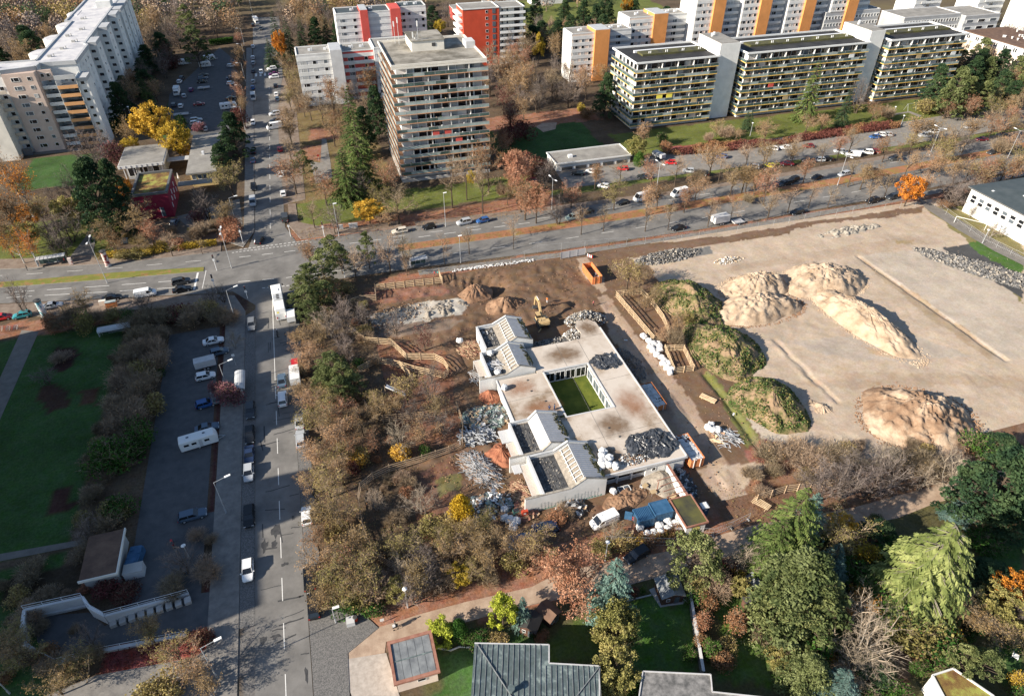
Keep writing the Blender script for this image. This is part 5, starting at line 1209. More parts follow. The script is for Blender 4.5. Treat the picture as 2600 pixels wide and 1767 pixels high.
def balcony_block(name, label, cat, X0, Y0, X1, Y1, nfl, fh, z0, bal, edge, nS, nW, roofm, parm, wallm='wall_white', west=True, rg=(0, 0, 1), east=False, clut=1.0, glz='dddmcc'):
 """block with balconies running round it; X0.. are wall faces, bal = balcony depth"""
 t = thing(name, label, cat); H = z0 + nfl * fh
 blk(t, 'wall', wallm, X0, Y0, 0, X1, Y1, H)
 flat_roof(t, X0 - bal + .3, Y0 - bal + .3, X1 + (bal - .3 if east else .3), Y1 + .5, H, roofm, parm, .75, .3)
 e = MB(); cl = MB()
 for f in range(nfl):
  z = z0 + f * fh
  xs = X0 - (bal if west else 0); xe = X1 + (bal if east else 0)
  o = MB(); o.box(xs, Y0 - bal, z - .28, xe, Y0 - .01, z - .02)
  if west: o.box(xs, Y0 - .01, z - .22, X0 - .01, Y1, z - .02)
  if east: o.box(X1 + .01, Y0 - .01, z - .22, xe, Y1, z - .02)
  o.build('balcony_slab', edge, t)
  n = nS; w = (xe - xs) / n
  for k in range(n): put('balcony_panel', RG[rnd.choice(rg)], t, (xs + (k + .5) * w, Y0 - bal + .05, z - .02), 0, (w, 1, 1.05))
  if west:
   w2 = (Y1 - Y0 + bal) / nW
   for k in range(nW): put('balcony_panel', RG[rnd.choice(rg)], t, (xs + .05, Y0 - bal + (k + .5) * w2, z - .02), math.pi / 2, (w2, 1, 1.05))
  # glazing: bays along the front
  nb = int((X1 - X0) / 2.6); w3 = (X1 - X0) / nb
  for k in range(nb):
   if name == 'tower_block' and k == 0: continue
   if rnd.random() < .04: continue
   x = X0 + (k + .5) * w3; kk = pick(glz)
   put('window', (UW if rnd.random() < (.6 if name[0] == 't' else .25) else UD)[kk], t, (x, Y0 - .03, z + fh * .47), 0, (w3 * .94, .14, fh * .84))
  if west:
   nb = max(3, int((Y1 - Y0) / 3.2)); w3 = (Y1 - Y0) / nb
   for k in range(nb):
    if rnd.random() < .25: continue
    put('window', UW[pick(glz)], t, (X0 - .03, Y0 + (k + .5) * w3, z + fh * .45), -math.pi / 2, (w3 * .75, .14, fh * .72))
  for k in range(int((X1 - X0) / 6.5)):   # partitions between flats
   x = X0 + 3 + k * 6.5; blk(t, 'partition', 'wall_white', x - .08, Y0 - bal + .25, z, x + .08, Y0 - .12, z + fh - .25)
  for k in range(int((X1 - X0) * .55 * clut)):
   x = rnd.uniform(xs + .5, xe - .5); y = Y0 - bal + rnd.uniform(.3, .9); s = rnd.uniform(.25, .6); hh = rnd.uniform(.4, 1.2)
   cl.obox((x, y, z + hh / 2), (s, s * .7, hh), rnd.uniform(0, 3), mi=rnd.choice([0, 0, 1, 2, 3, 4]))
 cl.build('balcony_clutter', ['frame_white', 'wood_old', 'leaf_green', 'leaf_red', 'metal_dark'], t, kind='stuff')
 return t, H
# --- the tower block
T1, TH1 = balcony_block('tower_block', 'twelve storey tower with glass balconies and flat gravel roof behind the lawn', 'tower block', 26.9, 212.1, 53.6, 240, 12, 2.82, 2.6, 1.8, 'slab_edge_rust', 9, 9, 'roof_gravel_stained', 'wall_cream', east=True)
blk(T1, 'fascia', 'wall_cream', 25.35, 210.5, TH1 - .55, 55.15, 210.85, TH1 - .001)
pt = MB(); pt.box(34.5, 226, TH1 + .1, 45, 238, TH1 + 3.2); pt.build('penthouse', 'wall_cream', T1)
pr = MB(); pr.box(34.2, 225.7, TH1 + 3.2, 45.3, 238.3, TH1 + 3.45); pr.build('penthouse_roof', 'roof_gravel_stained', T1)
blk(T1, 'roof_access', 'wall_lightgrey', 52, 225, TH1 + .12, 55, 230, TH1 + 2.2)
blk(T1, 'vent_grille', 'metal_dark', 41, 225.9, TH1 + 1.4, 42.2, 226.02, TH1 + 2.4)
an = MB()
for (x, y, h) in ((35.2, 226.5, 6), (36, 228, 4), (37, 227.4, 9), (32, 236, 8.5), (31, 238, 7)):
 an.tube((x, y, TH1 + .1), (x, y, TH1 + h), .09, .05, 5)
 an.obox((x, y, TH1 + h - 1), (.35, .35, 1.6), mi=1)
for k in range(3): an.tube((37, 227.4, TH1 + 6), (37 + 1.6 * math.cos(k * 2.1), 227.4 + 1.6 * math.sin(k * 2.1), TH1 + 3.4), .07, .07, 4)
an.build('antenna_mast', ['metal_pole', 'frame_white'], T1)
blk(T1, 'plinth', 'concrete', 25.2, 210.4, 0, 55.2, 240.2, .9)
for (x, z) in ((36.5, 4), (40.5, 4), (44, 3)):
 blk(T1, 'awning', 'wall_salmon', x, 210.55, 2.6 + z * 2.82 + .3, x + 2.2, 210.62, 2.6 + z * 2.82 + 2.1)
# --- three terraced balcony blocks with white stair towers
def terrace(X0, X1, n, label):
 t, H = balcony_block('balcony_block', label, 'apartment block', X0 + 1.6, 233.8, X1, 254, 8, 2.82, 1.8, 1.6, 'slab_edge_yellow', n, 6, 'roof_dark', 'frame_white', rg=(1, 1, 1, 0), glz='dddddmmc', wallm='wall_lightgrey')
 blk(t, 'end_wall', 'wall_white', X0 + 1.57, 233.9, 0, X0 + 1.598, 253.9, H - .1)
 blk(t, 'roof_ridge', 'roof_moss', X0 + 7, 241.5, H + .12, X1 - 1, 246.5, H + .8)
 blk(t, 'skylight', 'metal_bright', X0 + 6, 246.6, H + .12, X1 - 2, 247.6, H + .9)
 for k in range(int((X1 - X0) / 8)):
  v = MB(); v.tube((0, 0, 0), (0, 0, .8), .14, .14, 6); v.tube((.7, 0, 0), (.7, 0, .8), .14, .14, 6); v.build('roof_vent', 'metal_bright', t, loc=(X0 + 10 + k * 7, 242.4, H + .8))
 for k in range(3):
  x = rnd.uniform(X0 + 4, X1 - 5); f = rnd.randrange(1, 8); blk(t, 'awning', rnd.choice(['mural_yellow', 'glass_beige', 'wall_salmon', 'frame_white']), x, 232.3, 1.8 + f * 2.82 + .9, x + 2.4, 232.4, 1.8 + f * 2.82 + 2.5)
 return t
terrace(117, 151.6, 10, 'left block with yellow edged glass balconies and dark roof, nearest the play lawn')
terrace(163.4, 219.6, 15, 'long middle block with yellow edged glass balconies behind the tall spruce')
terrace(229.4, 268.6, 11, 'right block with yellow edged glass balconies beside the pine group')
for (x0, x1, lb) in ((153.2, 161.8, 'white stair tower between the left and middle balcony blocks'), (221.2, 228.2, 'white stair tower between the middle and right balcony blocks')):
 t = thing('stair_tower', lb, 'stair tower', 'white stair towers of the balcony blocks')
 blk(t, 'wall', 'wall_white', x0, 235.5, 0, x1, 252, 28.2); blk(t, 'roof', 'roof_gravel', x0 + .3, 235.8, 28.2, x1 - .3, 251.7, 28.35)
 blk(t, 'chimney', 'metal_bright', x0 + 2, 246, 28.3, x0 + 2.6, 246.6, 29.6); blk(t, 'chimney', 'metal_bright', x0 + 4, 248, 28.3, x0 + 4.6, 248.6, 29.4)
 for f in range(8): blk(t, 'landing', 'concrete', x0 - 1.5, 240, 2 + f * 2.82, x0 - .02, 246, 2.25 + f * 2.82)
# --- the tall slab block at the top left
SB = thing('slab_block', 'tall cream slab block with stepped pale roof at the upper left', 'apartment block')
b = MB()
foot = [(-150, 275.4), (-98.1, 275.4), (-88, 277.6), (-87.6, 281.6), (-83.5, 281.7), (-76.1, 281.5), (-76.1, 303.5), (-77.6, 306.1), (-77.6, 392), (-92, 392), (-92, 347), (-89.5, 346.8), (-89.5, 286), (-150, 286)]
b.prism(foot, 0, 27.6, 0); b.build('wall', 'wall_white', SB)
b = MB(); b.prism(foot, 27.61, 28.0, 0); b.build('roof', 'roof_pale', SB)
b = MB()
for i in range(len(foot)):
 p, q = foot[i], foot[(i + 1) % len(foot)]
 if p[0] < -140 and q[0] < -140: continue
 b.beam((p[0], p[1], 27.75), (q[0], q[1], 27.75), .8, 1.3)
b.build('roof_fascia', 'wall_shade', SB)
for k, y in enumerate((292, 314, 336, 358)):
 b = MB(); b.prism([(-89.4, y), (-93, y + 1.5), (-95, y + 6), (-93, y + 10), (-89.4, y + 11)], 0, 27.7); b.prism([(-89.6, y + .4), (-92.6, y + 1.9), (-94.3, y + 6), (-92.6, y + 9.6), (-89.6, y + 10.5)], 27.72, 28.1, 1); b.build('bay', ['wall_cream', 'roof_pale'], SB)
blk(SB, 'roof_housing', 'wall_white', -84, 372, 28, -78, 378, 30.5)
for (x, y) in ((-86, 290), (-84, 300), (-86, 320), (-83, 330), (-86, 350), (-82, 310), (-110, 281), (-101, 280)):
 v = MB(); v.box(-.6, -.5, 0, .6, .5, .7); v.tube((1.4, 0, 0), (1.4, 0, 1.1), .2, .2, 6); v.build('roof_vent', 'concrete', SB, loc=(x, y, 28))
# fins down the east side and the window recesses between them
for k, y in enumerate((307, 331.5, 355, 366, 377, 387)):
 x1 = -73.9 + .3 * (k > 2)
 blk(SB, 'fin', 'wall_white', -77.55, y, 0, x1, y + 8.2, 27.9)
 blk(SB, 'fin_cap', 'wall_shade', -77.6, y - .2, 27.0, x1 + .12, y + 8.4, 28.25)
 for f in range(9): win(SB, 'S', -75.6, y, 2.2 + f * 2.85, 1.7, 1.25, 'dark')
 for f in range(9): win(SB, 'E', x1, y + 4, 2.2 + f * 2.85, 1.2, 1.1, pick('mmc'), d=.06)
for f in range(9):
 for y in (285, 289.5, 294, 298.5): win(SB, 'E', -76.1, y, 2.2 + f * 2.85, 1.1, 1.2, pick('mcc'), d=.06)
 for y in (317, 321.5, 326): win(SB, 'E', -77.6, y, 2.2 + f * 2.85, 1.1, 1.2, pick('mc'), d=.06)
# south facade
blk(SB, 'pink_wall', 'wall_pink', -98.1, 274.6, 0, -88.3, 275.5, 27.0); blk(SB, 'pink_wall', 'wall_pink', -88.0, 277.0, 23.5, -83.6, 277.75, 27.0)
b = MB(); b.prism([(-88.3, 274.7), (-88.0, 277.2), (-88, 281), (-97.8, 281), (-97.8, 274.7)], 0, 27.05); b.build('pink_wall', 'wall_pink', SB)
for f in range(9):
 z = 2.2 + f * 2.87
 put('window', DW[pick('ddm')], SB, (-94.6, 274.55, z), 0, (2.5, .16, 1.35)); win(SB, 'S', -90.3, 274.58, z, 1.2, 1.25)
 # white balconies beside, orange balconies right
 if f < 8:
  blk(SB, 'balcony_front', 'wall_white', -87.9, 276.3, z - 1.5, -83.1, 276.55, z - .3); blk(SB, 'balcony_slab', 'concrete', -87.9, 276.56, z - 1.5, -83.1, 281.5, z - 1.35)
  win(SB, 'S', -86.4, 281.4, z + .1, .9, 1.2, 'dark'); win(SB, 'S', -84.4, 281.4, z + .1, .9, 1.2, 'dark')
  blk(SB, 'balcony_front', 'balcony_orange', -82.9, 274.8, z - 1.45, -76.6, 275.05, z - .35, label='orange balcony front')
  blk(SB, 'balcony_slab', 'concrete', -82.9, 275.06, z - 1.5, -76.6, 281.4, z - 1.36)
  win(SB, 'S', -81.2, 281.3, z + .1, 1.0, 1.2, 'dark'); win(SB, 'S', -79.2, 281.3, z - .1, .9, 1.9, 'dark'); win(SB, 'S', -77.4, 281.3, z + .1, 1.4, 1.2)
blk(SB, 'balcony_side', 'wall_white', -83.08, 275.1, 0, -82.92, 281.4, 23.5); blk(SB, 'balcony_side', 'wall_white', -76.58, 275, 0, -76.4, 281.4, 24.5)
blk(SB, 'corner_wing', 'wall_white', -76.35, 275.5, 0, -73.3, 283, 22.8); blk(SB, 'wing_parapet', 'wall_shade', -76.4, 275.3, 22.8, -73.2, 283.2, 24.0)
for f in range(8): win(SB, 'S', -74.9, 275.5, 2.2 + f * 2.87, 1.3, 1.2, 'dark')
blk(SB, 'roof_terrace', 'wall_shade', -82.9, 274.6, 24.0, -76.4, 274.9, 25.4); win(SB, 'S', -86.7, 276.98, 25.3, 1.0, 1.3, 'dark'); win(SB, 'S', -84.9, 276.98, 25.3, 1.0, 1.3, 'dark')
blk(SB, 'front_wing', 'wall_cream', -108.5, 268.5, 0, -101.5, 275.4, 21); blk(SB, 'front_wing_roof', 'wall_shade', -108.6, 268.4, 21, -101.4, 275.5, 21.6)
for f in range(8):
 blk(SB, 'balcony_front', 'wall_beige', -101.4, 273.2, 1 + f * 2.87, -98.3, 273.4, 2.1 + f * 2.87); win(SB, 'S', -99.8, 275.3, 2.4 + f * 2.87, 1.4, 1.3, 'dark')
blk(SB, 'entrance', 'glass_mid', -101.2, 272, 0, -98.5, 273, 2.4)
# --- block of flats outside the left edge, whose shadow fills the lower left
WB = thing('slab_block', 'tall cream slab block standing west of the park lawn', 'apartment block')
for k, (y0, y1, xo, h) in enumerate(((51, 66, 0, 37), (66, 76, 4, 40), (76, 90, 0, 37), (90, 100, 4.5, 40), (100, 113, 0, 37), (113, 123, 4.5, 40), (123, 137, 0, 37), (137, 147, 3, 38))):
 blk(WB, 'wall', 'wall_white', -107, y0, 0, -93.5 + xo, y1 - .02, h - 3); blk(WB, 'roof', 'roof_pale', -107.3, y0, h - 3, -93.2 + xo, y1 - .02, h - 2.5)
 for f in range(11): win(WB, 'E', -93.5 + xo, (y0 + y1) / 2, 2.2 + f * 2.85, 2.0, 1.3, 'dark')
# --- white five storey block behind the trees, red block, orange blocks
def banded(name, label, x0, x1, y0, y1, nfl, z0=1.0, fh=2.8, wall='wall_white', bandm='wall_white', roofm='roof_gravel', wins=3, stair=None, stair_m='wall_white', bal=None, balm='wall_white', par='wall_white', left=True, backm='wall_lightgrey', glz='ddmc', west='wall_white'):
 t = thing(name, label, 'apartment block'); H = z0 + nfl * fh + .6
 blk(t, 'wall', backm, x0, y0 + .13, 0, x1, y1, H)
 blk(t, 'end_wall', west, x0 - .25, y0 + .1, 0, x0, y1, H + .2)
 flat_roof(t, x0, y0 + .2, x1, y1, H, roofm, par, .5, .3)
 xs = x0; xe = x1
 st = stair
 for f in range(nfl + 1):
  z = z0 + f * fh
  segs = [(xs, xe)] if not st else [(xs, st[0]), (st[1], xe)]
  for (a, b_) in segs:
   if b_ - a > .5 and not (bal and bal[0] <= a + .1 and b_ <= bal[1] + .1): blk(t, 'wall_band', bandm, a + .02, y0, z - 1.5, b_ - .02, y0 + .12, z - .05)
 for f in range(nfl):
  z = z0 + f * fh
  a, b_ = (xs, st[0]) if st else (xs, xe)
  for k in range(wins):
   x = a + (k + .5) * (b_ - a) / wins
   put('window', (DW if k == 0 else UW)[pick(glz)], t, (x, y0 + .11, z + .62), 0, ((2.5 if k == 0 else 1.5), .12, 1.45))
  if bal:
   blk(t, 'balcony_front', balm, bal[0], y0 - .9, z - 1.0, bal[1], y0 - .7, z + .1); blk(t, 'balcony_slab', 'concrete', bal[0], y0 - .7, z - 1.0, bal[1], y0 + .3, z - .85)
   n = max(2, int((bal[1] - bal[0]) / 3))
   for k in range(n): put('window', UW[pick('ddm')], t, (bal[0] + (k + .5) * (bal[1] - bal[0]) / n, y0 + .31, z + .65), 0, (1.5, .12, 1.3))
 if st:
  blk(t, 'stair_tower', stair_m, st[0], y0 - 1.0, 0, st[1], y1 - 2, H + 1.4); blk(t, 'stair_roof', 'tin', st[0] + .1, y0 - .9, H + 1.4, st[1] - .1, y1 - 2.1, H + 1.55)
 for k in range(2): v = MB(); v.box(-.5, -.4, 0, .5, .4, .8); v.box(.8, -.3, 0, 1.2, .1, 1.2); v.build('roof_vent', 'metal_bright', t, loc=(x0 + (x1 - x0) * (.3 + .35 * k), (y0 + y1) / 2, H + .12))
 return t, H
banded('apartment_block', 'white five storey block behind the trees left of the tower, end section', -1.5, 16.5, 297, 310, 6, 2, 2.9, stair=(11.8, 16.5), stair_m='wall_lightgrey')
banded('apartment_block', 'recessed white block section with red panelled balconies left of the tower', 16.9, 29.5, 300.5, 313, 6, 1.2, 2.9, wins=2, bal=(21.0, 29.2), backm='wall_salmon', balm='wall_white')
banded('apartment_block', 'white block section partly hidden behind the tower roof', 29.9, 50, 299, 315, 6, 2, 2.9, wins=5)
t, H = banded('apartment_block', 'white block with two red stripes at the top edge behind the pines', 19, 44, 345, 358, 8, 1, 2.85, stair=(30, 33.5), stair_m='wall_salmon', wins=2, roofm='roof_slate')
for f in range(8):
 for x in (35, 38, 41): put('window', UW[pick('ddm')], t, (x, 345.3, 1.65 + f * 2.85), 0, (1.4, .12, 1.3))
banded('apartment_block', 'white block right of the red striped one at the top edge', 49, 62, 351, 362, 8, 1, 2.85, wins=4, roofm='roof_slate')
blk(t, 'red_stripe', 'wall_salmon', 44.1, 344.6, 0, 48.8, 357, 25.5)
# red block
t = thing('red_apartment_block', 'bright red block with white balconies behind the tower', 'apartment block')
blk(t, 'wall', 'wall_red', 76, 333, 0, 93.5, 346, 25.3); blk(t, 'wall', 'wall_cream', 93.5, 334.5, 0, 106, 346, 24.9)
flat_roof(t, 75.8, 332.8, 93.6, 346.2, 25.3, 'roof_gravel', 'wall_white', .5); flat_roof(t, 93.8, 333.2, 106.3, 346.2, 24.9, 'roof_gravel', 'wall_white', .5)
for f in range(9):
 z = 1.6 + f * 2.8; win(t, 'S', 87.5, 333, z, 1.2, 1.3, 'dark'); blk(t, 'stair_window', 'glass_mid', 90.2, 332.85, z - .9, 91.8, 332.98, z + 1.2)
 blk(t, 'balcony_front', 'frame_white', 93.9, 332.3, z - 1.5, 106.4, 332.5, z - .4); blk(t, 'balcony_slab', 'concrete', 93.9, 332.5, z - 1.5, 106.4, 334.5, z - 1.35)
 blk(t, 'balcony_front', 'frame_white', 73.8, 334, z - 1.5, 75.9, 345, z - .4)
 for x in (95.5, 98): win(t, 'S', x, 334.5, z, .9, 1.2, 'dark')
 win(t, 'S', 102.8, 334.5, z, 3.2, 1.9, 'dark')
# orange stair tower blocks stepping up to the right
OB = [(117, 134.5, 295.5, 308, 7, (128.5, 134.2)), (134.6, 146.5, 300, 312, 7, None), (148, 166, 300, 314, 8, (159.5, 165.8)), (166.2, 178, 306, 316, 8, None)]
banded('apartment_block', 'cream block with orange stair tower, leftmost of the stepped row', 116.5, 134, 295.7, 307, 7, .8, 2.7, wall='wall_peach', stair=(127, 134), stair_m='wall_orange', backm='wall_peach')
banded('apartment_block', 'recessed cream section right of the leftmost orange stair tower', 134.3, 146.8, 299.5, 309, 7, .3, 2.7, bal=(136, 146), wins=1, backm='wall_shade')
banded('apartment_block', 'cream block with orange stair tower, second of the stepped row', 147.2, 166, 303.2, 316, 8, .8, 2.75, stair=(159, 166), stair_m='wall_orange', backm='wall_peach')
banded('apartment_block', 'recessed cream section right of the second orange stair tower', 166.3, 178.5, 307, 317, 8, .3, 2.75, bal=(168, 178), wins=1, backm='wall_shade')
x = 178.8; names = ['third', 'fourth', 'fifth', 'sixth']
for k in range(4):
 banded('apartment_block', 'tall cream block with orange stair tower, %s of the stepped row' % names[k], x, x + 14.5, 300, 315, 10, .8, 2.9, stair=(x + 8.5, x + 14.5), stair_m='wall_orange', backm='wall_peach', wins=3)
 banded('apartment_block', 'balcony section right of the %s orange stair tower' % names[k], x + 14.8, x + 24.4, 303, 315, 10, .3, 2.9, bal=(x + 15.2, x + 24), wins=1, backm='wall_shade', balm='wall_white', stair=None)
 x += 24.8
# grey office wings, pale row with brown roof, far right block
def office(label, x0, x1, y0, y1, H, nfl, nw, west_n=0, mw='wall_grey', roofm='roof_gravel', sface=True):
 t = thing('office_building', label, 'office building'); blk(t, 'wall', mw, x0, y0, 0, x1, y1, H); flat_roof(t, x0, y0, x1, y1, H, roofm, 'wall_lightgrey', .5)
 for f in range(nfl):
  z = H - 2.2 - f * 3.2
  blk(t, 'band', 'wall_white', x0 - .05, y0 - .06, z - .9, x1 + .05, y0 - .01, z + .9)
  for k in range(nw): put('window', UW['dark' if rnd.random() < .7 else 'mid'], t, (x0 + (k + .5) * (x1 - x0) / nw, y0 - .07, z), 0, ((x1 - x0) / nw * .62, .1, 1.5))
 return t
office('grey office wing with window bands behind the stair tower, left part', 251, 283, 300, 316, 20, 5, 18)
office('long grey office wing with window bands at the upper right', 284, 318, 284, 300, 19, 5, 20)
office('plain grey office end section at the upper right', 318.3, 340, 281, 300, 18.2, 2, 3)
t = thing('terraced_building', 'pale long building with flat brown roof at the upper right', 'building')
blk(t, 'wall', 'wall_peach', 320, 215, 0, 345, 279, 8.6); blk(t, 'upper_wall', 'wall_lightgrey', 319.6, 214.6, 8.6, 345.4, 279.4, 12); blk(t, 'roof', 'roof_brown', 319.4, 214.4, 12, 345.6, 279.6, 12.4)
for f, z in enumerate((2.5, 6, 10.3)):
 for k in range(10):
  y = 277 - k * 5.4 - (f % 2) * 1.5
  for q in (0, 1.1): win(t, 'W', 320 - .4 * (z > 8), y - q, z, .8, 1.9, 'dark', d=.15)
for k in range(45):
 v = MB() if k == 0 else v
 if k == 0: v.tube((0, 0, 0), (0, 0, .7), .3, .3, 6); v.tube((0, 0, .7), (0, 0, .9), .5, .5, 8); vm = v.mesh('roof_vent', 'frame_white')
 put('roof_vent', vm, t, (rnd.uniform(326, 344), rnd.uniform(225, 270), 12.4))
for (x0, y0) in ((322, 318), (345, 300), (365, 285)):
 t, _ = banded('apartment_block', 'pale balcony block at the top right corner, %s' % {322: 'left of three', 345: 'middle of three', 365: 'right of three'}[x0], x0, x0 + 17, y0, y0 + 14, 8, .5, 2.9, bal=(x0 + 3, x0 + 14), wins=1, backm='wall_lightgrey')
# buildings far off at the top edge
for (x0, x1, y0, m, lb) in ((92, 112, 430, 'wall_salmon', 'low red house at the top edge beside the far meadow'), (114, 135, 436, 'wall_white', 'low white house at the top edge beside the far meadow'), (150, 172, 455, 'wall_white', 'low white house beyond the far meadow')):
 t = thing('row_house', lb, 'house'); blk(t, 'wall', m, x0, y0, 0, x1, y0 + 10, 6); flat_roof(t, x0, y0, x1, y0 + 10, 6, 'roof_gravel', 'wall_white', .4)
 for k in range(6): win(t, 'S', x0 + 2 + k * 3, y0, 3.5, 1.2, 1.4)
# --- low buildings
t = thing('garage_building', 'long low white garage with gravel roof beside the play lawn', 'garage')
blk(t, 'wall', 'wall_white', 77.2, 204.2, 0, 104.6, 214, 2.6); flat_roof(t, 76.8, 203.6, 104.9, 214.2, 2.6, 'roof_gravel', 'wall_white', .55, .25)
for k in range(5): blk(t, 'garage_opening', 'metal_dark', 79 + k * 5.1, 204.1, .2, 83 + k * 5.1, 204.19, 1.3)
blk(t, 'roof_vent', 'metal_bright', 83, 208, 2.7, 84.4, 209.2, 3.6)
t = thing('pavilion', 'grey flat roofed pavilion with white fascia beside the yellow tree', 'building')
blk(t, 'wall', 'wall_shade', -62.2, 239.5, 0, -50.6, 252.5, 5); b = MB(); b.box(-63.6, 236.2, 5, -49.6, 253.6, 5.9); b.build('roof_fascia', 'wall_white', t); blk(t, 'roof', 'roof_gravel', -63.4, 236.4, 5.9, -49.8, 253.4, 6.0)
for k in range(9): blk(t, 'fascia_rib', 'wall_lightgrey', -63 + k * 1.6, 236.1, 5.05, -62.9 + k * 1.6, 236.19, 5.85)
for k in range(5): blk(t, 'pillar', 'wall_white', -62.5 + k * 2.9, 237.2, 0, -62.2 + k * 2.9, 237.5, 5)
for k in range(3): win(t, 'S', -60.5 + k * 3.6, 239.5, 2.4, 2.6, 3.2, 'dark')
t = thing('cube_building', 'crimson cube building with mossy green roof', 'building')
blk(t, 'wall', 'wall_crimson', -55, 206.6, 0, -45.2, 223, 7.6); blk(t, 'roof', 'roof_green', -54.5, 207.1, 7.6, -45.7, 222.5, 7.72)
flat = MB(); flat.box(-55.2, 206.4, 7.6, -45, 207, 8.3); flat.box(-55.2, 222.6, 7.6, -45, 223.2, 8.3); flat.box(-55.2, 207, 7.6, -54.6, 222.6, 8.3); flat.box(-45.6, 207, 7.6, -45, 222.6, 8.3); flat.build('parapet', 'frame_dark', t)
blk(t, 'entrance_window', 'glass_mid', -48.3, 206.45, .5, -47.4, 206.58, 3.4); blk(t, 'window_frame', 'frame_white', -48.5, 206.5, .4, -48.32, 206.59, 3.5)
for k in range(7): blk(t, 'window', 'frame_white', -45.19, 208.5 + k * 1.9, 2.2 + (k % 3) * 1.3, -45.05, 209.0 + k * 1.9, 3.6 + (k % 3) * 1.3)
t = thing('pavilion', 'yellow walled pavilion with grey flat roof beside the upper street', 'building')
blk(t, 'wall', 'wall_yellow', -41.3, 227, 0, -33.4, 260, 4.6); blk(t, 'roof', 'roof_gravel', -42.2, 226, 4.6, -32.8, 261, 5.1)
for k in range(4): win(t, 'S', -40.2 + k * 1.75, 227, 3.2, 1.2, 1.5, 'mid')
blk(t, 'chimney', 'metal_bright', -38, 241, 5.1, -37.3, 241.8, 6.2); blk(t, 'link_roof', 'tin', -50, 243, 3.2, -42.3, 246.5, 3.4); blk(t, 'link_roof', 'roof_gravel', -45, 222, 2.8, -34.5, 225.5, 3.0)
t = thing('parasol', 'closed white parasol in the pavilion courtyard', 'parasol', loc=(-46, 233, 0)); b = MB(); b.tube((0, 0, 0), (0, 0, 3), .04); b.tube((0, 0, 1.2), (0, 0, 3), .35, .05, 7, 1); b.build('canopy', ['metal_pole', 'bag_white'], t)
# --- hall with dark roof at the right edge
t = thing('hall', 'white hall with dark hipped roof and square windows at the right edge', 'hall')
blk(t, 'wall', 'wall_white', 187.2, 70, 0, 222, 140.6, 7.6)
b = MB(); x0, x1, y0, y1 = 186.3, 223, 69, 141.4
b.box(x0, y0, 7.6, x1, y1, 8.0, 1)
rz_ = 9.6; xm = (x0 + x1) / 2
b.add([(x0, y0, 8.01), (x1, y0, 8.01), (x1, y1, 8.01), (x0, y1, 8.01), (xm, y0 + 14, rz_), (xm, y1 - 14, rz_)], [(0, 1, 4), (1, 2, 5, 4), (2, 3, 5), (3, 0, 4, 5)], 0)
b.build('roof', ['roof_slate', 'frame_dark'], t)
for k in range(14):
 for z in (5.5, 4.3): put('window', UW['dark' if (k + int(z)) % 3 else 'mid'], t, (187.12, 138.6 - k * 2.75, z), -math.pi / 2, (1.8, .15, 1.15))
blk(t, 'sill', 'wall_lightgrey', 187.0, 100, 3.45, 187.19, 140, 3.65)
for k in range(8): v = MB(); v.box(-.3, -.3, 0, .3, .3, .35); v.build('roof_vent', 'metal_bright', t, loc=(190 + (k % 3) * 5, 136 - k * 6, 8.1 + (k % 3) * .45))
blk(t, 'bench_wall', 'trim_brown', 182.5, 104, 0, 183.2, 110, .6)
# --- substation house and sunken ramp at the lower left
t = thing('brick_hut', 'flat roofed hut with pale rim beside the car park exit', 'hut')
blk(t, 'wall', 'concrete', -46.7, 75.6, 0, -41.9, 83.4, 2.8); blk(t, 'roof', 'roof_brown', -47.0, 75.2, 2.8, -41.7, 83.8, 3.1)
b = MB(); b.box(-47.1, 75.0, 2.75, -41.5, 75.2, 3.2); b.box(-41.7, 75.2, 2.75, -41.5, 83.9, 3.2); b.build('roof_rim', 'wall_cream', t)
t = thing('ramp', 'sunken concrete ramp with railings at the lower left', 'ramp')
def P3(r, x, y, z): a, b_ = W(r, x, y, z); return (a, b_, z)
def wallseg(r, pts, z0a, z1a, m='concrete', w=.35):
 b = MB()
 for p, q, za, zb in zip(pts, pts[1:], z1a, z1a[1:]):
  a = W(r, *p, za); c = W(r, *q, zb); d = Vector((c[0] - a[0], c[1] - a[1], 0)); n = Vector((-d.y, d.x, 0)).normalized() * w / 2
  v = [(a[0] - n.x, a[1] - n.y, z0a), (c[0] - n.x, c[1] - n.y, z0a), (c[0] + n.x, c[1] + n.y, z0a), (a[0] + n.x, a[1] + n.y, z0a), (a[0] - n.x, a[1] - n.y, za), (c[0] - n.x, c[1] - n.y, zb), (c[0] + n.x, c[1] + n.y, zb), (a[0] + n.x, a[1] + n.y, za)]
  b.add(v, [(3, 2, 1, 0), (4, 5, 6, 7), (0, 1, 5, 4), (1, 2, 6, 5), (2, 3, 7, 6), (3, 0, 4, 7)])
 return b
up = [(160, 1000), (550, 915), (590, 980), (700, 1040), (1260, 890)]
wallseg('I', up, 0, [2.6, 2.6, 2.6, 2.2, .5], w=.4).build('retaining_wall', 'wall_lightgrey', t)
wallseg('I', [(160, 1000), (130, 1200), (260, 1290), (380, 1350), (700, 1270), (1240, 1165)], 0, [2.6, 2.4, 1.2, .6, .5, .4], w=.45).build('retaining_wall', 'wall_lightgrey', t)
def railing(par, r, pts, hs, h=1.0, step=2.2):
 b = MB()
 for (p, q, za, zb) in zip(pts, pts[1:], hs, hs[1:]):
  a = Vector((*W(r, *p, za), za)); c = Vector((*W(r, *q, zb), zb)); n = max(1, int((c - a).length / step))
  for k in range(n + 1): s = a.lerp(c, k / n); b.tube(s, s + Vector((0, 0, h)), .03, .03, 4)
  for hh in (h, h * .5): b.tube(a + Vector((0, 0, hh)), c + Vector((0, 0, hh)), .03, .03, 4)
 b.build('railing', 'metal_bright', par)
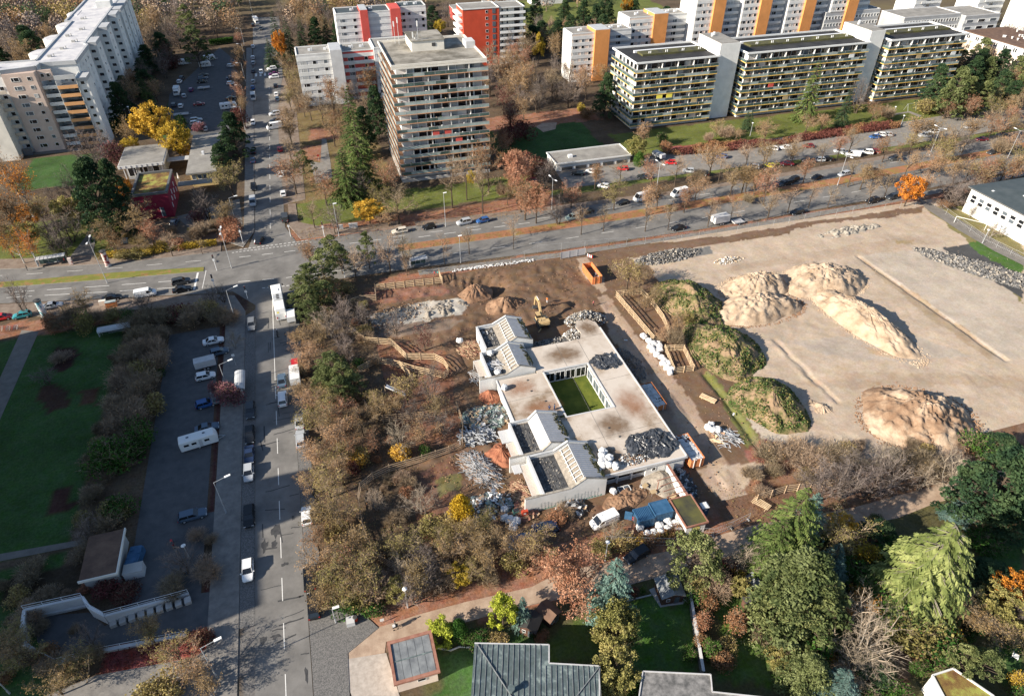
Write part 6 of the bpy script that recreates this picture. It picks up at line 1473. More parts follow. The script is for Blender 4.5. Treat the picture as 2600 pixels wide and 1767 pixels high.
railing(t, 'I', up, [2.6, 2.6, 2.6, 2.2, .5]); railing(t, 'I', [(260, 1290), (380, 1350), (700, 1270), (1240, 1165)], [1.2, .6, .5, .4], .9)
b = MB(); b.sheet(PP(('I', 240, 1010), ('I', 560, 950), ('I', 600, 1000), ('I', 290, 1060)), .9); b.build('ramp_cover', 'tin', t)
for k in range(9):
 x, y = W('I', 760 + k * 62, 1095 - k * 19, .3); q = MB(); q.obox((0, 0, .35), (.9, 1.1, .7), .18, mi=0); q.build('planter', 'concrete', t, loc=(x, y, 0))
# --- gardens and houses along the bottom
t = thing('garage', 'garage with grey felt roof and brown rim at the bottom', 'garage')
blk(t, 'wall', 'wall_peach', -2.6, 46.0, 0, 3.0, 51.5, 2.8)
for i in range(2):
 for k in range(5): blk(t, 'roof_panel', 'felt_roof', -2.55 + k * 1.1, 46.1 + i * 2.75, 2.8, -1.5 + k * 1.1, 48.75 + i * 2.75, 2.95)
b = MB(); b.box(-3.0, 45.6, 2.75, 3.4, 46.05, 3.12); b.box(-3.0, 51.5, 2.75, 3.4, 51.95, 3.12); b.box(-3.0, 46.05, 2.75, -2.6, 51.5, 3.12); b.box(3.0, 46.05, 2.75, 3.4, 51.5, 3.12); b.build('roof_rim', 'trim_brown', t)
win(t, 'S', .8, 46, 1.7, 1.2, .7, 'dark'); blk(t, 'roof_seam', 'copper_roof', -2.6, 48.75, 2.9, 3.0, 48.9, 3.02)
def pt(px, py, z): return (*at(px, py, z), z)
t = thing('house', 'house with patinated standing seam metal roof at the bottom edge', 'house')
rp = [at(1205, 1632, 6), at(1394, 1636, 6), at(1394, 1683, 6), at(1522, 1690, 6), at(1522, 1850, 6), at(1190, 1850, 6)]
b = MB(); b.prism(rp, 0, 5.6); b.build('wall', 'wall_white', t)
b = MB(); b.prism(rp, 5.6, 6.0); b.build('roof', 'copper_roof', t)
b = MB()
for k in range(24):
 a = at(1210 + k * 13.5, (1636 if k < 13 else 1690), 6); c = at(1196 + k * 14.6, 1850, 6); q = MB(); q.beam((*a, 6.04), (*c, 6.04), .06, .10); q.build('seam', 'felt_roof', t)
b.beam((*at(1212, 1636, 6), 6.1), (*at(1300, 1770, 6), 6.1), .10, .16); b.beam((*at(1520, 1695, 6), 6.1), (*at(1400, 1850, 6), 6.1), .10, .16)
b.build('hip_seam', 'felt_roof', t, kind='stuff')
rm = MB()
for p, q in zip(rp[:5], rp[1:5]): rm.beam((*p, 5.95), (*q, 5.95), .16, .22)
rm.build('gutter', 'tin_pale', t)
v = MB(); v.tube((0, 0, 0), (0, 0, .9), .35, .35, 8); v.tube((0, 0, .9), (0, 0, 1.0), .5, .5, 8); v.build('chimney', 'copper_roof', t, loc=pt(1298, 1755, 6))
t = thing('house', 'house with flat gravel roof at the bottom right of the middle', 'house')
rp = [at(1632, 1705, 5), at(1804, 1713, 5), at(1808, 1757, 5), at(1950, 1772, 5), at(1950, 1850, 5), at(1610, 1850, 5)]
b = MB(); b.prism(rp, 0, 4.9); b.build('wall', 'wall_white', t); b = MB(); b.prism([(p[0], p[1]) for p in rp], 4.91, 5.1); b.build('roof', 'rubble_grey', t)
rm = MB()
for p, q in ((rp[0], rp[1]), (rp[1], rp[2]), (rp[2], rp[3]), (rp[5], rp[0])): rm.beam((*p, 5.15), (*q, 5.15), .14, .2)
rm.build('gutter', 'tin_pale', t)
t = thing('house', 'white house with mossy green roof in the lower right corner', 'house')
rp = [W('L', 1230, 1440, 4), W('L', 1370, 1395, 4), W('L', 1640, 1579, 4), W('L', 1700, 1760, 4), W('L', 1400, 1760, 4)]
b = MB(); b.prism(rp, 0, 3.8); b.build('wall', 'wall_white', t); b = MB(); b.prism(rp, 3.81, 3.95); b.build('roof', 'roof_green', t)
rm = MB()
for p, q in zip(rp, rp[1:] + rp[:1]): rm.beam((*p, 4.0), (*q, 4.0), .22, .3)
rm.build('parapet', 'wall_white', t)
def shed(label, r, x, y, w, d, h, rz, wallm='brown_wood', roofm='felt_roof', gable=.7, ax='x'):
 wx, wy = W(r, x, y, h); t = thing('garden_shed', label, 'shed', 'garden sheds', (wx, wy, 0), rz)
 blk(t, 'wall', wallm, -w / 2, -d / 2, 0, w / 2, d / 2, h)
 b = MB(); ov = .25; z0, z1 = h, h + gable
 g = MB(); g.add([(-w / 2, -d / 2, h), (w / 2, -d / 2, h), (0, -d / 2, h + gable)], [(0, 1, 2)]); g.add([(-w / 2, d / 2, h), (w / 2, d / 2, h), (0, d / 2, h + gable)], [(2, 1, 0)]); g.build('gable', wallm, t)
 for s in (-1, 1):
  a = (0, -d / 2 - ov, z1 + .03); c = (0, d / 2 + ov, z1 + .03); e = (s * (w / 2 + ov), d / 2 + ov, z0 - .08); f = (s * (w / 2 + ov), -d / 2 - ov, z0 - .08)
  q = MB(); up_ = .09; vs = [a, c, e, f] + [(p[0], p[1], p[2] + up_) for p in (a, c, e, f)]
  q.add(vs, [(0, 1, 2, 3), (7, 6, 5, 4), (0, 3, 7, 4), (1, 0, 4, 5), (2, 1, 5, 6), (3, 2, 6, 7)]); q.build('roof_side', roofm, t)
 win(t, 'S', -w * .22, -d / 2, h * .58, .6, .6, 'dark'); put('door', UD['mid'], t, (w * .2, -d / 2 - .03, h * .45), 0, (.8, .1, h * .8))
 return t
shed('black garden shed with grey roof standing on a concrete slab', 'K', 1055, 850, 3.4, 3.2, 2.1, -.12)
shed('small brown shed with white windows beside the copper tree', 'K', 245, 1010, 2.2, 2.6, 1.9, .5, roofm='roof_brown')
shed('brown shed with white windows behind the patinated roof house', 'K', 125, 1080, 2.4, 2.6, 2.0, -.7, roofm='roof_dark')
shed('dark roofed shed below the big pine at the right garden', 'K', 1640, 970, 2.4, 3.6, 2.1, .05, roofm='roof_dark')
shed('small grey shed behind the big pine in the right garden', 'K', 1640, 820, 2.0, 2.6, 2.0, .05, wallm='wood_old')
b = MB(); b.prism([W('K', *p) for p in ((915, 870), (960, 850), (1180, 930), (1160, 960), (990, 985))], 0, .12); b.build('shed_slab', 'concrete', kind='structure')
# ================================================================= the school being demolished
DS = thing('school_building', 'half demolished flat roofed school round a grass courtyard', 'building')
ZR = 3.45
roofpoly = [(27.2, 88.0), (37.6, 88.0), (37.6, 87.3), (38.3, 87.3), (38.3, 71.3), (54.7, 71.3), (54.7, 114.5), (53, 116.8), (50.2, 116.0), (49.4, 112.0), (48.8, 109.8), (36.0, 109.8), (36.0, 101.4), (27.2, 101.4)]
b = MB()   # roof slab with the courtyard cut out: four clean pieces meeting edge to edge
for (x0, y0, x1, y1) in ((27.2, 88.0, 37.4, 101.4), (36.0, 101.4, 48.6, 109.8), (38.3, 71.3, 54.7, 87.3), (35.7, 79.2, 38.28, 87.3), (47.2, 87.3, 54.7, 101.4), (48.6, 101.4, 54.7, 109.8)):
 b.box(x0, y0, ZR - .3, x1, y1, ZR)
b.prism([(48.9, 109.8), (54.7, 109.8), (54.7, 114.6), (53.2, 116.6), (51.9, 116.0), (50.6, 116.6), (49.6, 114.0), (49.9, 111.9)], ZR - .3, ZR)
b.build('roof', 'roof_concrete', DS)
for k, (x, y, sx, sy, m_) in enumerate(((43.5, 105.6, 6, 4.2, 'stain_brown'), (45.2, 82.5, 5, 5, 'stain_brown'), (52, 113, 3, 4, 'stain_brown'), (33.5, 91, 6, 3.5, 'stain_red'), (31, 98, 5, 4, 'stain_red'), (51, 87, 4.5, 7, 'stain_red'), (41.5, 75.5, 3.5, 3.5, 'stain_brown'))):
 q = MB(); q.quad((-1, -1, 0), (1, -1, 0), (1, 1, 0), (-1, 1, 0)); q.build('dust_stain', m_, DS, loc=(x, y, ZR + .006 + .002 * k), scale=(sx, sy, 1))
jt = MB()
for p, q in (((41.8, 71.5), (43.0, 109.6)), ((48.9, 109.9), (54.6, 110.3)), ((27.4, 94.5), (37, 94.9)), ((47.4, 95), (54.6, 95.4)), ((47.3, 84), (48.2, 109.5)), ((38.5, 80), (54.5, 80.5))): jt.beam((*p, ZR + .004), (*q, ZR + .012), .05, .02)
jt.build('roof_joint', 'rubble_dark', DS, kind='stuff')
rim = MB()
for (x0, y0, x1, y1) in ((54.7, 71.1, 54.95, 112.5), (38.3, 71.05, 54.95, 71.3), (27.0, 87.8, 27.2, 101.6), (37.1, 87.0, 47.5, 87.25), (37.1, 87.25, 37.38, 101.4), (37.1, 101.2, 47.5, 101.42), (47.22, 87.25, 47.5, 101.2)):
 rim.box(x0, y0, ZR - .35, x1, y1, ZR + .14)
rim.build('roof_edge', 'wall_lightgrey', DS, kind='stuff')
# courtyard glazing
for k in range(4):
 for (f, x, y) in (('S', 38.7 + k * 2.35, 101.05), ('W', 47.1, 89.0 + k * 3.3)):
  w = 2.2 if f == 'S' else 3.1
  put('window', UW['dark' if f == 'S' else 'mid'], DS, (x, y, 1.75), FACE[f][0], (w, .2, 2.6))
  for q in (0,):
   fr_ = MB(); fr_.obox((0, 0, 0), (.06, .06, 2.6)); fr_.build('mullion', 'frame_white', DS, loc=(x + (q * w if f == 'S' else -.1), y - (.1 if f == 'S' else -q * w), 1.75))
blk(DS, 'wall', 'wall_lightgrey', 37.4, 101.45, 0, 47.2, 101.7, ZR - .3); blk(DS, 'wall', 'wall_lightgrey', 47.55, 87, 0, 47.8, 101.6, ZR - .3)
blk(DS, 'wall', 'wall_white', 27.25, 88, 0, 27.5, 101.3, ZR - .3); blk(DS, 'wall', 'wall_white', 54.4, 71.4, 0, 54.66, 114, ZR - .3); blk(DS, 'wall', 'wall_white', 48.9, 109.2, 0, 54.3, 109.5, ZR - .3)
g = MB(); g.sheet(rect(37.6, 87.4, 47.1, 101.0), .36); g.build('courtyard_turf', 'courtyard_grass' if 'courtyard_grass' in M else mat('courtyard_grass', (.055, .085, .010), (.14, .16, .022), .35, .95, .05, 5, coord='W') and 'courtyard_grass', DS)
# front wing wall with windows and the white return wall
blk(DS, 'wall', 'wall_white', 46.8, 71.35, 0, 54.4, 71.6, ZR - .3); blk(DS, 'wall', 'wall_shade', 38.4, 71.9, 0, 46.8, 72.1, ZR - .3)
for k in range(3): put('window', UW['dark'], DS, (40.0 + k * 2.8, 71.85, 1.9), 0, (2.5, .2, 1.7)); blk(DS, 'pillar', 'wall_lightgrey', 41.25 + k * 2.8, 71.5, .2, 41.5 + k * 2.8, 71.8, ZR - .35)
win(DS, 'S', 48.4, 71.35, 2.0, .8, .9, 'dark'); blk(DS, 'fascia', 'wall_white', 38.4, 71.06, 2.75, 46.8, 71.3 - .001, 3.1)
# wings: each stepped section = flat stripped roof, raised gabled rooflight, verandah
def wing(x0, x1, xr, y0, y1, xf, low, gable_wall, skylight, metal_w, label=None, wallw=26.6):
 zf = 3.3; zr = 5.5; ze = 4.1
 blk(DS, 'stripped_roof', 'debris_dark', wallw, y0 + .3, zf - .3, xf, y1 - .3, zf)
 blk(DS, 'side_wall', 'wall_white', wallw - .28, y0, 0, wallw, y1, zf + .75); blk(DS, 'wall_cap', 'wall_lightgrey', wallw - .36, y0, zf + .75, wallw + .08, y1, zf + .88)
 # gable parapet walls at both ends follow the roof line
 for y, tag_ in ((y0, 1), (y1, 0)):
  g = MB(); pr = [(x0 if y == y0 else wallw, 0), (x1, 0), (x1, ze + .25), (xr, zr + .28), (xf, zf + .75), (x0 if y == y0 else wallw, zf + .65)]
  ya, yb = (y - .15, y + .15); n = len(pr)
  vs = [(p[0], ya, p[1]) for p in pr] + [(p[0], yb, p[1]) for p in pr]
  g.add(vs, [tuple(range(n)), tuple(range(2 * n - 1, n - 1, -1))] + [((i + 1) % n, i, i + n, (i + 1) % n + n) for i in range(n)])
  g.build('gable_wall', 'wall_white', DS)
  c = MB()
  for p, q in zip(pr[2:], pr[3:]): c.beam((p[0], y, p[1] + .06), (q[0], y, q[1] + .06), .42, .10)
  c.build('gable_coping', 'rubble_pale' if tag_ else 'tin', DS)
 # east slope of ribbed sheet
 ns = int((y1 - y0 - .5) / .5)
 b = MB(); b.add([(xr, y0 + .2, zr), (x1, y0 + .2, ze), (x1, y1 - .2, ze), (xr, y1 - .2, zr)], [(0, 1, 2, 3)])
 b.add([(x1, y0 + .2, 3.1), (x1, y1 - .2, 3.1), (x1, y1 - .2, ze), (x1, y0 + .2, ze)], [(0, 1, 2, 3)])
 for k in range(ns):
  y = y0 + .4 + k * .5; b.beam((xr, y, zr + .04), (x1, y, ze + .04), .12, .06)
 b.build('sheet_roof', 'tin_pale', DS)
 mo = MB()
 for k in range(60):
  y = rnd.uniform(y0 + .4, y1 - .3); f = rnd.uniform(.0, .35) ** 1.2; xx = x1 - (x1 - xr) * f; zz = ze + (zr - ze) * f + .07; mo.obox((xx, y, zz), (rnd.uniform(.2, .7), rnd.uniform(.2, .6), .05), 0, 0, .55)
 mo.build('moss', 'roof_moss', DS, kind='stuff')
 if metal_w:
  b = MB(); b.add([(xf, y0 + .2, zf + .1), (xr, y0 + .2, zr), (xr, y1 - .2, zr), (xf, y1 - .2, zf + .1)], [(0, 1, 2, 3)])
  for k in range(ns): y = y0 + .4 + k * .5; b.beam((xf, y, zf + .14), (xr, y, zr + .04), .10, .05)
  b.build('sheet_roof', 'tin_pale', DS)
 else:
  b = MB(); b.add([(xf, y0 + .2, zf + .05), (xr - .1, y0 + .2, zr - .5), (xr - .1, y1 - .2, zr - .5), (xf, y1 - .2, zf + .05)], [(0, 1, 2, 3)]); b.build('stripped_slope', 'mound_gravel', DS)
  n = int((y1 - y0) / 1.05)
  for k in range(n + 1):
   y = y0 + .5 + k * (y1 - y0 - 1) / n; r_ = MB(); r_.beam((xf + (xr - xf) * .35, y, zf + (zr - zf) * .38), (xr, y, zr - .1), .10, .12); r_.build('rafter', 'frame_white', DS)
  for f in (.45, .95): r_ = MB(); r_.beam((xf + (xr - xf) * f, y0 + .3, zf + (zr - zf) * f + .08), (xf + (xr - xf) * f, y1 - .3, zf + (zr - zf) * f + .08), .12, .10); r_.build('purlin', 'frame_white', DS)
 # debris on the stripped roof
 d = MB()
 for k in range(70):
  d.obox((rnd.uniform(wallw + .2, xf), rnd.uniform(y0 + .3, y1 - .3), zf + .05), (rnd.uniform(.1, .4), rnd.uniform(.1, .3), .08), rnd.uniform(0, 3), mi=rnd.choice([0, 0, 1, 2]))
 for k in range(4): d.box(wallw + .3 + k * 1.1, y0 + .4, zf + .001, wallw + .36 + k * 1.1, y1 - .4, zf + .05, 0)
 d.build('roof_debris', ['rubble_dark', 'rubble_pale', 'debris_dark'], DS, kind='stuff')
def verandah(x0, x1, y0, y1, broken=0.0):
 b = MB(); b.box(x0, y0, 2.6, x1, y1, 2.7, 0)
 n = int((y1 - y0) / .28)
 for k in range(n): b.box(x0 + .05, y0 + k * .28, 2.7, x1 - .05, y0 + k * .28 + .12, 2.76, 1)
 b.build('verandah_roof', ['tin_pale', 'wall_beige'], DS)
 for yy in (y0, y1): blk(DS, 'post', 'frame_white', x0, yy - .06, .2, x0 + .12, yy + .06, 2.6)
wing(27.5, 38.3, 34.5, 111.6, 120.0, 31.2, 0, 1, 1, False, wallw=27.7)
wing(23.6, 35.8, 32.2, 102.2, 110.6, 29.3, 0, 1, 1, False, wallw=26.2)
wing(23.4, 35.6, 31.3, 79.6, 88.2, 28.4 + 1.2, 0, 1, 0, True, wallw=26.0)
wing(23.3, 38.3, 34.3, 69.9, 79.0, 31.6, 0, 1, 1, False, wallw=26.8)
verandah(24.2, 26.0, 104.5, 110.0); verandah(24.2, 25.7, 80.0, 84.5); verandah(25.0, 26.5, 70.3, 78.6)
blk(DS, 'wall_panel', 'wall_lightgrey', 23.5, 84.6, 2.6, 25.9, 87.9, 2.8); blk(DS, 'wall_panel', 'wall_lightgrey', 23.5, 76.8, 2.6, 25.0, 78.8, 2.8)
# flat dark infill between the wings and the main roof
blk(DS, 'low_roof', 'roof_concrete', 31.8, 88.3, 3.1, 37.0, 88.5, 3.4)
# mural of bare trees along the south gable
mu = MB()
for k in range(22):
 x = 23.8 + k * .62; h = .7 + 1.1 * rnd.random() + (.5 if k > 10 else 0); y = 69.735
 mu.box(x - .02, y, .35, x + .02, y + .008, .35 + h)
 for j in range(9):
  z = .6 + h * .8 * j / 9; s = rnd.choice((-1, 1)); mu.beam((x, y + .004, z), (x + s * rnd.uniform(.12, .32), y + .004, z + rnd.uniform(.05, .25)), .006, .025)
mu.build('mural', 'mural_grey', DS)
mg = MB()
for k in range(26):
 x = 23.7 + k * .55; mg.sheet([(0, 0)] * 3, 0) if False else mg.add([(x - .28, 69.742, .2), (x + .3, 69.742, .2), (x + .1, 69.742, .45 + rnd.random() * .35)], [(0, 1, 2)])
mg.build('mural', 'mural_green', DS)
# --- flat roofed store with smiley, pergola wall
t = thing('store_building', 'small store with mossy flat roof and painted smiley', 'building')
blk(t, 'wall', 'wall_white', 47.7, 57.7, 0, 51.3, 63.3, 2.6); blk(t, 'roof', 'roof_moss', 47.5, 57.5, 2.6, 51.5, 63.5, 2.8); b = MB()
for (x0, y0, x1, y1) in ((47.4, 57.4, 51.6, 57.6), (47.4, 63.4, 51.6, 63.6), (47.4, 57.6, 47.6, 63.4), (51.4, 57.6, 51.6, 63.4)): b.box(x0, y0, 2.55, x1, y1, 2.92)
b.build('roof_rim', 'trim_brown', t)
s = MB(); s.tube((49.6, 57.70, 1.35), (49.6, 57.66, 1.35), .72, .72, 22); s.build('smiley', 'mural_yellow', t)
e = MB()
for dx in (-.24, .24): e.tube((49.6 + dx, 57.66, 1.58), (49.6 + dx, 57.65, 1.58), .10, .10, 8)
for k in range(9):
 a = math.radians(200 + k * 17.5); e.obox((49.6 + .42 * math.cos(a), 57.655, 1.33 + .42 * math.sin(a)), (.15, .01, .05), 0, 0, -(a + 1.57))
e.build('smiley_face', 'mural_red', t)
t = thing('pergola', 'white garden wall with rusty pergola beams beside the store', 'pergola')
blk(t, 'wall', 'wall_white', 50.8, 63.6, 0, 51.05, 71.0, 2.7); blk(t, 'wall_cap', 'trim_brown', 50.7, 63.6, 2.7, 51.15, 71.0, 2.82)
for k in range(4): q = MB(); q.beam((50.9, 64.4 + k * 1.25, 2.95), (47.2, 64.1 + k * 1.25, 2.95), .10, .16); q.build('beam', 'trim_brown', t)
q = MB(); q.beam((47.4, 64, .2), (47.4, 64, 2.9), .12, .12); q.beam((47.4, 67.6, .2), (47.4, 67.6, 2.9), .12, .12); q.build('post', 'trim_brown', t)
# --- containers
def container(x0, y0, x1, y1, h, label, lz=0):
 t = thing('shipping_container', label, 'container', 'blue site containers')
 b = MB(); b.box(x0 + .05, y0 + .05, .25, x1 - .05, y1 - .05, h - .05)
 n = int((x1 - x0) / .28)
 for k in range(n):
  x = x0 + .12 + k * .28
  for yy in (y0, y1 - .05): b.box(x, yy, .4, x + .13, yy + .05, h - .15)
 b.build('body', 'container_blue', t)
 f = MB()
 for (xa, ya) in ((x0, y0), (x1 - .12, y0), (x0, y1 - .12), (x1 - .12, y1 - .12)): f.box(xa, ya, .2, xa + .12, ya + .12, h + .02)
 for yy in (y0, y1 - .1): f.box(x0 + .12, yy, h - .1, x1 - .12, yy + .1, h + .03)
 for xx in (x0, x1 - .1): f.box(xx, y0 + .12, h - .1, xx + .1, y1 - .12, h + .03)
 f.build('frame', 'container_blue', t)
 if lz:
  for k in range(int((x1 - x0) / .3)): blk(t, 'roof_rib', 'container_blue', x0 + .2 + k * .3, y0 + .2, h - .06, x0 + .32 + k * .3, y1 - .2, h + .02)
 return t
container(43.6, 61.1, 47.0, 63.9, 2.9, 'right blue site container with a smooth roof next to the store')
t = container(40.6, 61.0, 43.5, 63.7, 2.5, 'left blue site container with ribbed roof and open door', 1)
q = MB(); q.obox((0, 0, 0), (1.3, .06, 2.1)); q.build('door', 'container_blue', t, loc=(39.9, 63.5, 1.3), rz=2.6); q = MB(); q.obox((0, 0, 0), (.2, 1.0, 1.7)); q.build('doorway', 'metal_dark', t, loc=(40.7, 62.3, 1.2))
def skip(x, y, w, L, h, label, fill, rz=0.0):
 t = thing('skip_container', label, 'skip', 'orange roll off skips', (x, y, .15), rz); b = MB(); k = .08
 b.box(-w / 2, -L / 2, .25, w / 2, L / 2, .4); b.box(-w / 2, -L / 2, .4, -w / 2 + k, L / 2, h); b.box(w / 2 - k, -L / 2, .4, w / 2, L / 2, h); b.box(-w / 2 + k, L / 2 - k, .4, w / 2 - k, L / 2, h); b.build('body', 'skip_orange', t)
 for s in (-1, 1):
  n = int(L / .8)
  for j in range(n): blk(t, 'rib', 'skip_orange', s * w / 2 - (0 if s > 0 else .08), -L / 2 + .3 + j * .8, .4, s * w / 2 + (.08 if s > 0 else 0), -L / 2 + .42 + j * .8, h - .05)
  r_ = MB(); r_.beam((s * (w / 2 + .02), -L / 2, h), (s * (w / 2 + .02), L / 2, h), .16, .14); r_.build('rim', 'skip_orange', t)
 d = MB(); d.box(-w / 2 + k, -L / 2, .4, w / 2 - k, -L / 2 + k, h - .02); d.build('tailgate', 'skip_orange', t)
 for s in (-.25, .25): blk(t, 'gate_bar', 'frame_white' if fill == 'slabs' else 'skip_orange', s * w - .06, -L / 2 - .1, .2, s * w + .06, -L / 2 - .01, h)
 c = MB(); rr = random.Random(int(x * 7 + y))
 if fill == 'slabs':
  nn = int(L / 1.15)
  for j in range(nn):
   for s in (-1, 1):
    if rr.random() < .12: continue
    p = MB(); p.obox((0, 0, 0), (w * .44, 1.05, .35), rr.uniform(-.08, .08), rr.uniform(-.06, .06)); p.build('insulation_slab', 'insulation', t, loc=(s * w * .225, -L / 2 + .7 + j * 1.12, h - .25 + rr.uniform(-.12, .1)))
  for j in range(60): c.obox((rr.uniform(-w / 2 + .1, w / 2 - .1), rr.uniform(-L / 2 + .1, L / 2 - .1), h - .15 + rr.random() * .2), (rr.uniform(.1, .5), rr.uniform(.1, .5), .08), rr.uniform(0, 3), rr.uniform(-.4, .4))
 else:
  for j in range(110): c.obox((rr.uniform(-w / 2 + .2, w / 2 - .2), rr.uniform(-L / 2 + .2, -L / 2 + L * .45), h * .45 + rr.random() * .5), (rr.uniform(.1, .8), rr.uniform(.1, .4), .12), rr.uniform(0, 3), rr.uniform(-.6, .6), mi=rr.choice([0, 1]))
 c.box(-w / 2 + k, -L / 2 + k, .41, w / 2 - k, L / 2 - k, h * .35 if fill != 'slabs' else h * .7, 1)
 c.build('load', ['insulation', 'debris_dark'], t, kind='stuff')
skip(57.4, 90, 2.6, 7.2, 1.6, 'orange skip of grey slabs beside the middle of the long roof', 'slabs')
skip(57.0, 74, 2.7, 6.6, 2.3, 'orange skip of grey slabs beside the roof corner with tarpaulin', 'slabs')
skip(63.2, 137.7, 2.6, 7.2, 2.4, 'empty looking orange skip near the main road gate', 'rubbish')
# --- excavator
ex, ey = W('G', 200, 620, 1.0)
t = thing('excavator', 'yellow tracked excavator digging behind the school', 'excavator', None, (ex, ey, .15), math.radians(90))
for s in (-1, 1):
 k = MB(); n = 12; pts = [(-2.0, .45), (-1.7, .1), (1.7, .1), (2.0, .45), (1.7, .85), (-1.7, .85)]
 vs = [(p[0], s * 1.15 - .3, p[1]) for p in pts] + [(p[0], s * 1.15 + .3, p[1]) for p in pts]
 k.add(vs, [tuple(range(6)), tuple(range(11, 5, -1))] + [((i + 1) % 6, i, i + 6, (i + 1) % 6 + 6) for i in range(6)]); k.build('track', 'metal_dark', t)
k = MB(); k.tube((0, 0, .8), (0, 0, 1.15), .9, .9, 12); k.build('turntable', 'metal_dark', t)
k = MB(); k.box(-2.2, -1.3, 1.15, -.2, 1.3, 2.1); k.box(-.2, -1.3, 1.15, 1.2, -.4, 1.6); k.box(-2.4, -1.1, 1.3, -2.2, 1.1, 1.9); k.build('engine_housing', 'digger_yellow', t)
k = MB(); k.box(-.9, -1.2, 2.1, -.4, -.6, 2.35); k.tube((-1.5, .7, 2.1), (-1.5, .7, 2.6), .08); k.build('exhaust', 'metal_dark', t)
k = MB(); k.box(-.15, .35, 1.15, 1.35, 1.3, 1.7, 0); k.box(-.1, .4, 1.7, 1.3, 1.25, 2.75, 1); k.box(-.2, .35, 2.75, 1.35, 1.3, 2.9, 0); k.build('cab', ['digger_yellow', 'car_glass'], t)
k = MB()
for (p, q, w) in (((.9, -.1, 1.6), (3.0, -.1, 4.6), .45), ((3.0, -.1, 4.6), (5.2, -.1, 4.4), .42)): k.beam(p, q, w, .55)
k.build('boom', 'digger_yellow', t)
k = MB(); k.beam((5.1, -.1, 4.6), (5.8, -.1, 1.8), .36, .42); k.build('stick', 'digger_yellow', t)
k = MB(); k.beam((1.2, -.1, 1.5), (2.4, -.1, 3.2), .12, .12); k.beam((3.0, -.1, 5.0), (4.6, -.1, 5.0), .12, .12); k.build('hydraulic_ram', 'metal_bright', t)
k = MB(); k.obox((5.8, -.1, 1.1), (1.0, 1.1, .7), 0, 0, .5); k.build('bucket', 'metal_dark', t)
k = MB(); k.beam((-2.3, 1.0, .5), (-3.2, 1.9, .3), .2, .2); k.build('dozer_blade_arm', 'digger_yellow', t)
# --- earth mounds
def mound(name, label, c, a, b_, h, rz, m, rough=.35, p=1.3, seed=1, n=44, flat=0.0, cat='mound', group=None, z0=.1, steep=1.0, sq=1.0):
 n = 96; t = np.linspace(0, 1, 44); A = np.linspace(0, 2 * np.pi, n, endpoint=False); vs = []; fs = []
 cx, cy = c
 for ri, r in enumerate(t):
  for ai in A:
   x = math.copysign(abs(math.cos(ai)) ** sq, math.cos(ai)) * r * a; y = math.copysign(abs(math.sin(ai)) ** sq, math.sin(ai)) * r * b_
   X = cx + x * math.cos(rz) - y * math.sin(rz); Y = cy + x * math.sin(rz) + y * math.cos(rz)
   wob = 1 + .22 * (noise.noise(Vector((math.cos(ai) * 1.3, math.sin(ai) * 1.3, seed))))
   X = cx + (X - cx) * wob; Y = cy + (Y - cy) * wob
   pr = max(0, 1 - r ** p); pr = pr ** steep
   if flat: pr = min(pr, 1 - flat) / (1 - flat)
   gul = abs(noise.noise(Vector((math.cos(ai) * 5.5, math.sin(ai) * 5.5, seed + r * .8)))) + .5 * abs(noise.noise(Vector((math.cos(ai) * 13, math.sin(ai) * 13, seed + r * 1.5))))
   z = z0 + h * pr - .9 * rough * gul * min(1, 3 * r) * min(1, pr * 2.5) + (rough * (noise.fractal(Vector((X * .45, Y * .45, seed)), 1, 2, 5)) * min(1, pr * 3) * (r > 0 or 1)) + .30 * rough * noise.noise(Vector((X * 2.0, Y * 2.0, seed))) * min(1, pr * 4)
   if r == 1: z = -.2
   vs.append((X, Y, z))
 for i in range(len(t) - 1):
  for j in range(n):
   k = (j + 1) % n; q = (i * n + j, (i + 1) * n + j, (i + 1) * n + k, i * n + k)
   fs.append(q)
 B = MB(); B.add(vs, fs); return B.build(name, m, None, True, label=label, cat=cat, group=group)
mat('mound_sand', (.25, .175, .115), (.46, .36, .265), .35, .95, .09, 2.5, coord='W', c3=(.38, .285, .20), lo=.32, hi=.62)
mat('mound_brown', (.17, .10, .06), (.45, .345, .25), .18, .95, .1, 2.5, coord='W', c3=(.28, .185, .12), lo=.35, hi=.62)
mat('mound_soil', (.15, .085, .05), (.30, .19, .12), .5, .95, .08, 3, coord='W', c3=(.22, .13, .08), lo=.3, hi=.65)
mat('mound_turf', (.055, .07, .02), (.26, .18, .11), .45, .95, .12, 2.2, coord='W', c3=(.17, .14, .065), lo=.40, hi=.56)
mat('mound_red', (.20, .07, .04), (.38, .16, .09), .8, .95, .06, 3, coord='W')
mound('earth_mound', 'steep soil heap left of the round dug hollow', W('F', 1460, 420, 1), 5.2, 3.8, 3.2, .4, 'mound_soil', .6, 1.1, 3)
mound('earth_mound', 'soil heap below the round dug hollow', W('F', 1660, 500, 1), 5.6, 3.6, 2.8, .1, 'mound_soil', .55, 1.2, 5)
mound('earth_mound', 'overgrown turf heap farthest back behind the plank fence', W('G', 1190, 460, 2), 7.8, 12.5, 5.0, .12, 'mound_turf', .7, 1.5, 7)
mound('earth_mound', 'overgrown turf heap in the middle, behind the white bags', W('G', 1420, 780, 2), 8.2, 11.5, 4.8, .05, 'mound_turf', .7, 1.5, 9)
mound('earth_mound', 'overgrown turf heap nearest the wooden pallet', W('G', 1720, 1130, 2), 7.2, 9.8, 4.2, .15, 'mound_turf', .7, 1.5, 11)
mound('earth_mound', 'sandy heap topmost left of the gravel field', W('G', 1640, 370, 1.5), 10.5, 6.0, 4.2, .05, 'mound_sand', .8, 2.1, 13)
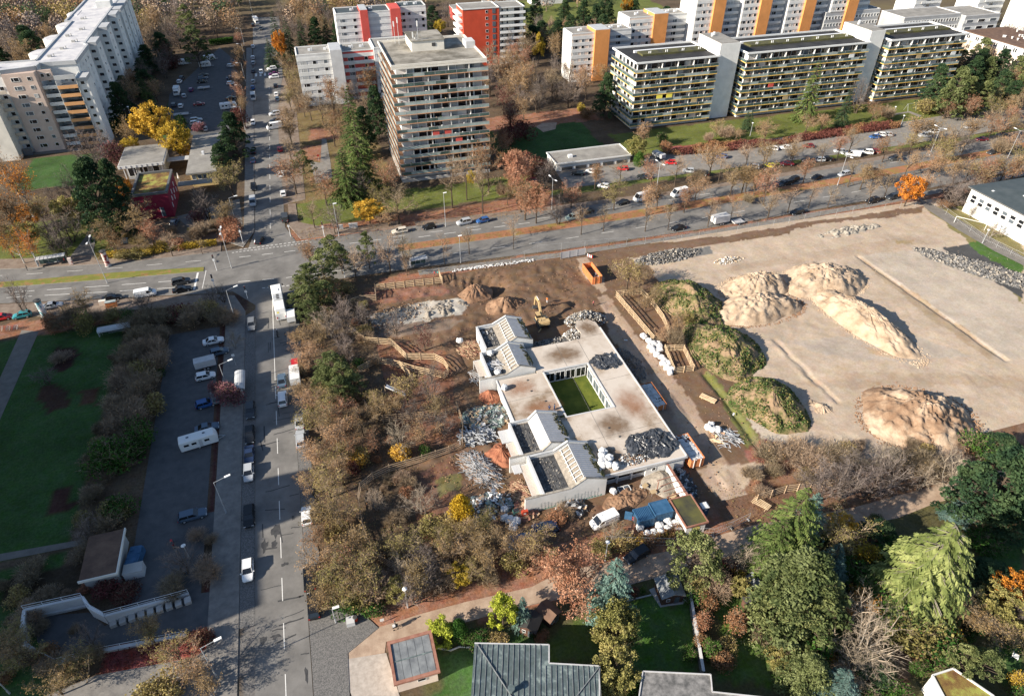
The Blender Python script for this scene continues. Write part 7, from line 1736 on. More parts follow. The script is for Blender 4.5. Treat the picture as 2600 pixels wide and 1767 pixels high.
mound('earth_mound', 'sandy heap topmost right with a dark shadow', W('H', 510, 330, 1.5), 11.5, 8.2, 4.4, -.03, 'mound_sand', .8, 2.2, 15)
mound('earth_mound', 'wide low sandy heap below the two topmost heaps', W('H', 60, 520, 1.5), 12.5, 6.0, 4.0, .0, 'mound_sand', .75, 2.2, 17)
mound('earth_mound', 'long ridge shaped sandy heap in the middle of the field', W('H', 770, 600, 1.5), 5.6, 15, 4.4, .16, 'mound_sand', .6, 2.0, 19, sq=.8)
mound('earth_mound', 'big brown and sandy heap alone at the lower right', W('H', 1140, 1240, 1.5), 11.6, 9.6, 5.0, -.2, 'mound_brown', .9, 1.8, 21)
mound('earth_mound', 'orange soil heap beside the dark wing roof', W('F', 1640, 1500, .8), 3.4, 3.0, 1.8, 0, 'mound_red', .4, 1.3, 23, z0=.2)
mound('earth_mound', 'small red soil heap beside the west wall of the school', W('F', 1560, 1110, .8), 2.2, 2.4, 1.5, 0, 'mound_red', .3, 1.3, 25, z0=.2)
mound('gravel_heap', 'pointed grey gravel heap under the pergola beams', W('K', 1000, 130, .8), 3.4, 3.2, 1.9, .2, 'mound_gravel', .15, 1.0, 27, z0=.2, cat='gravel heap')
mound('earth_mound', 'long muddy bank in front of the blue containers', W('K', 760, 260, .3), 4.4, 2.3, .9, .2, 'mound_soil', .4, 1.4, 29, z0=.15)
mound('earth_mound', 'low ridge of soil at the south end of the trench', W('H', 480, 1190, .4), 2.5, 3.2, 1.0, .3, 'mound_sand', .4, 1.4, 31)
mound('rubble_heap', 'low bank of chalky rubble in the north west dig', W('F', 1250, 540, .5), 8.5, 4.0, 1.0, .25, 'mound_gravel', .9, 1.6, 33, cat='rubble heap')
mound('rubble_heap', 'crumbled chalky bank along the far top of the site', W('D', 680, 1540, .4), 13, 2.8, 1.2, .03, 'rubble_pale', 1.0, 1.6, 35, cat='rubble heap')
# grass tufts and weeds on the turf heaps
tf = MB(); r2 = random.Random(3)
for (c, a, b_, h, rz, s) in ((W('G', 1190, 460, 2), 7.8, 12.5, 5.0, .12, 7), (W('G', 1420, 780, 2), 8.2, 11.5, 4.8, .05, 9), (W('G', 1720, 1130, 2), 7.2, 9.8, 4.2, .15, 11)):
 for k in range(3200):
  ai = r2.uniform(0, 6.283); r = r2.random() ** .5 * .97; x = math.cos(ai) * r * a; y = math.sin(ai) * r * b_
  X = c[0] + x * math.cos(rz) - y * math.sin(rz); Y = c[1] + x * math.sin(rz) + y * math.cos(rz)
  wob = 1 + .22 * noise.noise(Vector((math.cos(ai) * 1.3, math.sin(ai) * 1.3, s))); X = c[0] + (X - c[0]) * wob; Y = c[1] + (Y - c[1]) * wob
  pr = max(0, 1 - r ** 1.5); z = .1 + h * pr + .7 * noise.fractal(Vector((X * .45, Y * .45, s)), 1, 2, 5) * min(1, pr * 3)
  if noise.noise(Vector((X * .35, Y * .35, s + 5))) < -.12 + .2 * r2.random() - .25 * r: continue
  p = Vector((X, Y, z + .05)); card(tf, p, r2.uniform(.08, .2), r2, r2.choice([0, 1, 2, 2]))
tf.build('weeds', ['leaf_green', 'leaf_olive', 'needle_pine'], kind='stuff', label='weeds and tufts of grass growing over the turf heaps', cat='weeds')
# clods and stones scattered over the site
cl = MB()
def ico(b, p, s, r, mi):
 q = [Vector((1, 0, 0)), Vector((-1, 0, 0)), Vector((0, 1, 0)), Vector((0, -1, 0)), Vector((0, 0, 1)), Vector((0, 0, -1))]
 v = [tuple(Vector(p) + Vector((k.x * s * r.uniform(.6, 1.3), k.y * s * r.uniform(.6, 1.3), k.z * s * r.uniform(.5, 1)))) for k in q]
 b.add(v, [(0, 2, 4), (2, 1, 4), (1, 3, 4), (3, 0, 4), (2, 0, 5), (1, 2, 5), (3, 1, 5), (0, 3, 5)], mi)
for k in range(7000):
 x, y = r2.uniform(6, 186), r2.uniform(64, 149.5)
 if 22.5 < x < 59.5 and 68.5 < y < 121: continue
 if x > 75 and fbm(np.array([x]), np.array([y]), 10, 44)[0] < .58: continue
 ico(cl, (x, y, .3 + (.0 if x > 62 else .12)), r2.uniform(.05, .22) * (.6 if x > 75 else 1), r2, 0 if x > 75 else 1)
for (c, a, b_, rz, mi) in ((W('G', 1640, 370, 1.5), 10.5, 6.0, .05, 0), (W('H', 510, 330, 1.5), 11.5, 8.2, 0, 0), (W('H', 60, 520, 1.5), 12.5, 6.0, 0, 1), (W('H', 770, 600, 1.5), 5.9, 17, .12, 0), (W('H', 1140, 1240, 1.5), 11.6, 9.6, -.2, 1)):
 for k in range(900):
  ai = r2.uniform(0, 6.283); r = r2.gauss(1.0, .05); x = math.cos(ai) * r * a; y = math.sin(ai) * r * b_
  ico(cl, (c[0] + x * math.cos(rz) - y * math.sin(rz), c[1] + x * math.sin(rz) + y * math.cos(rz), .3), r2.uniform(.08, .3), r2, mi)
cl.build('loose_stones', ['mound_sand', 'mound_soil'], kind='stuff', label='stones and clods strewn over the building site soil', cat='stones')
# --- debris heaps
def debris(name, label, cat, c, a, b_, h, n, mats, kind='chunk', seed=1, L=(.3, 1.5), rz=0, z0=.2, w=(.04, .12), th=.05):
 r = random.Random(seed); B = MB()
 for k in range(n):
  ai = r.uniform(0, 6.283); rr = r.random() ** .5; x = math.cos(ai) * rr * a; y = math.sin(ai) * rr * b_; hh = h * (1 - rr ** 1.6) * r.uniform(.55, 1.0)
  X = c[0] + x * math.cos(rz) - y * math.sin(rz); Y = c[1] + x * math.sin(rz) + y * math.cos(rz); mi = r.randrange(len(mats))
  if kind == 'stick':
   l = r.uniform(*L); t_ = r.gauss(2.3, .5) if r.random() < .7 else r.uniform(0, 6.28); el = r.uniform(-.16, .16); d = Vector((math.cos(t_) * math.cos(el), math.sin(t_) * math.cos(el), math.sin(el))) * l / 2
   p = Vector((X, Y, z0 + hh)); B.beam(p - d, p + d, r.uniform(*w), th, mi)
  elif kind == 'chunk':
   ico(B, (X, Y, z0 + hh), (L[0] + (L[1] - L[0]) * r.random() ** 2.5) / 2 + .03, r, mi)
  elif kind == 'sheet':
   l = r.uniform(*L); B.obox((X, Y, z0 + hh), (l, l * r.uniform(.3, .8), .03), r.uniform(0, 3), r.uniform(-.7, .7), r.uniform(-.5, .5), mi)
 return B.build(name, mats, kind='stuff', label=label, cat=cat)
debris('metal_scrap', 'big silvery heap of metal strips west of the school', 'scrap', W('F', 1450, 1579, .6) if False else W('J', 1500, 60, .6), 2.6, 5.0, 1.3, 800, ['debris_metal', 'debris_metal', 'tin_pale', 'debris_dark', 'wood_debris'], 'stick', 2, (.6, 3.4), .35, w=(.03, .12), th=.03)
debris('timber_heap', 'heap of reddish broken timber in front of the mural wall', 'timber', (24.5, 73.6), 1.9, 3.3, 2.3, 620, ['wood_debris', 'wood_debris', 'wood_new', 'trim_brown'], 'stick', 3, (.6, 2.4), .2)
debris('timber_heap', 'heap of broken brown boards beside the red box', 'timber', (23.0, 70.2), 2.0, 1.8, .9, 120, ['wood_debris', 'trim_brown'], 'sheet', 4, (.8, 1.8))
debris('timber_heap', 'small heap of reddish laths at the north west wing', 'timber', W('F', 1430, 800, .5), 3.0, 3.2, 1.0, 260, ['wood_debris', 'trim_brown', 'wood_new'], 'stick', 5, (.5, 2.2), -.2)
debris('glass_scrap', 'greenish heap of glass and foil west of the flat roof', 'scrap', W('F', 1540, 1250, .6), 5.2, 3.2, 1.4, 420, ['debris_glass', 'debris_glass', 'debris_metal', 'debris_dark', 'wood_old'], 'sheet', 6, (.4, 1.5), -.15)
debris('metal_scrap', 'twisted metal scrap beside the corner of the plank fence', 'scrap', W('F', 1480, 1380, .6), 3.6, 2.6, 1.3, 170, ['debris_metal', 'tin', 'debris_dark'], 'stick', 7, (1, 3), 0, w=(.1, .35))
debris('rubble_heap', 'shaded grey concrete rubble between roof edge and excavator', 'rubble heap', (44.0, 112.6), 7.8, 3.0, 1.6, 1100, ['rubble_grey', 'rubble_grey', 'rubble_pale', 'debris_dark'], 'chunk', 8, (.25, 1.0), 0)
debris('rubble_heap', 'pale plaster rubble at the broken roof corner', 'rubble heap', (49.2, 113.5), 2.6, 3.4, 3.0, 560, ['rubble_pale', 'rubble_pale', 'bag_white', 'rubble_grey'], 'chunk', 9, (.2, .8), 0, .4)
debris('rubble_heap', 'heap of pale rubble and foil on the far roof end', 'rubble heap', (54.2, 119.3), 5.2, 3.2, 2.6, 900, ['rubble_pale', 'rubble_pale', 'tarp_black', 'rubble_grey', 'debris_metal'], 'chunk', 10, (.2, .9), -.1, .8)
debris('rubble_heap', 'grey gravel spill along the east wall of the roof', 'rubble heap', W('G', 790, 900, .4), 2.6, 6.0, .9, 700, ['rubble_grey', 'rubble_dark'], 'chunk', 11, (.12, .45), .05)
debris('rubble_heap', 'dark tar rubble beside the top edge of the gravel field', 'rubble heap', W('G', 1040, 185, .5), 10.5, 3.2, 1.5, 900, ['debris_dark', 'rubble_grey', 'debris_dark', 'rubble_dark', 'rubble_pale'], 'chunk', 12, (.3, 1.1), .05)
debris('rubble_heap', 'pale broken concrete pieces on the top gravel strip', 'rubble heap', W('G', 1450, 210, .5), 4.5, 1.8, .9, 160, ['rubble_pale', 'bag_white', 'wood_old'], 'chunk', 13, (.3, 1.0))
debris('rubble_heap', 'long grey bank of broken asphalt slabs beside the east lawn', 'rubble heap', W('H', 1660, 300, .5), 4.6, 21, 1.2, 3600, ['rubble_grey', 'rubble_dark', 'debris_dark', 'debris_dark', 'rubble_pale'], 'chunk', 14, (.3, 1.2), math.radians(33))
debris('rubble_heap', 'scattered debris in the chalky north west dig', 'rubble heap', W('F', 950, 600, .4), 11, 5.5, .6, 1100, ['rubble_grey', 'mound_soil', 'rubble_dark', 'rubble_dark', 'wood_old'], 'chunk', 15, (.15, .7), .15, .1)
debris('metal_scrap', 'heap of bent pipes beside white bags on the turf strip', 'scrap', W('G', 1440, 1400, .5), 2.6, 2.6, 1.0, 60, ['debris_metal', 'tin', 'debris_metal'], 'stick', 16, (1, 3.2), 0, w=(.08, .2))
debris('timber_heap', 'flat boards beside the bent pipes on the turf strip', 'timber', W('G', 1370, 1400, .3), 1.7, 1.6, .35, 40, ['wood_new', 'wood_new', 'wood_debris'], 'sheet', 17, (.6, 1.6))
debris('rubbish_heap', 'mixed rubbish of clear bags and frames by the red box', 'rubbish', W('J', 1560, 300, .4), 4.2, 3.0, 1.0, 220, ['debris_glass', 'bag_clear', 'wood_debris', 'debris_dark', 'bag_white'], 'sheet', 18, (.3, 1.3))
debris('rubbish_heap', 'dark carpet and wood heap in front of the mural', 'rubbish', W('K', 400, 320, .4), 2.6, 1.9, 1.3, 200, ['debris_dark', 'wood_debris', 'tarp_black', 'bag_white'], 'sheet', 19, (.4, 1.5))
debris('metal_scrap', 'dark foil and scrap in the shade behind the pergola wall', 'scrap', W('K', 1140, 130, .4), 1.7, 4.2, .9, 150, ['tarp_black', 'debris_dark', 'debris_metal'], 'sheet', 20, (.4, 1.3))
debris('metal_scrap', 'metal profiles lying on the second wing roof', 'scrap', (26.8 + 1.5, 106.3), 2.3, 1.5, .6, 40, ['tin_pale', 'debris_metal'], 'stick', 21, (1, 3), 0, 3.35, (.1, .3))
debris('rubble_heap', 'light rubble strewn over the first wing roof', 'rubble heap', (29.5, 117.5), 1.8, 2.2, .3, 120, ['rubble_pale', 'rubble_dark', 'debris_metal'], 'chunk', 22, (.1, .5), 0, 3.3)
debris('metal_scrap', 'aluminium frames beside the second wing', 'scrap', W('F', 1470, 980, .6), 1.3, 2.4, .7, 40, ['debris_metal', 'tin_pale'], 'stick', 23, (1, 2.4))
# tarpaulins, crumpled sheets lying on the roof
def tarp(label, c, a, b_, seed, h=.9, z=ZR, name='tarpaulin'):
 n = 46; vs = []; fs = []
 for j in range(n):
  for i in range(n):
   u, v = i / (n - 1) * 2 - 1, j / (n - 1) * 2 - 1; x = c[0] + u * a; y = c[1] + v * b_
   e = 1 - max(abs(u), abs(v)) ** 4; wob = noise.noise(Vector((x * .5, y * .5, seed))) * 1.2
   q = Vector((x * 1.1, y * 1.1, seed)); rid = 1 - abs(noise.noise(q)) * 2.2; rid2 = 1 - abs(noise.noise(q * 2.6)) * 2
   vs.append((x + wob * .7, y + noise.noise(Vector((x * .5, y * .5, seed + 9))) * 1.2, z + .06 + max(0, h * (.35 + .55 * rid * .6 + .35 * rid2 * .5)) * max(0, e)))
 for j in range(n - 1):
  for i in range(n - 1):
   u, v = (i + .5) / (n - 1) * 2 - 1, (j + .5) / (n - 1) * 2 - 1
   if u * u + v * v + .5 * noise.noise(Vector((u * 2, v * 2, seed + 3))) + .45 * noise.noise(Vector((u * 5, v * 5, seed))) > .92: continue
   k = j * n + i; fs.append((k, k + 1, k + n + 1, k + n))
 B = MB(); B.add(vs, fs); return B.build(name, 'tarp_black', None, False, label=label, cat='tarpaulin')
tarp('large black tarpaulin crumpled at the south east roof corner', (49.6, 75.8), 5.2, 3.6, 2.0, 1.1)
tarp('smaller black tarpaulin crumpled at the east roof edge', (51.0, 100.7), 3.4, 2.9, 5.0, .9)
debris('rubble_heap', 'soil and rags in front of the large tarpaulin', 'rubble heap', (45.4, 73.6), 3.2, 1.6, .7, 330, ['mound_soil', 'rubble_dark', 'debris_dark', 'bag_clear'], 'chunk', 24, (.12, .5), 0, ZR)
# bags
def bagmesh(seed, flat=1.0):
 n = 12; B = MB(); vs = []; fs = []
 for j in range(9):
  ph = math.pi * j / 8
  for i in range(n):
   a = 6.283 * i / n; p = Vector((math.cos(a) * math.sin(ph), math.sin(a) * math.sin(ph), math.cos(ph)))
   d = .5 * (1 + .30 * noise.noise(p * 2 + Vector((seed, 0, 0))) + .12 * noise.noise(p * 6 + Vector((seed, 0, 0)))); q = p * d
   q.x = math.copysign(abs(q.x) ** .75, q.x) * .85; q.y = math.copysign(abs(q.y) ** .75, q.y) * .85; vs.append((q.x, q.y, max(-.42, q.z * flat) + .42))
 for j in range(8):
  for i in range(n): k = (i + 1) % n; fs.append((j * n + i, (j + 1) * n + i, (j + 1) * n + k, j * n + k))
 B.add(vs, fs)
 k = MB()
 return B.mesh('bulk_bag', 'bag_white')
BAG = [bagmesh(s) for s in range(5)]
def bags(group, items, z=.3, sc=1.25, cl=False):
 for i, (r, x, y, lab) in enumerate(items):
  zz = z; wx, wy = W(r, x, y, zz + .4)
  put('bulk_bag', BAG[i % 5], None, (wx, wy, zz), rnd.uniform(0, 6), (sc * rnd.uniform(.85, 1.15), sc * rnd.uniform(.85, 1.15), sc * rnd.uniform(.7, .95)), lab, 'bag', group)
row = [(880, 722), (915, 752), (950, 775), (985, 790), (925, 790), (940, 815), (965, 845), (1000, 862), (985, 815), (1020, 885), (1045, 905), (1035, 935), (1070, 945), (1055, 965), (1010, 905), (975, 770)]
row.sort(key=lambda p: p[1])
bags('white bags along the plank fence', [('G', x, y, 'white bulk bag, %s from the top in the row along the plank fence' % ORD[i]) for i, (x, y) in enumerate(row)], .3, 1.5)
bags('white bags on the flat roof', [('G', 610, 1490, 'white bulk bag, topmost of the group on the flat roof'), ('G', 600, 1520, 'white bulk bag, second from top on the roof, left column'), ('G', 605, 1552, 'white bulk bag in the left column above the lowest one'), ('G', 650, 1535, 'white bulk bag leaning up in the right column on the roof'), ('K', 600, 35, 'white bulk bag, lowest left of the group on the roof'), ('K', 645, 35, 'white bulk bag, lowest middle of the group on the roof'), ('K', 690, 45, 'white bulk bag, lowest right of the group on the roof')], ZR, 1.5)
bags('white bags beside the store', [('K', 1035, 410, 'white bulk bag topmost beside the store wall'), ('K', 985, 440, 'white bulk bag with red print beside the blue container'), ('K', 1090, 430, 'white bulk bag nearest the store wall'), ('K', 1110, 470, 'white bulk bag low against the store wall'), ('K', 1040, 460, 'white bulk bag in the middle of the heap by the store'), ('K', 990, 480, 'white bulk bag at the lower left of the heap by the store'), ('K', 945, 490, 'white bulk bag beside the hedge below the heap'), ('K', 900, 500, 'white bulk bag farthest left behind the wire fence'), ('K', 855, 455, 'white bulk bag lying alone in front of the blue container'), ('K', 1065, 440, 'white bulk bag squeezed between two others by the store')], .2, 1.45)
bags('white bags on the turf strip', [('G', 1310, 1330, 'white bag leftmost of the trio on the turf strip'), ('G', 1345, 1345, 'white bag in the middle of the trio on the turf strip'), ('G', 1375, 1345, 'white bag rightmost of the trio on the turf strip'), ('G', 1330, 1310, 'white bag behind the trio on the turf strip')], .3, 1.4)
bags('single white bags at the school', [('F', 1565, 835, 'white bag standing at the corner of the second wing'), ('F', 1615, 960, 'white bag standing in the middle of the second wing roof'), ('F', 1660, 1065, 'white bag leaning on the west edge of the flat roof'), ('F', 1360, 750, 'white bag at the north west end of the debris')], ZR, 1.4)
bags('clear rubbish bags by the red box', [('K', -20 + 0, 400, 'clear bag topmost in the pile left of the red box'), ('J', 1660, 330, 'clear bag above the white pile by the green bin'), ('J', 1700, 400, 'white bag in the middle of the pile by the green bin'), ('J', 1660, 390, 'white bag at the left of the pile by the green bin'), ('J', 1720, 450, 'white bag lowest in the pile by the green bin'), ('J', 1740, 410, 'white bag at the right of the pile by the green bin'), ('K', 675, 210, 'long white bag beside the discarded window')], .2, 1.35)
# small site things
t = thing('waste_bin', 'green wheeled bin beside the red box', 'bin', loc=(*W('K', 25, 355, .5), .2)); b = MB(); b.prism([(-.5, -.4), (.5, -.4), (.5, .4), (-.5, .4)], 0, 1.0); b.build('body', 'mural_green', t); b = MB(); b.box(-.45, -.35, 1.0, .45, .35, 1.04); b.build('opening', 'metal_dark', t)
t = thing('switch_box', 'small red box on a post at the mural wall corner', 'box', loc=(*W('K', 85, 365, .8), .2)); b = MB(); b.box(-.55, -.25, .6, .55, .25, 1.6); b.build('body', 'wall_red', t); b = MB(); b.box(-.25, -.27, .95, .2, -.251, 1.25); b.build('label_plate', 'plate', t); b = MB(); b.box(-.5, -.05, 0, -.4, .05, .6); b.box(.4, -.05, 0, .5, .05, .6); b.build('leg', 'metal_dark', t)
t = thing('portable_toilet', 'blue portable toilet with white roof behind the store', 'toilet', loc=(*W('K', 1280, 330, 1.2), .15)); b = MB(); b.box(-.6, -.6, 0, .6, .6, 2.0); b.build('cabin', 'container_blue', t); b = MB(); b.box(-.65, -.65, 2.0, .65, .65, 2.12)
for k in range(4): b.box(-.5 + k * .28, -.6, 2.12, -.38 + k * .28, .6, 2.2)
b.build('roof', 'frame_white', t); b = MB(); b.box(-.4, -.63, .1, .4, -.601, 1.9); b.build('door', 'container_blue', t); b = MB(); b.box(-.2, -.65, 1.4, .2, -.632, 1.75); b.build('vent_grille', 'frame_white', t)
t = thing('window_frame', 'discarded white double window lying beside the front wing', 'window', loc=(*W('K', 750, 195, .4), .35)); b = MB()
for x in (-1.15, -.05, 1.05): b.box(x, -.7, 0, x + .1, .7, .12)
b.box(-1.15, -.7, 0, 1.15, -.6, .12); b.box(-1.15, .6, 0, 1.15, .7, .12); b.build('frame', 'frame_white', t); b = MB(); b.box(-1.05, -.6, .03, -.05, .6, .06); b.box(.05, -.6, .03, 1.05, .6, .06); b.build('pane', 'glass_mid', t)
for (x, y, lb) in ((945, 215, 'cream square table beside the gravel heap'), (890, 175, 'cream table tipped beside chairs near the wall'), (1075, 245, 'cream table behind the store roof')):
 t = thing('table', lb, 'table', 'discarded school tables', (*W('K', x, y, .8), .2), rnd.uniform(0, 1)); b = MB(); b.box(-.55, -.4, .68, .55, .4, .74); b.build('table_top', 'glass_beige', t)
 for sx in (-1, 1):
  for sy in (-1, 1): q = MB(); q.tube((sx * .48, sy * .34, 0), (sx * .48, sy * .34, .68), .025); q.build('leg', 'metal_pole', t)
for (r, x, y, lb) in (('K', 866, 185, 'white chair beside the cream table'),):
 t = thing('chair', lb, 'chair', None, (*W(r, x, y, .4), .2), .5); b = MB(); b.box(-.25, -.25, .42, .25, .25, .47); b.box(-.25, .22, .47, .25, .27, .9); b.build('seat', 'frame_white', t)
 for sx in (-1, 1):
  for sy in (-1, 1): q = MB(); q.tube((sx * .22, sy * .22, 0), (sx * .22, sy * .22, .42), .02); q.build('leg', 'frame_white', t)
t = thing('barrier', 'red site barrier leaning by the left container', 'barrier', loc=(*W('K', 810, 405, .5), .2), rz=-1.1); b = MB(); b.beam((-.9, 0, 1.0), (.9, 0, 1.0), .05, .14); b.beam((-.9, 0, .5), (.9, 0, .5), .05, .14); b.build('rail', 'wall_red', t)
for s in (-.85, .85): q = MB(); q.beam((s, 0, 0), (s, 0, 1.1), .07, .07); q.beam((s, -.4, .04), (s, .4, .04), .08, .08); q.build('post', 'wall_red', t)
t = thing('timber_stack', 'stack of pale squared timbers on the turf strip', 'timber stack', loc=(*W('G', 1310, 1140, .3), .35), rz=-.95)
for k in range(4): blk(t, 'timber', 'wood_new', -1.7, -.7 + k * .38, .1, 1.7, -.5 + k * .38, .32)
for s in (-1.1, 1.0): blk(t, 'timber', 'wood_new', s - .1, -.8, 0, s + .1, .8, .1)
t = thing('pallet', 'broken white pallet pieces standing by the field gate', 'pallet', loc=(*W('K', 1665, 300, .4), .3), rz=-1.1)
for k in range(5): q = MB(); q.beam((-1.6, -.7 + k * .34, .2 + .05 * k), (1.5, -.5 + k * .30, .5), .14, .06); q.build('plank', 'wood_new', t)
for s in (-1.2, 1.1): q = MB(); q.beam((s, -.9, .15), (s, 1.0, .3), .1, .1); q.build('crosspiece', 'wood_new', t)
for (r, x, y, lb) in (('G', 1140, 553, 'white plank on the farthest turf heap'), ('G', 1365, 902, 'white scrap on the middle turf heap'), ('G', 1608, 1120, 'white scrap on the turf heap nearest the pallet'), ('H', 745, 714, 'white scrap at the foot of the long sandy heap'), ('G', 760, 748, 'white scrap on the shaded track'), ('G', 1480, 1242, 'pale laths lying on the turf strip')):
 wx, wy = W(r, x, y, 1.2 if y < 1000 and r == 'G' and x > 1000 else .4); q = MB(); q.obox((0, 0, 0), (.8, .35, .06), rnd.uniform(0, 3)); q.build('scrap', 'bag_white', None, loc=(wx, wy, 1.9 if r == 'G' and 1000 < x < 1400 else (1.2 if x == 1608 else .5)), label=lb, cat='scrap')
# white protective cobble line beside the northern pavement
ws = MB(); r3 = random.Random(8)
for k in range(260):
 f = r3.random(); x, y = W('F', 1315 + f * 540, 285 - f * 72 + r3.uniform(-9, 9), .2); ico(ws, (x, y, .3), r3.uniform(.12, .24), r3, 0)
ws.build('white_stones', 'bag_white', kind='stuff', label='line of white stones along the soil edge by the main road', cat='stones')
# roof stains are dust patches on the slab itself; roof puddle items
for (x, y) in ((33.0, 96.3), (34.8, 92.6), (33.3, 99.7), (44.0, 82.0), (45.0, 79.3)): q = MB(); q.tube((0, 0, 0), (0, 0, .12), .22, .18, 8); q.build('roof_drain', 'metal_dark', DS, loc=(x, y, ZR))
# --- plank fences
plank_ms = {}
def plank_fence(label, pts, old=False, rows=4, h=1.9, z=.25, group='plank fences round the protected trees'):
 m = 'wood_old' if old else 'wood_new'
 t = thing('plank_fence', label, 'fence', group)
 P_ = [Vector((*W(*p, z + .85), z)) for p in pts]
 for a, c in zip(P_, P_[1:]):
  n = max(1, round((c - a).length / 2.6))
  for k in range(n):
   p, q = a.lerp(c, k / n), a.lerp(c, (k + 1) / n)
   po = MB(); po.box(-.06, -.06, -.2, .06, .06, h + .15); po.build('post', m, t, loc=tuple(p + Vector((0, 0, rnd.uniform(-.05, .05)))))
   for j in range(rows):
    zz = .30 + j * (h - .4) / (rows - 1)
    d = Vector(((q - p).x, (q - p).y, 0)); L = d.length; key = m
    if key not in plank_ms: plank_ms[key] = MB().box(-.5, -.5, -.5, .5, .5, .5).mesh('plank', m)
    mid = (p + q) / 2; nn = Vector((-d.y, d.x, 0)).normalized() * .08
    put('plank', plank_ms[key], t, (mid.x + nn.x, mid.y + nn.y, z + zz + rnd.uniform(-.02, .02)), rot=(0, rnd.uniform(-.012, .012), math.atan2(d.y, d.x)), scale=(L + .12, .05, .17))
 po = MB(); po.box(-.06, -.06, -.2, .06, .06, h + .15); po.build('post', m, t, loc=tuple(P_[-1]))
plank_fence('straight plank fence between the pavement and the northern dig', [('F', 795, 400), ('F', 1245, 350), ('F', 1225, 300)])
plank_fence('plank fence curving down from the pine trees', [('F', 795, 400), ('F', 800, 465), ('F', 700, 470), ('F', 620, 500), ('F', 600, 560)], True)
plank_fence('upper zigzag plank fence running to the narrow passage', [('F', 610, 660), ('F', 725, 750), ('F', 905, 765), ('F', 1005, 860), ('F', 1190, 860), ('F', 1250, 890), ('F', 1290, 950)])
plank_fence('lower curved plank fence below the zigzag', [('F', 685, 950), ('F', 805, 885), ('F', 910, 900), ('F', 1060, 945), ('F', 1260, 985), ('F', 1290, 950)])
plank_fence('short plank fence joining the curved one', [('F', 960, 910), ('F', 1030, 985)])
plank_fence('plank fence of the tree oval, left and bottom side', [('F', 725, 1170), ('F', 770, 1250), ('F', 850, 1275), ('F', 1115, 1250), ('F', 1340, 1210)], True)
plank_fence('plank fence of the tree oval along the debris', [('F', 1340, 1185), ('F', 1380, 1300), ('F', 1375, 1440)], True)
plank_fence('long plank fence rising to the corner of the debris', [('F', 1375, 1440), ('F', 1290, 1480), ('F', 1110, 1540), ('J', 890, 60), ('J', 780, 110), ('J', 695, 180), ('J', 680, 260)], True)
plank_fence('plank fence down the left side of the lower enclosure', [('J', 680, 260), ('J', 710, 440), ('J', 750, 560), ('J', 830, 665), ('J', 935, 730), ('J', 1060, 725), ('J', 1240, 680)], True)
plank_fence('plank fence at the right side of the lower enclosure', [('J', 1500, 445), ('J', 1590, 480), ('J', 1640, 560), ('J', 1735, 660)])
plank_fence('plank fence beside the blue covered pile', [('J', 1735, 690), ('K', 80, 670), ('K', 245, 625)], True)
plank_fence('long plank fence of the roadside tree enclosure, near side', [('G', 690, 440), ('G', 950, 745)], rows=4, h=1.9)
plank_fence('far side of the roadside tree enclosure', [('G', 690, 440), ('G', 865, 425), ('G', 940, 500), ('G', 1010, 600), ('G', 1050, 700)], rows=4, h=1.8)
plank_fence('short end of the roadside tree enclosure', [('G', 950, 745), ('G', 1015, 735)], rows=4)
plank_fence('square plank pen round the single tree', [('G', 1085, 955), ('G', 1215, 935), ('G', 1150, 800), ('G', 1020, 800), ('G', 1085, 955)], rows=4, h=1.8)
plank_fence('old plank fence in the scrub beside the footpath bank', [('L', 60, 260), ('L', 250, 200), ('L', 500, 170), ('L', 780, 130), ('L', 900, 110)], True, group='plank fences round the protected trees')
plank_fence('low plank fence beside the parked white van', [('K', 690, 535), ('K', 805, 500), ('K', 800, 500)], rows=4)
t = thing('cover_sheet', 'blue sheet over a pile behind the plank fence', 'tarpaulin', loc=(*W('K', 80, 560, .8), .2)); B = MB(); vs = []; fs = []
for j in range(14):
 for i in range(14):
  u, v = i / 13 * 2 - 1, j / 13 * 2 - 1; vs.append((u * 2.6, v * 2.4, max(0, 1.3 * (1 - max(abs(u), abs(v)) ** 5)) + .12 * noise.noise(Vector((u * 3, v * 3, 1)))))
for j in range(13):
 for i in range(13): k = j * 14 + i; fs.append((k, k + 1, k + 15, k + 14))
B.add(vs, fs); B.build('sheet', 'container_blue', t)
car('estate', *W('K', 225, 455, .6), math.radians(170), CC['navy'], 'navy car half hidden by brush on the site forecourt', 'parked and driving cars')
# ================================================================= street furniture, people, fences
def lamp(r, x, y, h, label, arm=1, heading=0.0, double=False, group='street lamps'):
 wx, wy = W(r, x, y, 0.1); t = thing('street_lamp', label, 'street lamp', group, (wx, wy, .1), heading)
 b = MB(); b.tube((0, 0, 0), (0, 0, h), .10, .06, 7); b.tube((0, 0, 0), (0, 0, .9), .15, .13, 7); b.build('pole', 'metal_pole', t)
 if arm == 0:
  g = MB(); g.tube((0, 0, h - .12), (0, 0, h + .05), .30, .38, 10); g.tube((0, 0, h + .05), (0, 0, h + .18), .38, .15, 10); g.build('lamp_head', 'lamp_white', t)
 else:
  for s in ((1, -1) if double else (1,)):
   a = MB(); a.tube((0, 0, h - .05), (s * 1.6 * arm, 0, h + .25), .04, .04, 5); ao = a.build('arm', 'metal_pole', t)
   g = MB(); g.obox((s * 1.9 * arm, 0, h + .27), (1.0, .36, .16), 0, 0, -.08 * s); g.build('lamp_head', 'lamp_white', ao)
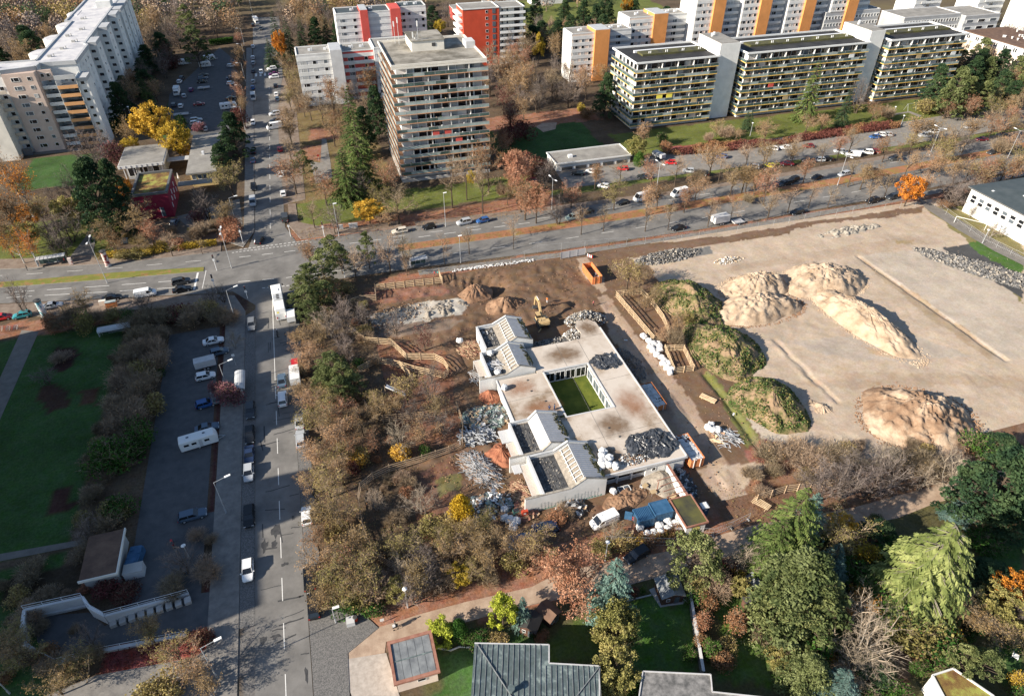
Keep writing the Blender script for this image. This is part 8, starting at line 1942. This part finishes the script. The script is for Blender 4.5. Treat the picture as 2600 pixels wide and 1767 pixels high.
LAMPS = '''
E 718 366 12.5 1 90 1|tall double armed lamp on the grass median left of the crossing
E 1548 265 11 1 90 1|tall double armed lamp at the tip of the median
E 1573 612 8.5 1.2 20 0|lamp with long arm at the corner of the dark hedge
E 1515 1055 6 1.2 15 0|lamp with long arm beside the red shrub in the car park
I 1512 355 8 1.2 15 0|lamp with long arm beside the long dark car
I 1448 1450 8 1.2 12 0|lamp with long arm at the bottom left pavement
J 1015 985 5 0 0 0|footpath lamp under the yellow tree
K 622 675 5 0 0 0|footpath lamp beside the parked black estate
I 1268 660 3.5 0 0 0|footpath lamp at the car park exit
J 535 1085 3.6 .3 0 0|street name pole at the path corner
A 915 890 10 0 0 0|tall pole with small crossbars beside the yellow tree
A 1582 1510 9 1 5 0|lamp at the corner of the pavilion forecourt
A 1640 870 9 1 185 0|lamp at the lower end of the strip beside the street
A 1632 300 8 1 185 0|farthest lamp in the strip beside the upper street
A 1640 410 8 1 185 0|second lamp in the strip beside the upper street
A 1640 545 8 1 185 0|third lamp in the strip beside the upper street
A 1640 700 8 1 185 0|fourth lamp in the strip beside the upper street
A 1690 110 10 1 0 0|lamp behind the white lorry at the end of the street
B 1268 1515 10.5 .2 0 0|slim white lamp pole before the tower lawn
B 555 1579 10 .2 0 0|slim white lamp pole at the corner of the tower lawn
F 1368 230 8 .1 0 0|thin pole between two trees on the lower verge
C 962 1290 10 1 100 1|double armed lamp behind the left white van
C 265 1400 10 1 100 1|double armed lamp at the left end of the carriageway row
D 595 1240 10 1 100 1|double armed lamp left of the silver car
D 1210 1040 10 1 100 1|double armed lamp in the shrubs right of the car park
D 1730 1060 10 1 100 1|double armed lamp at the far right of the carriageway
C 1590 910 5 0 0 0|small lamp on the lawn before the middle block
D 960 790 4.5 0 0 0|small lamp beside the play frame
D 1015 850 4.5 0 0 0|small lamp between red shrubs and play frame
H 1560 105 4.5 0 0 0|small lamp at the lawn corner by the hall
D 1590 1579 4.5 0 0 0|small lamp beside the hall wall
I 65 1560 4.5 0 0 0|small lamp in the lower left corner
'''
for l in LAMPS.strip().splitlines():
 a, lab = l.split('|'); r, x, y, h, arm, hd, db = a.split(); lamp(r, float(x), float(y), float(h), lab, float(arm), math.radians(float(hd)), db == '1')
# traffic lights and signs
def signal(r, x, y, h, label):
 wx, wy = W(r, x, y, .1); t = thing('traffic_light', label, 'traffic light', 'traffic lights of the crossing', (wx, wy, .1))
 b = MB(); b.tube((0, 0, 0), (0, 0, h), .09, .06, 6); b.build('pole', 'metal_bright', t)
 g = MB(); g.box(-.18, -.15, h - 1.1, .18, .15, h - .05); g.tube((0, -.17, h - .25), (0, -.15, h - .25), .1, .1, 8, 1); g.build('signal_head', ['metal_dark', 'taillight'], t)
 q = MB(); q.box(-.3, -.05, h - 2.0, .3, 0, h - 1.4); q.build('sign_plate', 'frame_white', t)
for a in (('E', 1448, 430, 5.5, 'traffic light at the stop line left of the crossing'), ('E', 1450, 283, 5, 'traffic light at the tip of the grass median'), ('E', 1655, 468, 3.8, 'traffic light on the near corner beside the hedge'), ('E', 1625, 100, 5.5, 'traffic light on the far left corner of the crossing'),
          ('B', 232, 1579, 5, 'traffic light on the far corner below the dark van'), ('B', 458, 1585, 5, 'traffic light at the corner of the tower lawn'), ('F', 595, 330, 3.8, 'traffic light hidden between pine trees')): signal(*a)
def post_sign(r, x, y, label, h=2.4, m='frame_white'):
 wx, wy = W(r, x, y, .1); t = thing('road_sign', label, 'road sign', None, (wx, wy, .1)); b = MB(); b.tube((0, 0, 0), (0, 0, h), .04, .04, 5); b.build('post', 'metal_pole', t); q = MB(); q.box(-.3, -.04, h - .65, .3, -.01, h); q.build('sign_plate', m, t)
post_sign('A', 1480, 1579, 'white road sign at the pavilion forecourt'); post_sign('B', 420, 1075, 'round sign on the tower footpath', 2.2, 'taillight'); post_sign('E', 1578, 915, 'white sign in the strip beside the bus shelter', 3.2); post_sign('J', 845, 1085, 'low white sign beside the grit box', 1.0)
# advertising pillars
for (r, x, y, h, m, lab) in (('E', 725, 250, 4.6, 'poster', 'round advertising pillar with red posters on the far pavement'), ('E', 300, 585, 4.6, 'poster_blue', 'round white advertising pillar with blue poster at the near pavement')):
 wx, wy = W(r, x, y, .1); t = thing('advertising_pillar', lab, 'advertising pillar', None, (wx, wy, .12)); b = MB(); b.tube((0, 0, .35), (0, 0, h - .3), .68, .68, 18); b.build('poster_drum', m, t)
 b = MB(); b.tube((0, 0, 0), (0, 0, .35), .85, .75, 18); b.build('base', 'concrete', t); b = MB(); b.tube((0, 0, h - .3), (0, 0, h), .80, .86, 18); b.tube((0, 0, h), (0, 0, h + .12), .6, .2, 14); b.build('cap', 'metal_dark', t)
# bus shelters
def shelter(r, x, y, L, rz, label, arch=False, h=2.5):
 wx, wy = W(r, x, y, h); t = thing('bus_shelter', label, 'bus shelter', 'bus shelters', (wx, wy, .12), rz)
 b = MB()
 if arch:
  for k in range(8):
   a0, a1 = math.pi * k / 8, math.pi * (k + 1) / 8
   b.quad((-L / 2, -math.cos(a0) * 1.1, h - .5 + math.sin(a0) * .6), (L / 2, -math.cos(a0) * 1.1, h - .5 + math.sin(a0) * .6), (L / 2, -math.cos(a1) * 1.1, h - .5 + math.sin(a1) * .6), (-L / 2, -math.cos(a1) * 1.1, h - .5 + math.sin(a1) * .6))
 else: b.box(-L / 2, -1.0, h, L / 2, 1.0, h + .08)
 n = int(L / .9)
 for k in range(n + 1): b.box(-L / 2 + k * L / n - .03, -1.02, h + (.0 if not arch else -.55), -L / 2 + k * L / n + .03, 1.02, h + .13 if not arch else h - .45, 1)
 b.build('roof', ['tin', 'metal_pole'], t)
 for k in range(4): blk(t, 'post', 'metal_pole', -L / 2 + .2 + k * (L - .5) / 3, .85, 0, -L / 2 + .3 + k * (L - .5) / 3, .95, h - (.5 if arch else 0))
 g = MB(); g.box(-L / 2 + .2, .87, .3, L / 2 - .2, .89, 2.0); g.build('rear_pane', 'rail_glass_dark', t)
 q = MB(); q.box(-L / 4, .35, .42, L / 4, .75, .48); q.build('bench', 'metal_pole', t)
 q = MB(); q.box(-L / 2 - .06, -.6, .4, -L / 2 + .06, .7, 2.2); q.build('poster_case', 'frame_white', t)
shelter('E', 335, 192, 7.0, .06, 'long bus shelter with glass roof on the far left pavement'); shelter('E', 1598, 1010, 6.2, math.pi / 2, 'arched glass bus shelter beside the red shrub', True)
shelter('F', 1085, 203, 4.6, .05, 'bus shelter on the lower verge behind the tree row'); shelter('E', 760, 655, 7.0, .05, 'low long shelter hidden behind the dark hedge', True, 2.3)
t = thing('vending_machine', 'red and white vending cabinet right of the long bus shelter', 'cabinet', loc=(*W('E', 472, 225, .8), .15)); b = MB(); b.box(-.45, -.35, 0, .45, .35, 1.9); b.build('body', 'poster', t)
t = thing('utility_cabinet', 'orange cabinet on the near left pavement', 'cabinet', loc=(*W('E', 745, 510, .6), .12), rz=.05); b = MB(); b.box(-1.2, -.5, 0, 1.2, .5, 1.4); b.build('body', 'skip_orange', t); b = MB(); b.box(-1.25, -.55, 1.4, 1.25, .55, 1.5); b.build('lid', 'mural_grey', t)
t = thing('utility_cabinet', 'cream cabinet left of the orange one', 'cabinet', loc=(*W('E', 688, 500, .6), .12), rz=.05); b = MB(); b.box(-.8, -.4, 0, .8, .4, 1.3); b.build('body', 'wall_cream', t)
for (r, x, y, lab) in (('B', 568, 1520, 'small grey cabinet left of the two at the lawn corner'), ('B', 635, 1510, 'grey cabinet, left of the pair at the lawn corner'), ('B', 665, 1508, 'grey cabinet, right of the pair at the lawn corner'), ('E', 1362, 102, 'pale green cabinet on the far left corner')):
 t = thing('utility_cabinet', lab, 'cabinet', 'grey utility cabinets', (*W(r, x, y, .7), .12)); b = MB(); b.box(-.6, -.25, 0, .6, .25, 1.3); b.build('body', 'wall_shade', t); b = MB(); b.box(-.65, -.3, 1.3, .65, .3, 1.36); b.build('lid', 'wall_lightgrey', t)
t = thing('grit_box', 'grey grit box with red bin at the path corner', 'box', loc=(*W('J', 632, 1080, .5), .1)); b = MB(); b.box(-.6, -.6, 0, .6, .6, .9); b.build('body', 'wall_lightgrey', t)
t = thing('litter_bin', 'red bin beside the grey grit box', 'bin', loc=(*W('J', 665, 1062, .5), .1)); b = MB(); b.tube((0, 0, 0), (0, 0, .9), .32, .38, 10); b.build('body', 'wall_red', t); b = MB(); b.tube((0, 0, .9), (0, 0, .95), .4, .3, 10); b.build('lid', 'metal_dark', t)
t = thing('market_stand', 'pale crate beside the crimson building car space', 'crate', loc=(*W('E', 830, 85, .5), .1)); b = MB(); b.box(-1, -.7, 0, 1, .7, 1.1); b.build('body', 'mural_grey', t)
t = thing('waste_container', 'blue covered container behind the hut', 'container', loc=(*W('I', 900, 660, .8), .1), rz=math.radians(80)); b = MB(); b.prism([(-1.9, -1.0), (1.9, -1.0), (1.9, 1.0), (-1.9, 1.0)], 0, 1.4); b.build('body', 'container_blue', t); b = MB()
for k in range(5): b.obox((-1.5 + k * .75, rnd.uniform(-.3, .3), 1.45), (.8, 1.6, .12), rnd.uniform(-.3, .3), rnd.uniform(-.2, .2))
b.build('cover', 'container_blue', t)
t = thing('utility_cabinet', 'pale concrete cabinet below the blue container', 'cabinet', loc=(*W('I', 900, 745, .8), .1)); b = MB(); b.box(-1.4, -.9, 0, 1.4, .9, 1.6); b.build('body', 'wall_lightgrey', t); b = MB(); b.box(-1.45, -.95, 1.6, 1.45, .95, 1.68); b.build('lid', 'concrete', t)
# playground slide and swing, goal, play frame
t = thing('slide', 'silver slide in the tree oval', 'slide', loc=(*W('F', 940, 1095, 1.2), .2), rz=-.45); b = MB(); b.beam((-2.2, 0, 2.4), (1.8, 0, .5), .7, .06)
for s in (-.36, .36): b.beam((-2.2, s, 2.55), (1.8, s, .65), .05, .25)
b.build('chute', 'metal_bright', t)
for s in (-.4, .4): q = MB(); q.tube((-2.3, s, 0), (-2.3, s, 3.0), .05); q.build('post', 'wood_old', t)
t = thing('swing', 'metal swing frame on the lawn before the right block', 'swing', loc=(*W('D', 1085, 720, 1.2), .05)); b = MB()
for s in (-2, 2): b.tube((s, -1.2, 0), (s, 0, 2.8), .06); b.tube((s, 1.2, 0), (s, 0, 2.8), .06)
b.tube((-2, 0, 2.8), (2, 0, 2.8), .06); b.build('frame', 'metal_pole', t)
t = thing('goal', 'white football goal lying at the field corner by the hall', 'goal', loc=(*W('D', 1480, 1500, 1), .2), rz=math.radians(-53)); b = MB(); b.tube((-4, 0, 2.2), (4, 0, 2.2), .07); b.tube((-4, 0, 0), (-4, 0, 2.2), .07); b.tube((4, 0, 0), (4, 0, 2.2), .07); b.tube((-4, 0, 2.2), (-4, 1.8, 0), .04); b.tube((4, 0, 2.2), (4, 1.8, 0), .04); b.build('frame', 'frame_white', t)
# wire mesh site fences
def wire_fence(label, pts, h=2.0, step=3.4, m='metal_pole', feet=True, mesh=True, z=.1):
 t = thing('wire_fence', label, 'fence', 'wire mesh fences'); P_ = [Vector((*W(*p, z), z)) for p in pts]
 b = MB()
 for a, c in zip(P_, P_[1:]):
  n = max(1, round((c - a).length / step))
  for k in range(n + 1):
   s = a.lerp(c, k / n); q = MB(); q.tube((0, 0, 0), (0, 0, h), .03, .03, 5)
   if feet: q.obox((0, 0, .07), (.6, .22, .14), math.atan2((c - a).y, (c - a).x) + 1.57)
   q.build('post', m, t, loc=tuple(s))
  for hh in ((.15, h * .5, h) if mesh else (h,)): b.tube(a + Vector((0, 0, hh)), c + Vector((0, 0, hh)), .02, .02, 3, cap=False)
  if mesh:
   nn = int((c - a).length / .5)
   for k in range(nn): s = a.lerp(c, (k + .5) / nn); b.tube(s + Vector((0, 0, .15)), s + Vector((0, 0, h)), .008, .008, 3, cap=False)
 b.build('mesh_panel', m, t)
wire_fence('wire fence along the footpath below the store', [('K', 620, 560), ('K', 910, 570), ('K', 1065, 575), ('K', 1190, 500), ('K', 1340, 510), ('K', 1465, 460), ('K', 1579, 405)], 2.0)
wire_fence('tall thin fence posts along the pavement by the main road', [('F', 1700, 250), ('G', 170, 165), ('G', 640, 120), ('G', 1010, 100), ('G', 1360, 55), ('D', 60, 1530), ('D', 470, 1460), ('D', 800, 1415), ('D', 1110, 1385)], 2.4, 6, feet=False, mesh=False)
wire_fence('fence along the path beside the east hall', [('D', 1240, 1385), ('H', 1560, 90), ('H', 1842, 230)], 2.2, 5, feet=False)
t = thing('gate_panel', 'grey covered gate panel at the main road entrance', 'gate', loc=(*W('G', 408, 175, 1.0), .15), rz=.03); b = MB(); b.box(-3.6, -.04, .2, 3.6, .04, 2.2); b.build('sheet', 'tin_pale', t)
for s in (-3.6, -1.2, 1.2, 3.6): q = MB(); q.tube((s, -.06, 0), (s, -.06, 2.3), .04); q.build('post', 'metal_pole', t)
t = thing('barrier', 'red and white warning boards beside the gate panel', 'barrier', loc=(*W('G', 520, 190, .6), .15), rz=-1.0); b = MB()
for k in range(6): b.box(-.9 + k * .3, -.03, .3, -.6 + k * .3, .03, 1.1, k % 2)
b.build('board', ['frame_white', 'taillight'], t)
# garden fences and walls
t = thing('garden_wall', 'long pale mossy wall between the two gardens', 'wall'); a = W('K', 1175, 830, 1.0); c = W('K', 1275, 1425, 1.0); b = MB(); b.beam((*a, .8), (*c, .8), .3, 1.6); b.build('wall', 'rubble_grey', t); b = MB(); b.beam((*a, 1.63), (*c, 1.63), .42, .08); b.build('coping', 'wall_lightgrey', t)
wire_fence('dark garden fence along the footpath behind the shed', [('K', 120, 1000), ('K', 560, 900), ('K', 740, 850), ('K', 930, 800), ('K', 1180, 770)], 1.3, 2.5, 'metal_dark', False)
t = thing('garden_edging', 'pale bed edging beside the black shed', 'edging'); b = MB()
for p, q in (((760, 945), (930, 905)), ((560, 1020), (590, 1090)), ((590, 1090), (600, 1140))): b.beam((*W('K', *p), .12), (*W('K', *q), .12), .15, .2)
b.build('edging', 'wall_lightgrey', t)
t = thing('garden_edging', 'pale kerb beside the dark yellow bush at the bottom', 'edging'); b = MB(); pts = [(1215, 1260), (1300, 1275), (1360, 1250), (1440, 1255)]
for p, q in zip(pts, pts[1:]): b.beam((*W('J', *p), .12), (*W('J', *q), .12), .15, .2)
b.build('edging', 'wall_lightgrey', t)
for (r, x, y, lab) in (('L', 1785, 1310, 'white garden chair on the right lawn'),):
 t = thing('garden_chair', lab, 'chair', None, (*W(r, x, y, .4), .05), .6); b = MB(); b.box(-.4, -.4, .4, .4, .4, .46); b.obox((0, .42, .8), (.8, .05, .8), 0, -.25); b.build('seat', 'frame_white', t)
 for sx in (-1, 1):
  for sy in (-1, 1): q = MB(); q.tube((sx * .36, sy * .36, 0), (sx * .36, sy * .36, .4), .03); q.build('leg', 'frame_white', t)
# hedge block at the head of the far car park, red ivy on ramp bank
t = thing('hedge', 'clipped green hedge at the head of the top left car park', 'hedge'); x0, y0 = W('A', 1400, 295, 1); x1, y1 = W('A', 1560, 275, 1); b = MB(); r4 = random.Random(4)
for k in range(2600):
 f = r4.random(); p = Vector((x0 + (x1 - x0) * f, y0 + (y1 - y0) * f + r4.uniform(-1.5, 1.5), r4.random() ** .5 * 3.0)); card(b, p, r4.uniform(.12, .25), r4, 0)
b.build('foliage', 'leaf_green', t)
rb = MB()
pl = PP(('I', 650, 1440), ('I', 700, 1300), ('I', 1430, 1140), ('I', 1460, 1200), ('I', 1300, 1310))
for k in range(9000):
 x, y = r4.uniform(-48, -26), r4.uniform(55, 75)
 if inpoly(np.array([x]), np.array([y]), pl)[0]: card(rb, Vector((x, y, .1 + r4.random() * .6)), r4.uniform(.06, .13), r4, r4.choice([0, 1, 1]))
rb.build('ground_cover', ['leaf_red', 'leaf_darkred'], kind='stuff', label='red ground cover on the bank below the ramp', cat='ground cover')
gc = MB(); poly = PP(('C', 1040, 1030), ('C', 1320, 965), ('C', 1800, 940), ('D', 540, 870), ('D', 1020, 825), ('D', 1010, 860), ('D', 230, 970), ('C', 1500, 1010), ('C', 1100, 1045))
xs = [p[0] for p in poly]; ys = [p[1] for p in poly]
for k in range(26000):
 x, y = r4.uniform(min(xs), max(xs)), r4.uniform(min(ys), max(ys))
 if inpoly(np.array([x]), np.array([y]), poly)[0]: card(gc, Vector((x, y, .15 + r4.random() * (.4 + 1.6 * vnoise(np.array([x]), np.array([y]), 3.5, 9)[0]))), r4.uniform(.10, .22), r4, 0 if vnoise(np.array([x]), np.array([y]), 7, 3)[0] > .45 else 1)
gc.build('ground_cover', ['leaf_red', 'leaf_rust'], kind='stuff', label='red shrubs in a belt between lawn and pale car park', cat='ground cover')
# hedge at crossing, continuous low hedge rows
hg = thing('hedge', 'yellow and green hedge along the far left pavement', 'hedge'); b = MB(); a = W('E', 640, 190, .8); c = W('E', 1450, 95, .8)
for k in range(5200):
 f = r4.random(); p = Vector((a[0] + (c[0] - a[0]) * f, a[1] + (c[1] - a[1]) * f + r4.uniform(-1, 1), .1 + r4.random() ** .6 * 1.6)); card(b, p, r4.uniform(.08, .16), r4, int(fbm(np.array([p.x]), np.array([p.y]), 5, 2)[0] > .5))
b.build('foliage', ['leaf_yellow', 'leaf_olive'], hg)
hg = thing('hedge', 'rust and green hedge below the store and wire fence', 'hedge'); b = MB(); pts = [W('K', 570, 610, .4), W('K', 900, 530, .4), W('K', 1150, 480, .4)]
for k in range(3800):
 f = r4.random() * 2; i = int(f); f -= i; i = min(i, 1); p = Vector((pts[i][0] + (pts[i + 1][0] - pts[i][0]) * f, pts[i][1] + (pts[i + 1][1] - pts[i][1]) * f + r4.uniform(-.8, .8), .1 + r4.random() * 1.1)); card(b, p, r4.uniform(.06, .13), r4, r4.choice([0, 0, 1, 2]))
b.build('foliage', ['leaf_rust', 'leaf_olive', 'leaf_yellow'], hg)
# ---------------------------------------------------------------- people
def person(r, x, y, z, heading, top, legs, label, pose='stand', hz=0.9, h=1.76, hat=None):
 wx, wy = W(r, x, y, z + hz)
 t = thing('person', label, 'person', 'people', (wx, wy, z), heading)
 st = .13 if pose == 'stand' else .24
 J = dict(hip=(0, 0, .95), ch=(0, 0, 1.32), nk=(0.02, 0, 1.48), hd=(.04, 0, 1.62), top=(.03, 0, 1.74))
 lean = .0 if pose != 'bend' else .35
 V = [(0, 0, .95), (lean * .4, 0, 1.22), (lean * .7, 0, 1.42), (lean * .9, 0, 1.50), (.03 + lean, 0, 1.60), (.02 + lean, 0, 1.70)]
 R = [(.15, .17), (.13, .17), (.10, .12), (.055, .055), (.095, .085), (.07, .07)]
 E_ = [(0, 1), (1, 2), (2, 3), (3, 4), (4, 5)]
 def limb(start, pts, rs):
  prev = start
  for p, q in zip(pts, rs): V.append(p); R.append((q, q)); E_.append((prev, len(V) - 1)); prev = len(V) - 1
 limb(0, [(0, .10, .88), (.05 if pose == 'walk' else .02, .11, .50), (-.10 if pose == 'walk' else 0, .11, .09), (.06 if pose != 'walk' else 0, .12, .04)], [.095, .07, .05, .045])
 limb(0, [(0, -.10, .88), (.12 if pose == 'walk' else .02, -.11, .50), (.20 if pose == 'walk' else 0, -.11, .09), (.30 if pose == 'walk' else .08, -.12, .04)], [.095, .07, .05, .045])
 limb(2, [(lean * .7, .19, 1.40), (-.05 + lean * .5, .25, 1.14), (.08 + lean, .24, .92), (.12 + lean, .23, .84)], [.06, .045, .035, .035])
 limb(2, [(lean * .7, -.19, 1.40), (.05 + lean * .5, -.25, 1.14), (.16 + lean, -.22, .95), (.22 + lean, -.20, .88)], [.06, .045, .035, .035])
 me = bpy.data.meshes.new('body'); s = h / 1.76; me.from_pydata([(a * s, b_ * s, c * s) for a, b_, c in V], E_, [])
 o = put('body', me, t); md = o.modifiers.new('skin', 'SKIN')
 for i, d in enumerate(me.skin_vertices[0].data): d.radius = (R[i][0] * s, R[i][1] * s)
 me.skin_vertices[0].data[0].use_root = True
 ss = o.modifiers.new('sub', 'SUBSURF'); ss.levels = 1; ss.render_levels = 1
 dg = bpy.context.evaluated_depsgraph_get(); em = bpy.data.meshes.new_from_object(o.evaluated_get(dg)); o.modifiers.clear(); o.data = em
 for m in (top, legs, 'skin'): em.materials.append(M[m])
 for p in em.polygons:
  z_ = p.center.z / s; p.material_index = 2 if (z_ > 1.5 or (abs(p.center.y) > .17 * s and z_ < .92 and z_ > .8)) else (1 if z_ < .95 else 0); p.use_smooth = True
 k = MB(); k.obox((.0 + lean, 0, 1.70 * s), (.20, .19, .12)); k.build('hair' if not hat else 'helmet', hat or 'metal_dark', t)
 return t
person('F', 1510 + 0, 1, 0, 0, 'metal_dark', 'metal_dark', 'x') if False else None
mat('cloth_pink', (.70, .22, .20), rough=.8); mat('cloth_navy', (.03, .05, .12), rough=.8); mat('cloth_blue', (.06, .12, .22), rough=.8); mat('cloth_red', (.45, .04, .05), rough=.8); mat('cloth_teal', (.03, .30, .26), rough=.8); mat('cloth_orange', (.75, .20, .05), rough=.8); mat('cloth_white', (.6, .6, .6), rough=.8)
person('G', 545, 500, .35, 2.0, 'cloth_pink', 'metal_dark', 'person in pink top and dark trousers standing on the bare soil')
person('G', 234, 478, .35, .5, 'cloth_orange', 'cloth_white', 'person in orange red vest standing beside the excavator arm')
person('G', 250, 1200, ZR, 1.2, 'cloth_navy', 'metal_dark', 'person in dark blue standing left on the flat roof', 'walk')
person('G', 284, 1193, ZR, 2.4, 'cloth_blue', 'cloth_navy', 'person in lighter blue standing right on the flat roof')
person('J', 930, 1098, .1, 3.3, 'metal_dark', 'metal_dark', 'person in dark clothes pushing a pram on the footpath', 'walk')
person('F', 1192, 300, .1, 0, 'cloth_red', 'metal_dark', 'person in red jacket behind the straight plank fence')
person('F', 1215, 300, .1, 0, 'cloth_teal', 'metal_dark', 'person in teal jacket behind the straight plank fence')
person('E', 178, 265, .12, 3.1, 'metal_dark', 'metal_dark', 'person in dark clothes walking left of the long bus shelter', 'walk')
person('E', 428, 212, .12, 0, 'cloth_red', 'metal_dark', 'person waiting under the long bus shelter')
person('A', 1707, 235, .08, 1.5, 'cloth_white', 'cloth_navy', 'person at the far zebra crossing', 'walk')
person('B', 205, 740, .12, 1.5, 'metal_dark', 'metal_dark', 'person on the leafy pavement beside the crosswise cars')
person('G', 500, 190, .35, 1, 'cloth_white', 'cloth_navy', 'person beside the warning boards at the gate') if False else None
t = thing('pram', 'pram with pale cloth in front of the person on the footpath', 'pram', None, (*W('J', 932, 1118, .5), .1), 3.3); b = MB(); b.obox((0, 0, .75), (.85, .42, .28)); b.build('seat', 'metal_dark', t); b = MB(); b.obox((.2, 0, .95), (.4, .44, .1)); b.build('hood', 'bag_white', t)
for sx in (-.3, .3):
 for sy in (-.22, .22): q = MB(); q.tube((sx, sy - .02, .14), (sx, sy + .02, .14), .14, .14, 10); q.build('wheel', 'rubber', t)
# motorcycle with rider
wx, wy = W('F', 142, 700, .7); t = thing('motorcycle', 'dark motorcycle following the coach', 'motorcycle', None, (wx, wy, .07), math.pi / 2)
for sx in (-.7, .75): q = MB(); q.tube((sx, -.07, .32), (sx, .07, .32), .32, .32, 12); q.build('wheel', 'rubber', t)
b = MB(); b.obox((.05, 0, .6), (1.1, .3, .35)); b.obox((.25, 0, .85), (.5, .32, .22)); b.obox((-.6, 0, .75), (.5, .35, .3)); b.build('body', 'metal_dark', t); b = MB(); b.beam((.72, 0, .35), (.5, 0, 1.05), .08, .08); b.beam((.5, -.38, 1.08), (.5, .38, 1.08), .05, .05); b.build('handlebar', 'metal_pole', t)
r_ = person('F', 142, 690, .40, math.pi / 2, 'metal_dark', 'metal_dark', 'rider in dark clothes with white helmet on the motorcycle', 'bend', .8, 1.45, 'frame_white'); r_.location = (wx, wy - .15, .28)
# motorcyclist parked by the car park exit
wx, wy = W('I', 1152, 560, .5); t = thing('motorcycle', 'dark motorcycle standing in the shaded car park exit', 'motorcycle', None, (wx, wy, .07), 1.9)
for sx in (-.7, .75): q = MB(); q.tube((sx, -.07, .32), (sx, .07, .32), .32, .32, 12); q.build('wheel', 'rubber', t)
b = MB(); b.obox((.05, 0, .65), (1.2, .32, .45)); b.build('body', 'cloth_red', t); b = MB(); b.obox((-.3, 0, .92), (.7, .28, .12)); b.build('saddle', 'metal_dark', t)
# bicycles by the white pillar
for k in range(7):
 wx, wy = W('E', 15 + k * 17, 675 - k * 1.5, .5); t = thing('bicycle', 'bicycle, %s from left on the rack at the left edge' % ORD[k], 'bicycle', 'bicycles on the rack', (wx, wy, .12), 1.4 + rnd.uniform(-.15, .15))
 for sx in (-.5, .5):
  q = MB()
  for j in range(10):
   a0, a1 = j * .6283, (j + 1) * .6283; q.tube((sx + .33 * math.cos(a0), 0, .34 + .33 * math.sin(a0)), (sx + .33 * math.cos(a1), 0, .34 + .33 * math.sin(a1)), .02, .02, 4, cap=False)
  q.build('wheel', 'rubber', t)
 q = MB()
 for p_, s_ in (((-.5, 0, .34), (-.15, 0, .8)), ((-.15, 0, .8), (.4, 0, .82)), ((.4, 0, .82), (.0, 0, .34)), ((0, 0, .34), (-.15, 0, .85)), ((.5, 0, .34), (.38, 0, .95)), ((-.5, 0, .34), (0, 0, .34))): q.tube(p_, s_, .022, .022, 4)
 q.tube((.38, -.27, .98), (.38, .27, .98), .02); q.build('frame', ['metal_pole', 'cloth_red', 'container_blue'][k % 3], t)
 q = MB(); q.obox((-.18, 0, .92), (.25, .14, .06)); q.build('saddle', 'metal_dark', t)
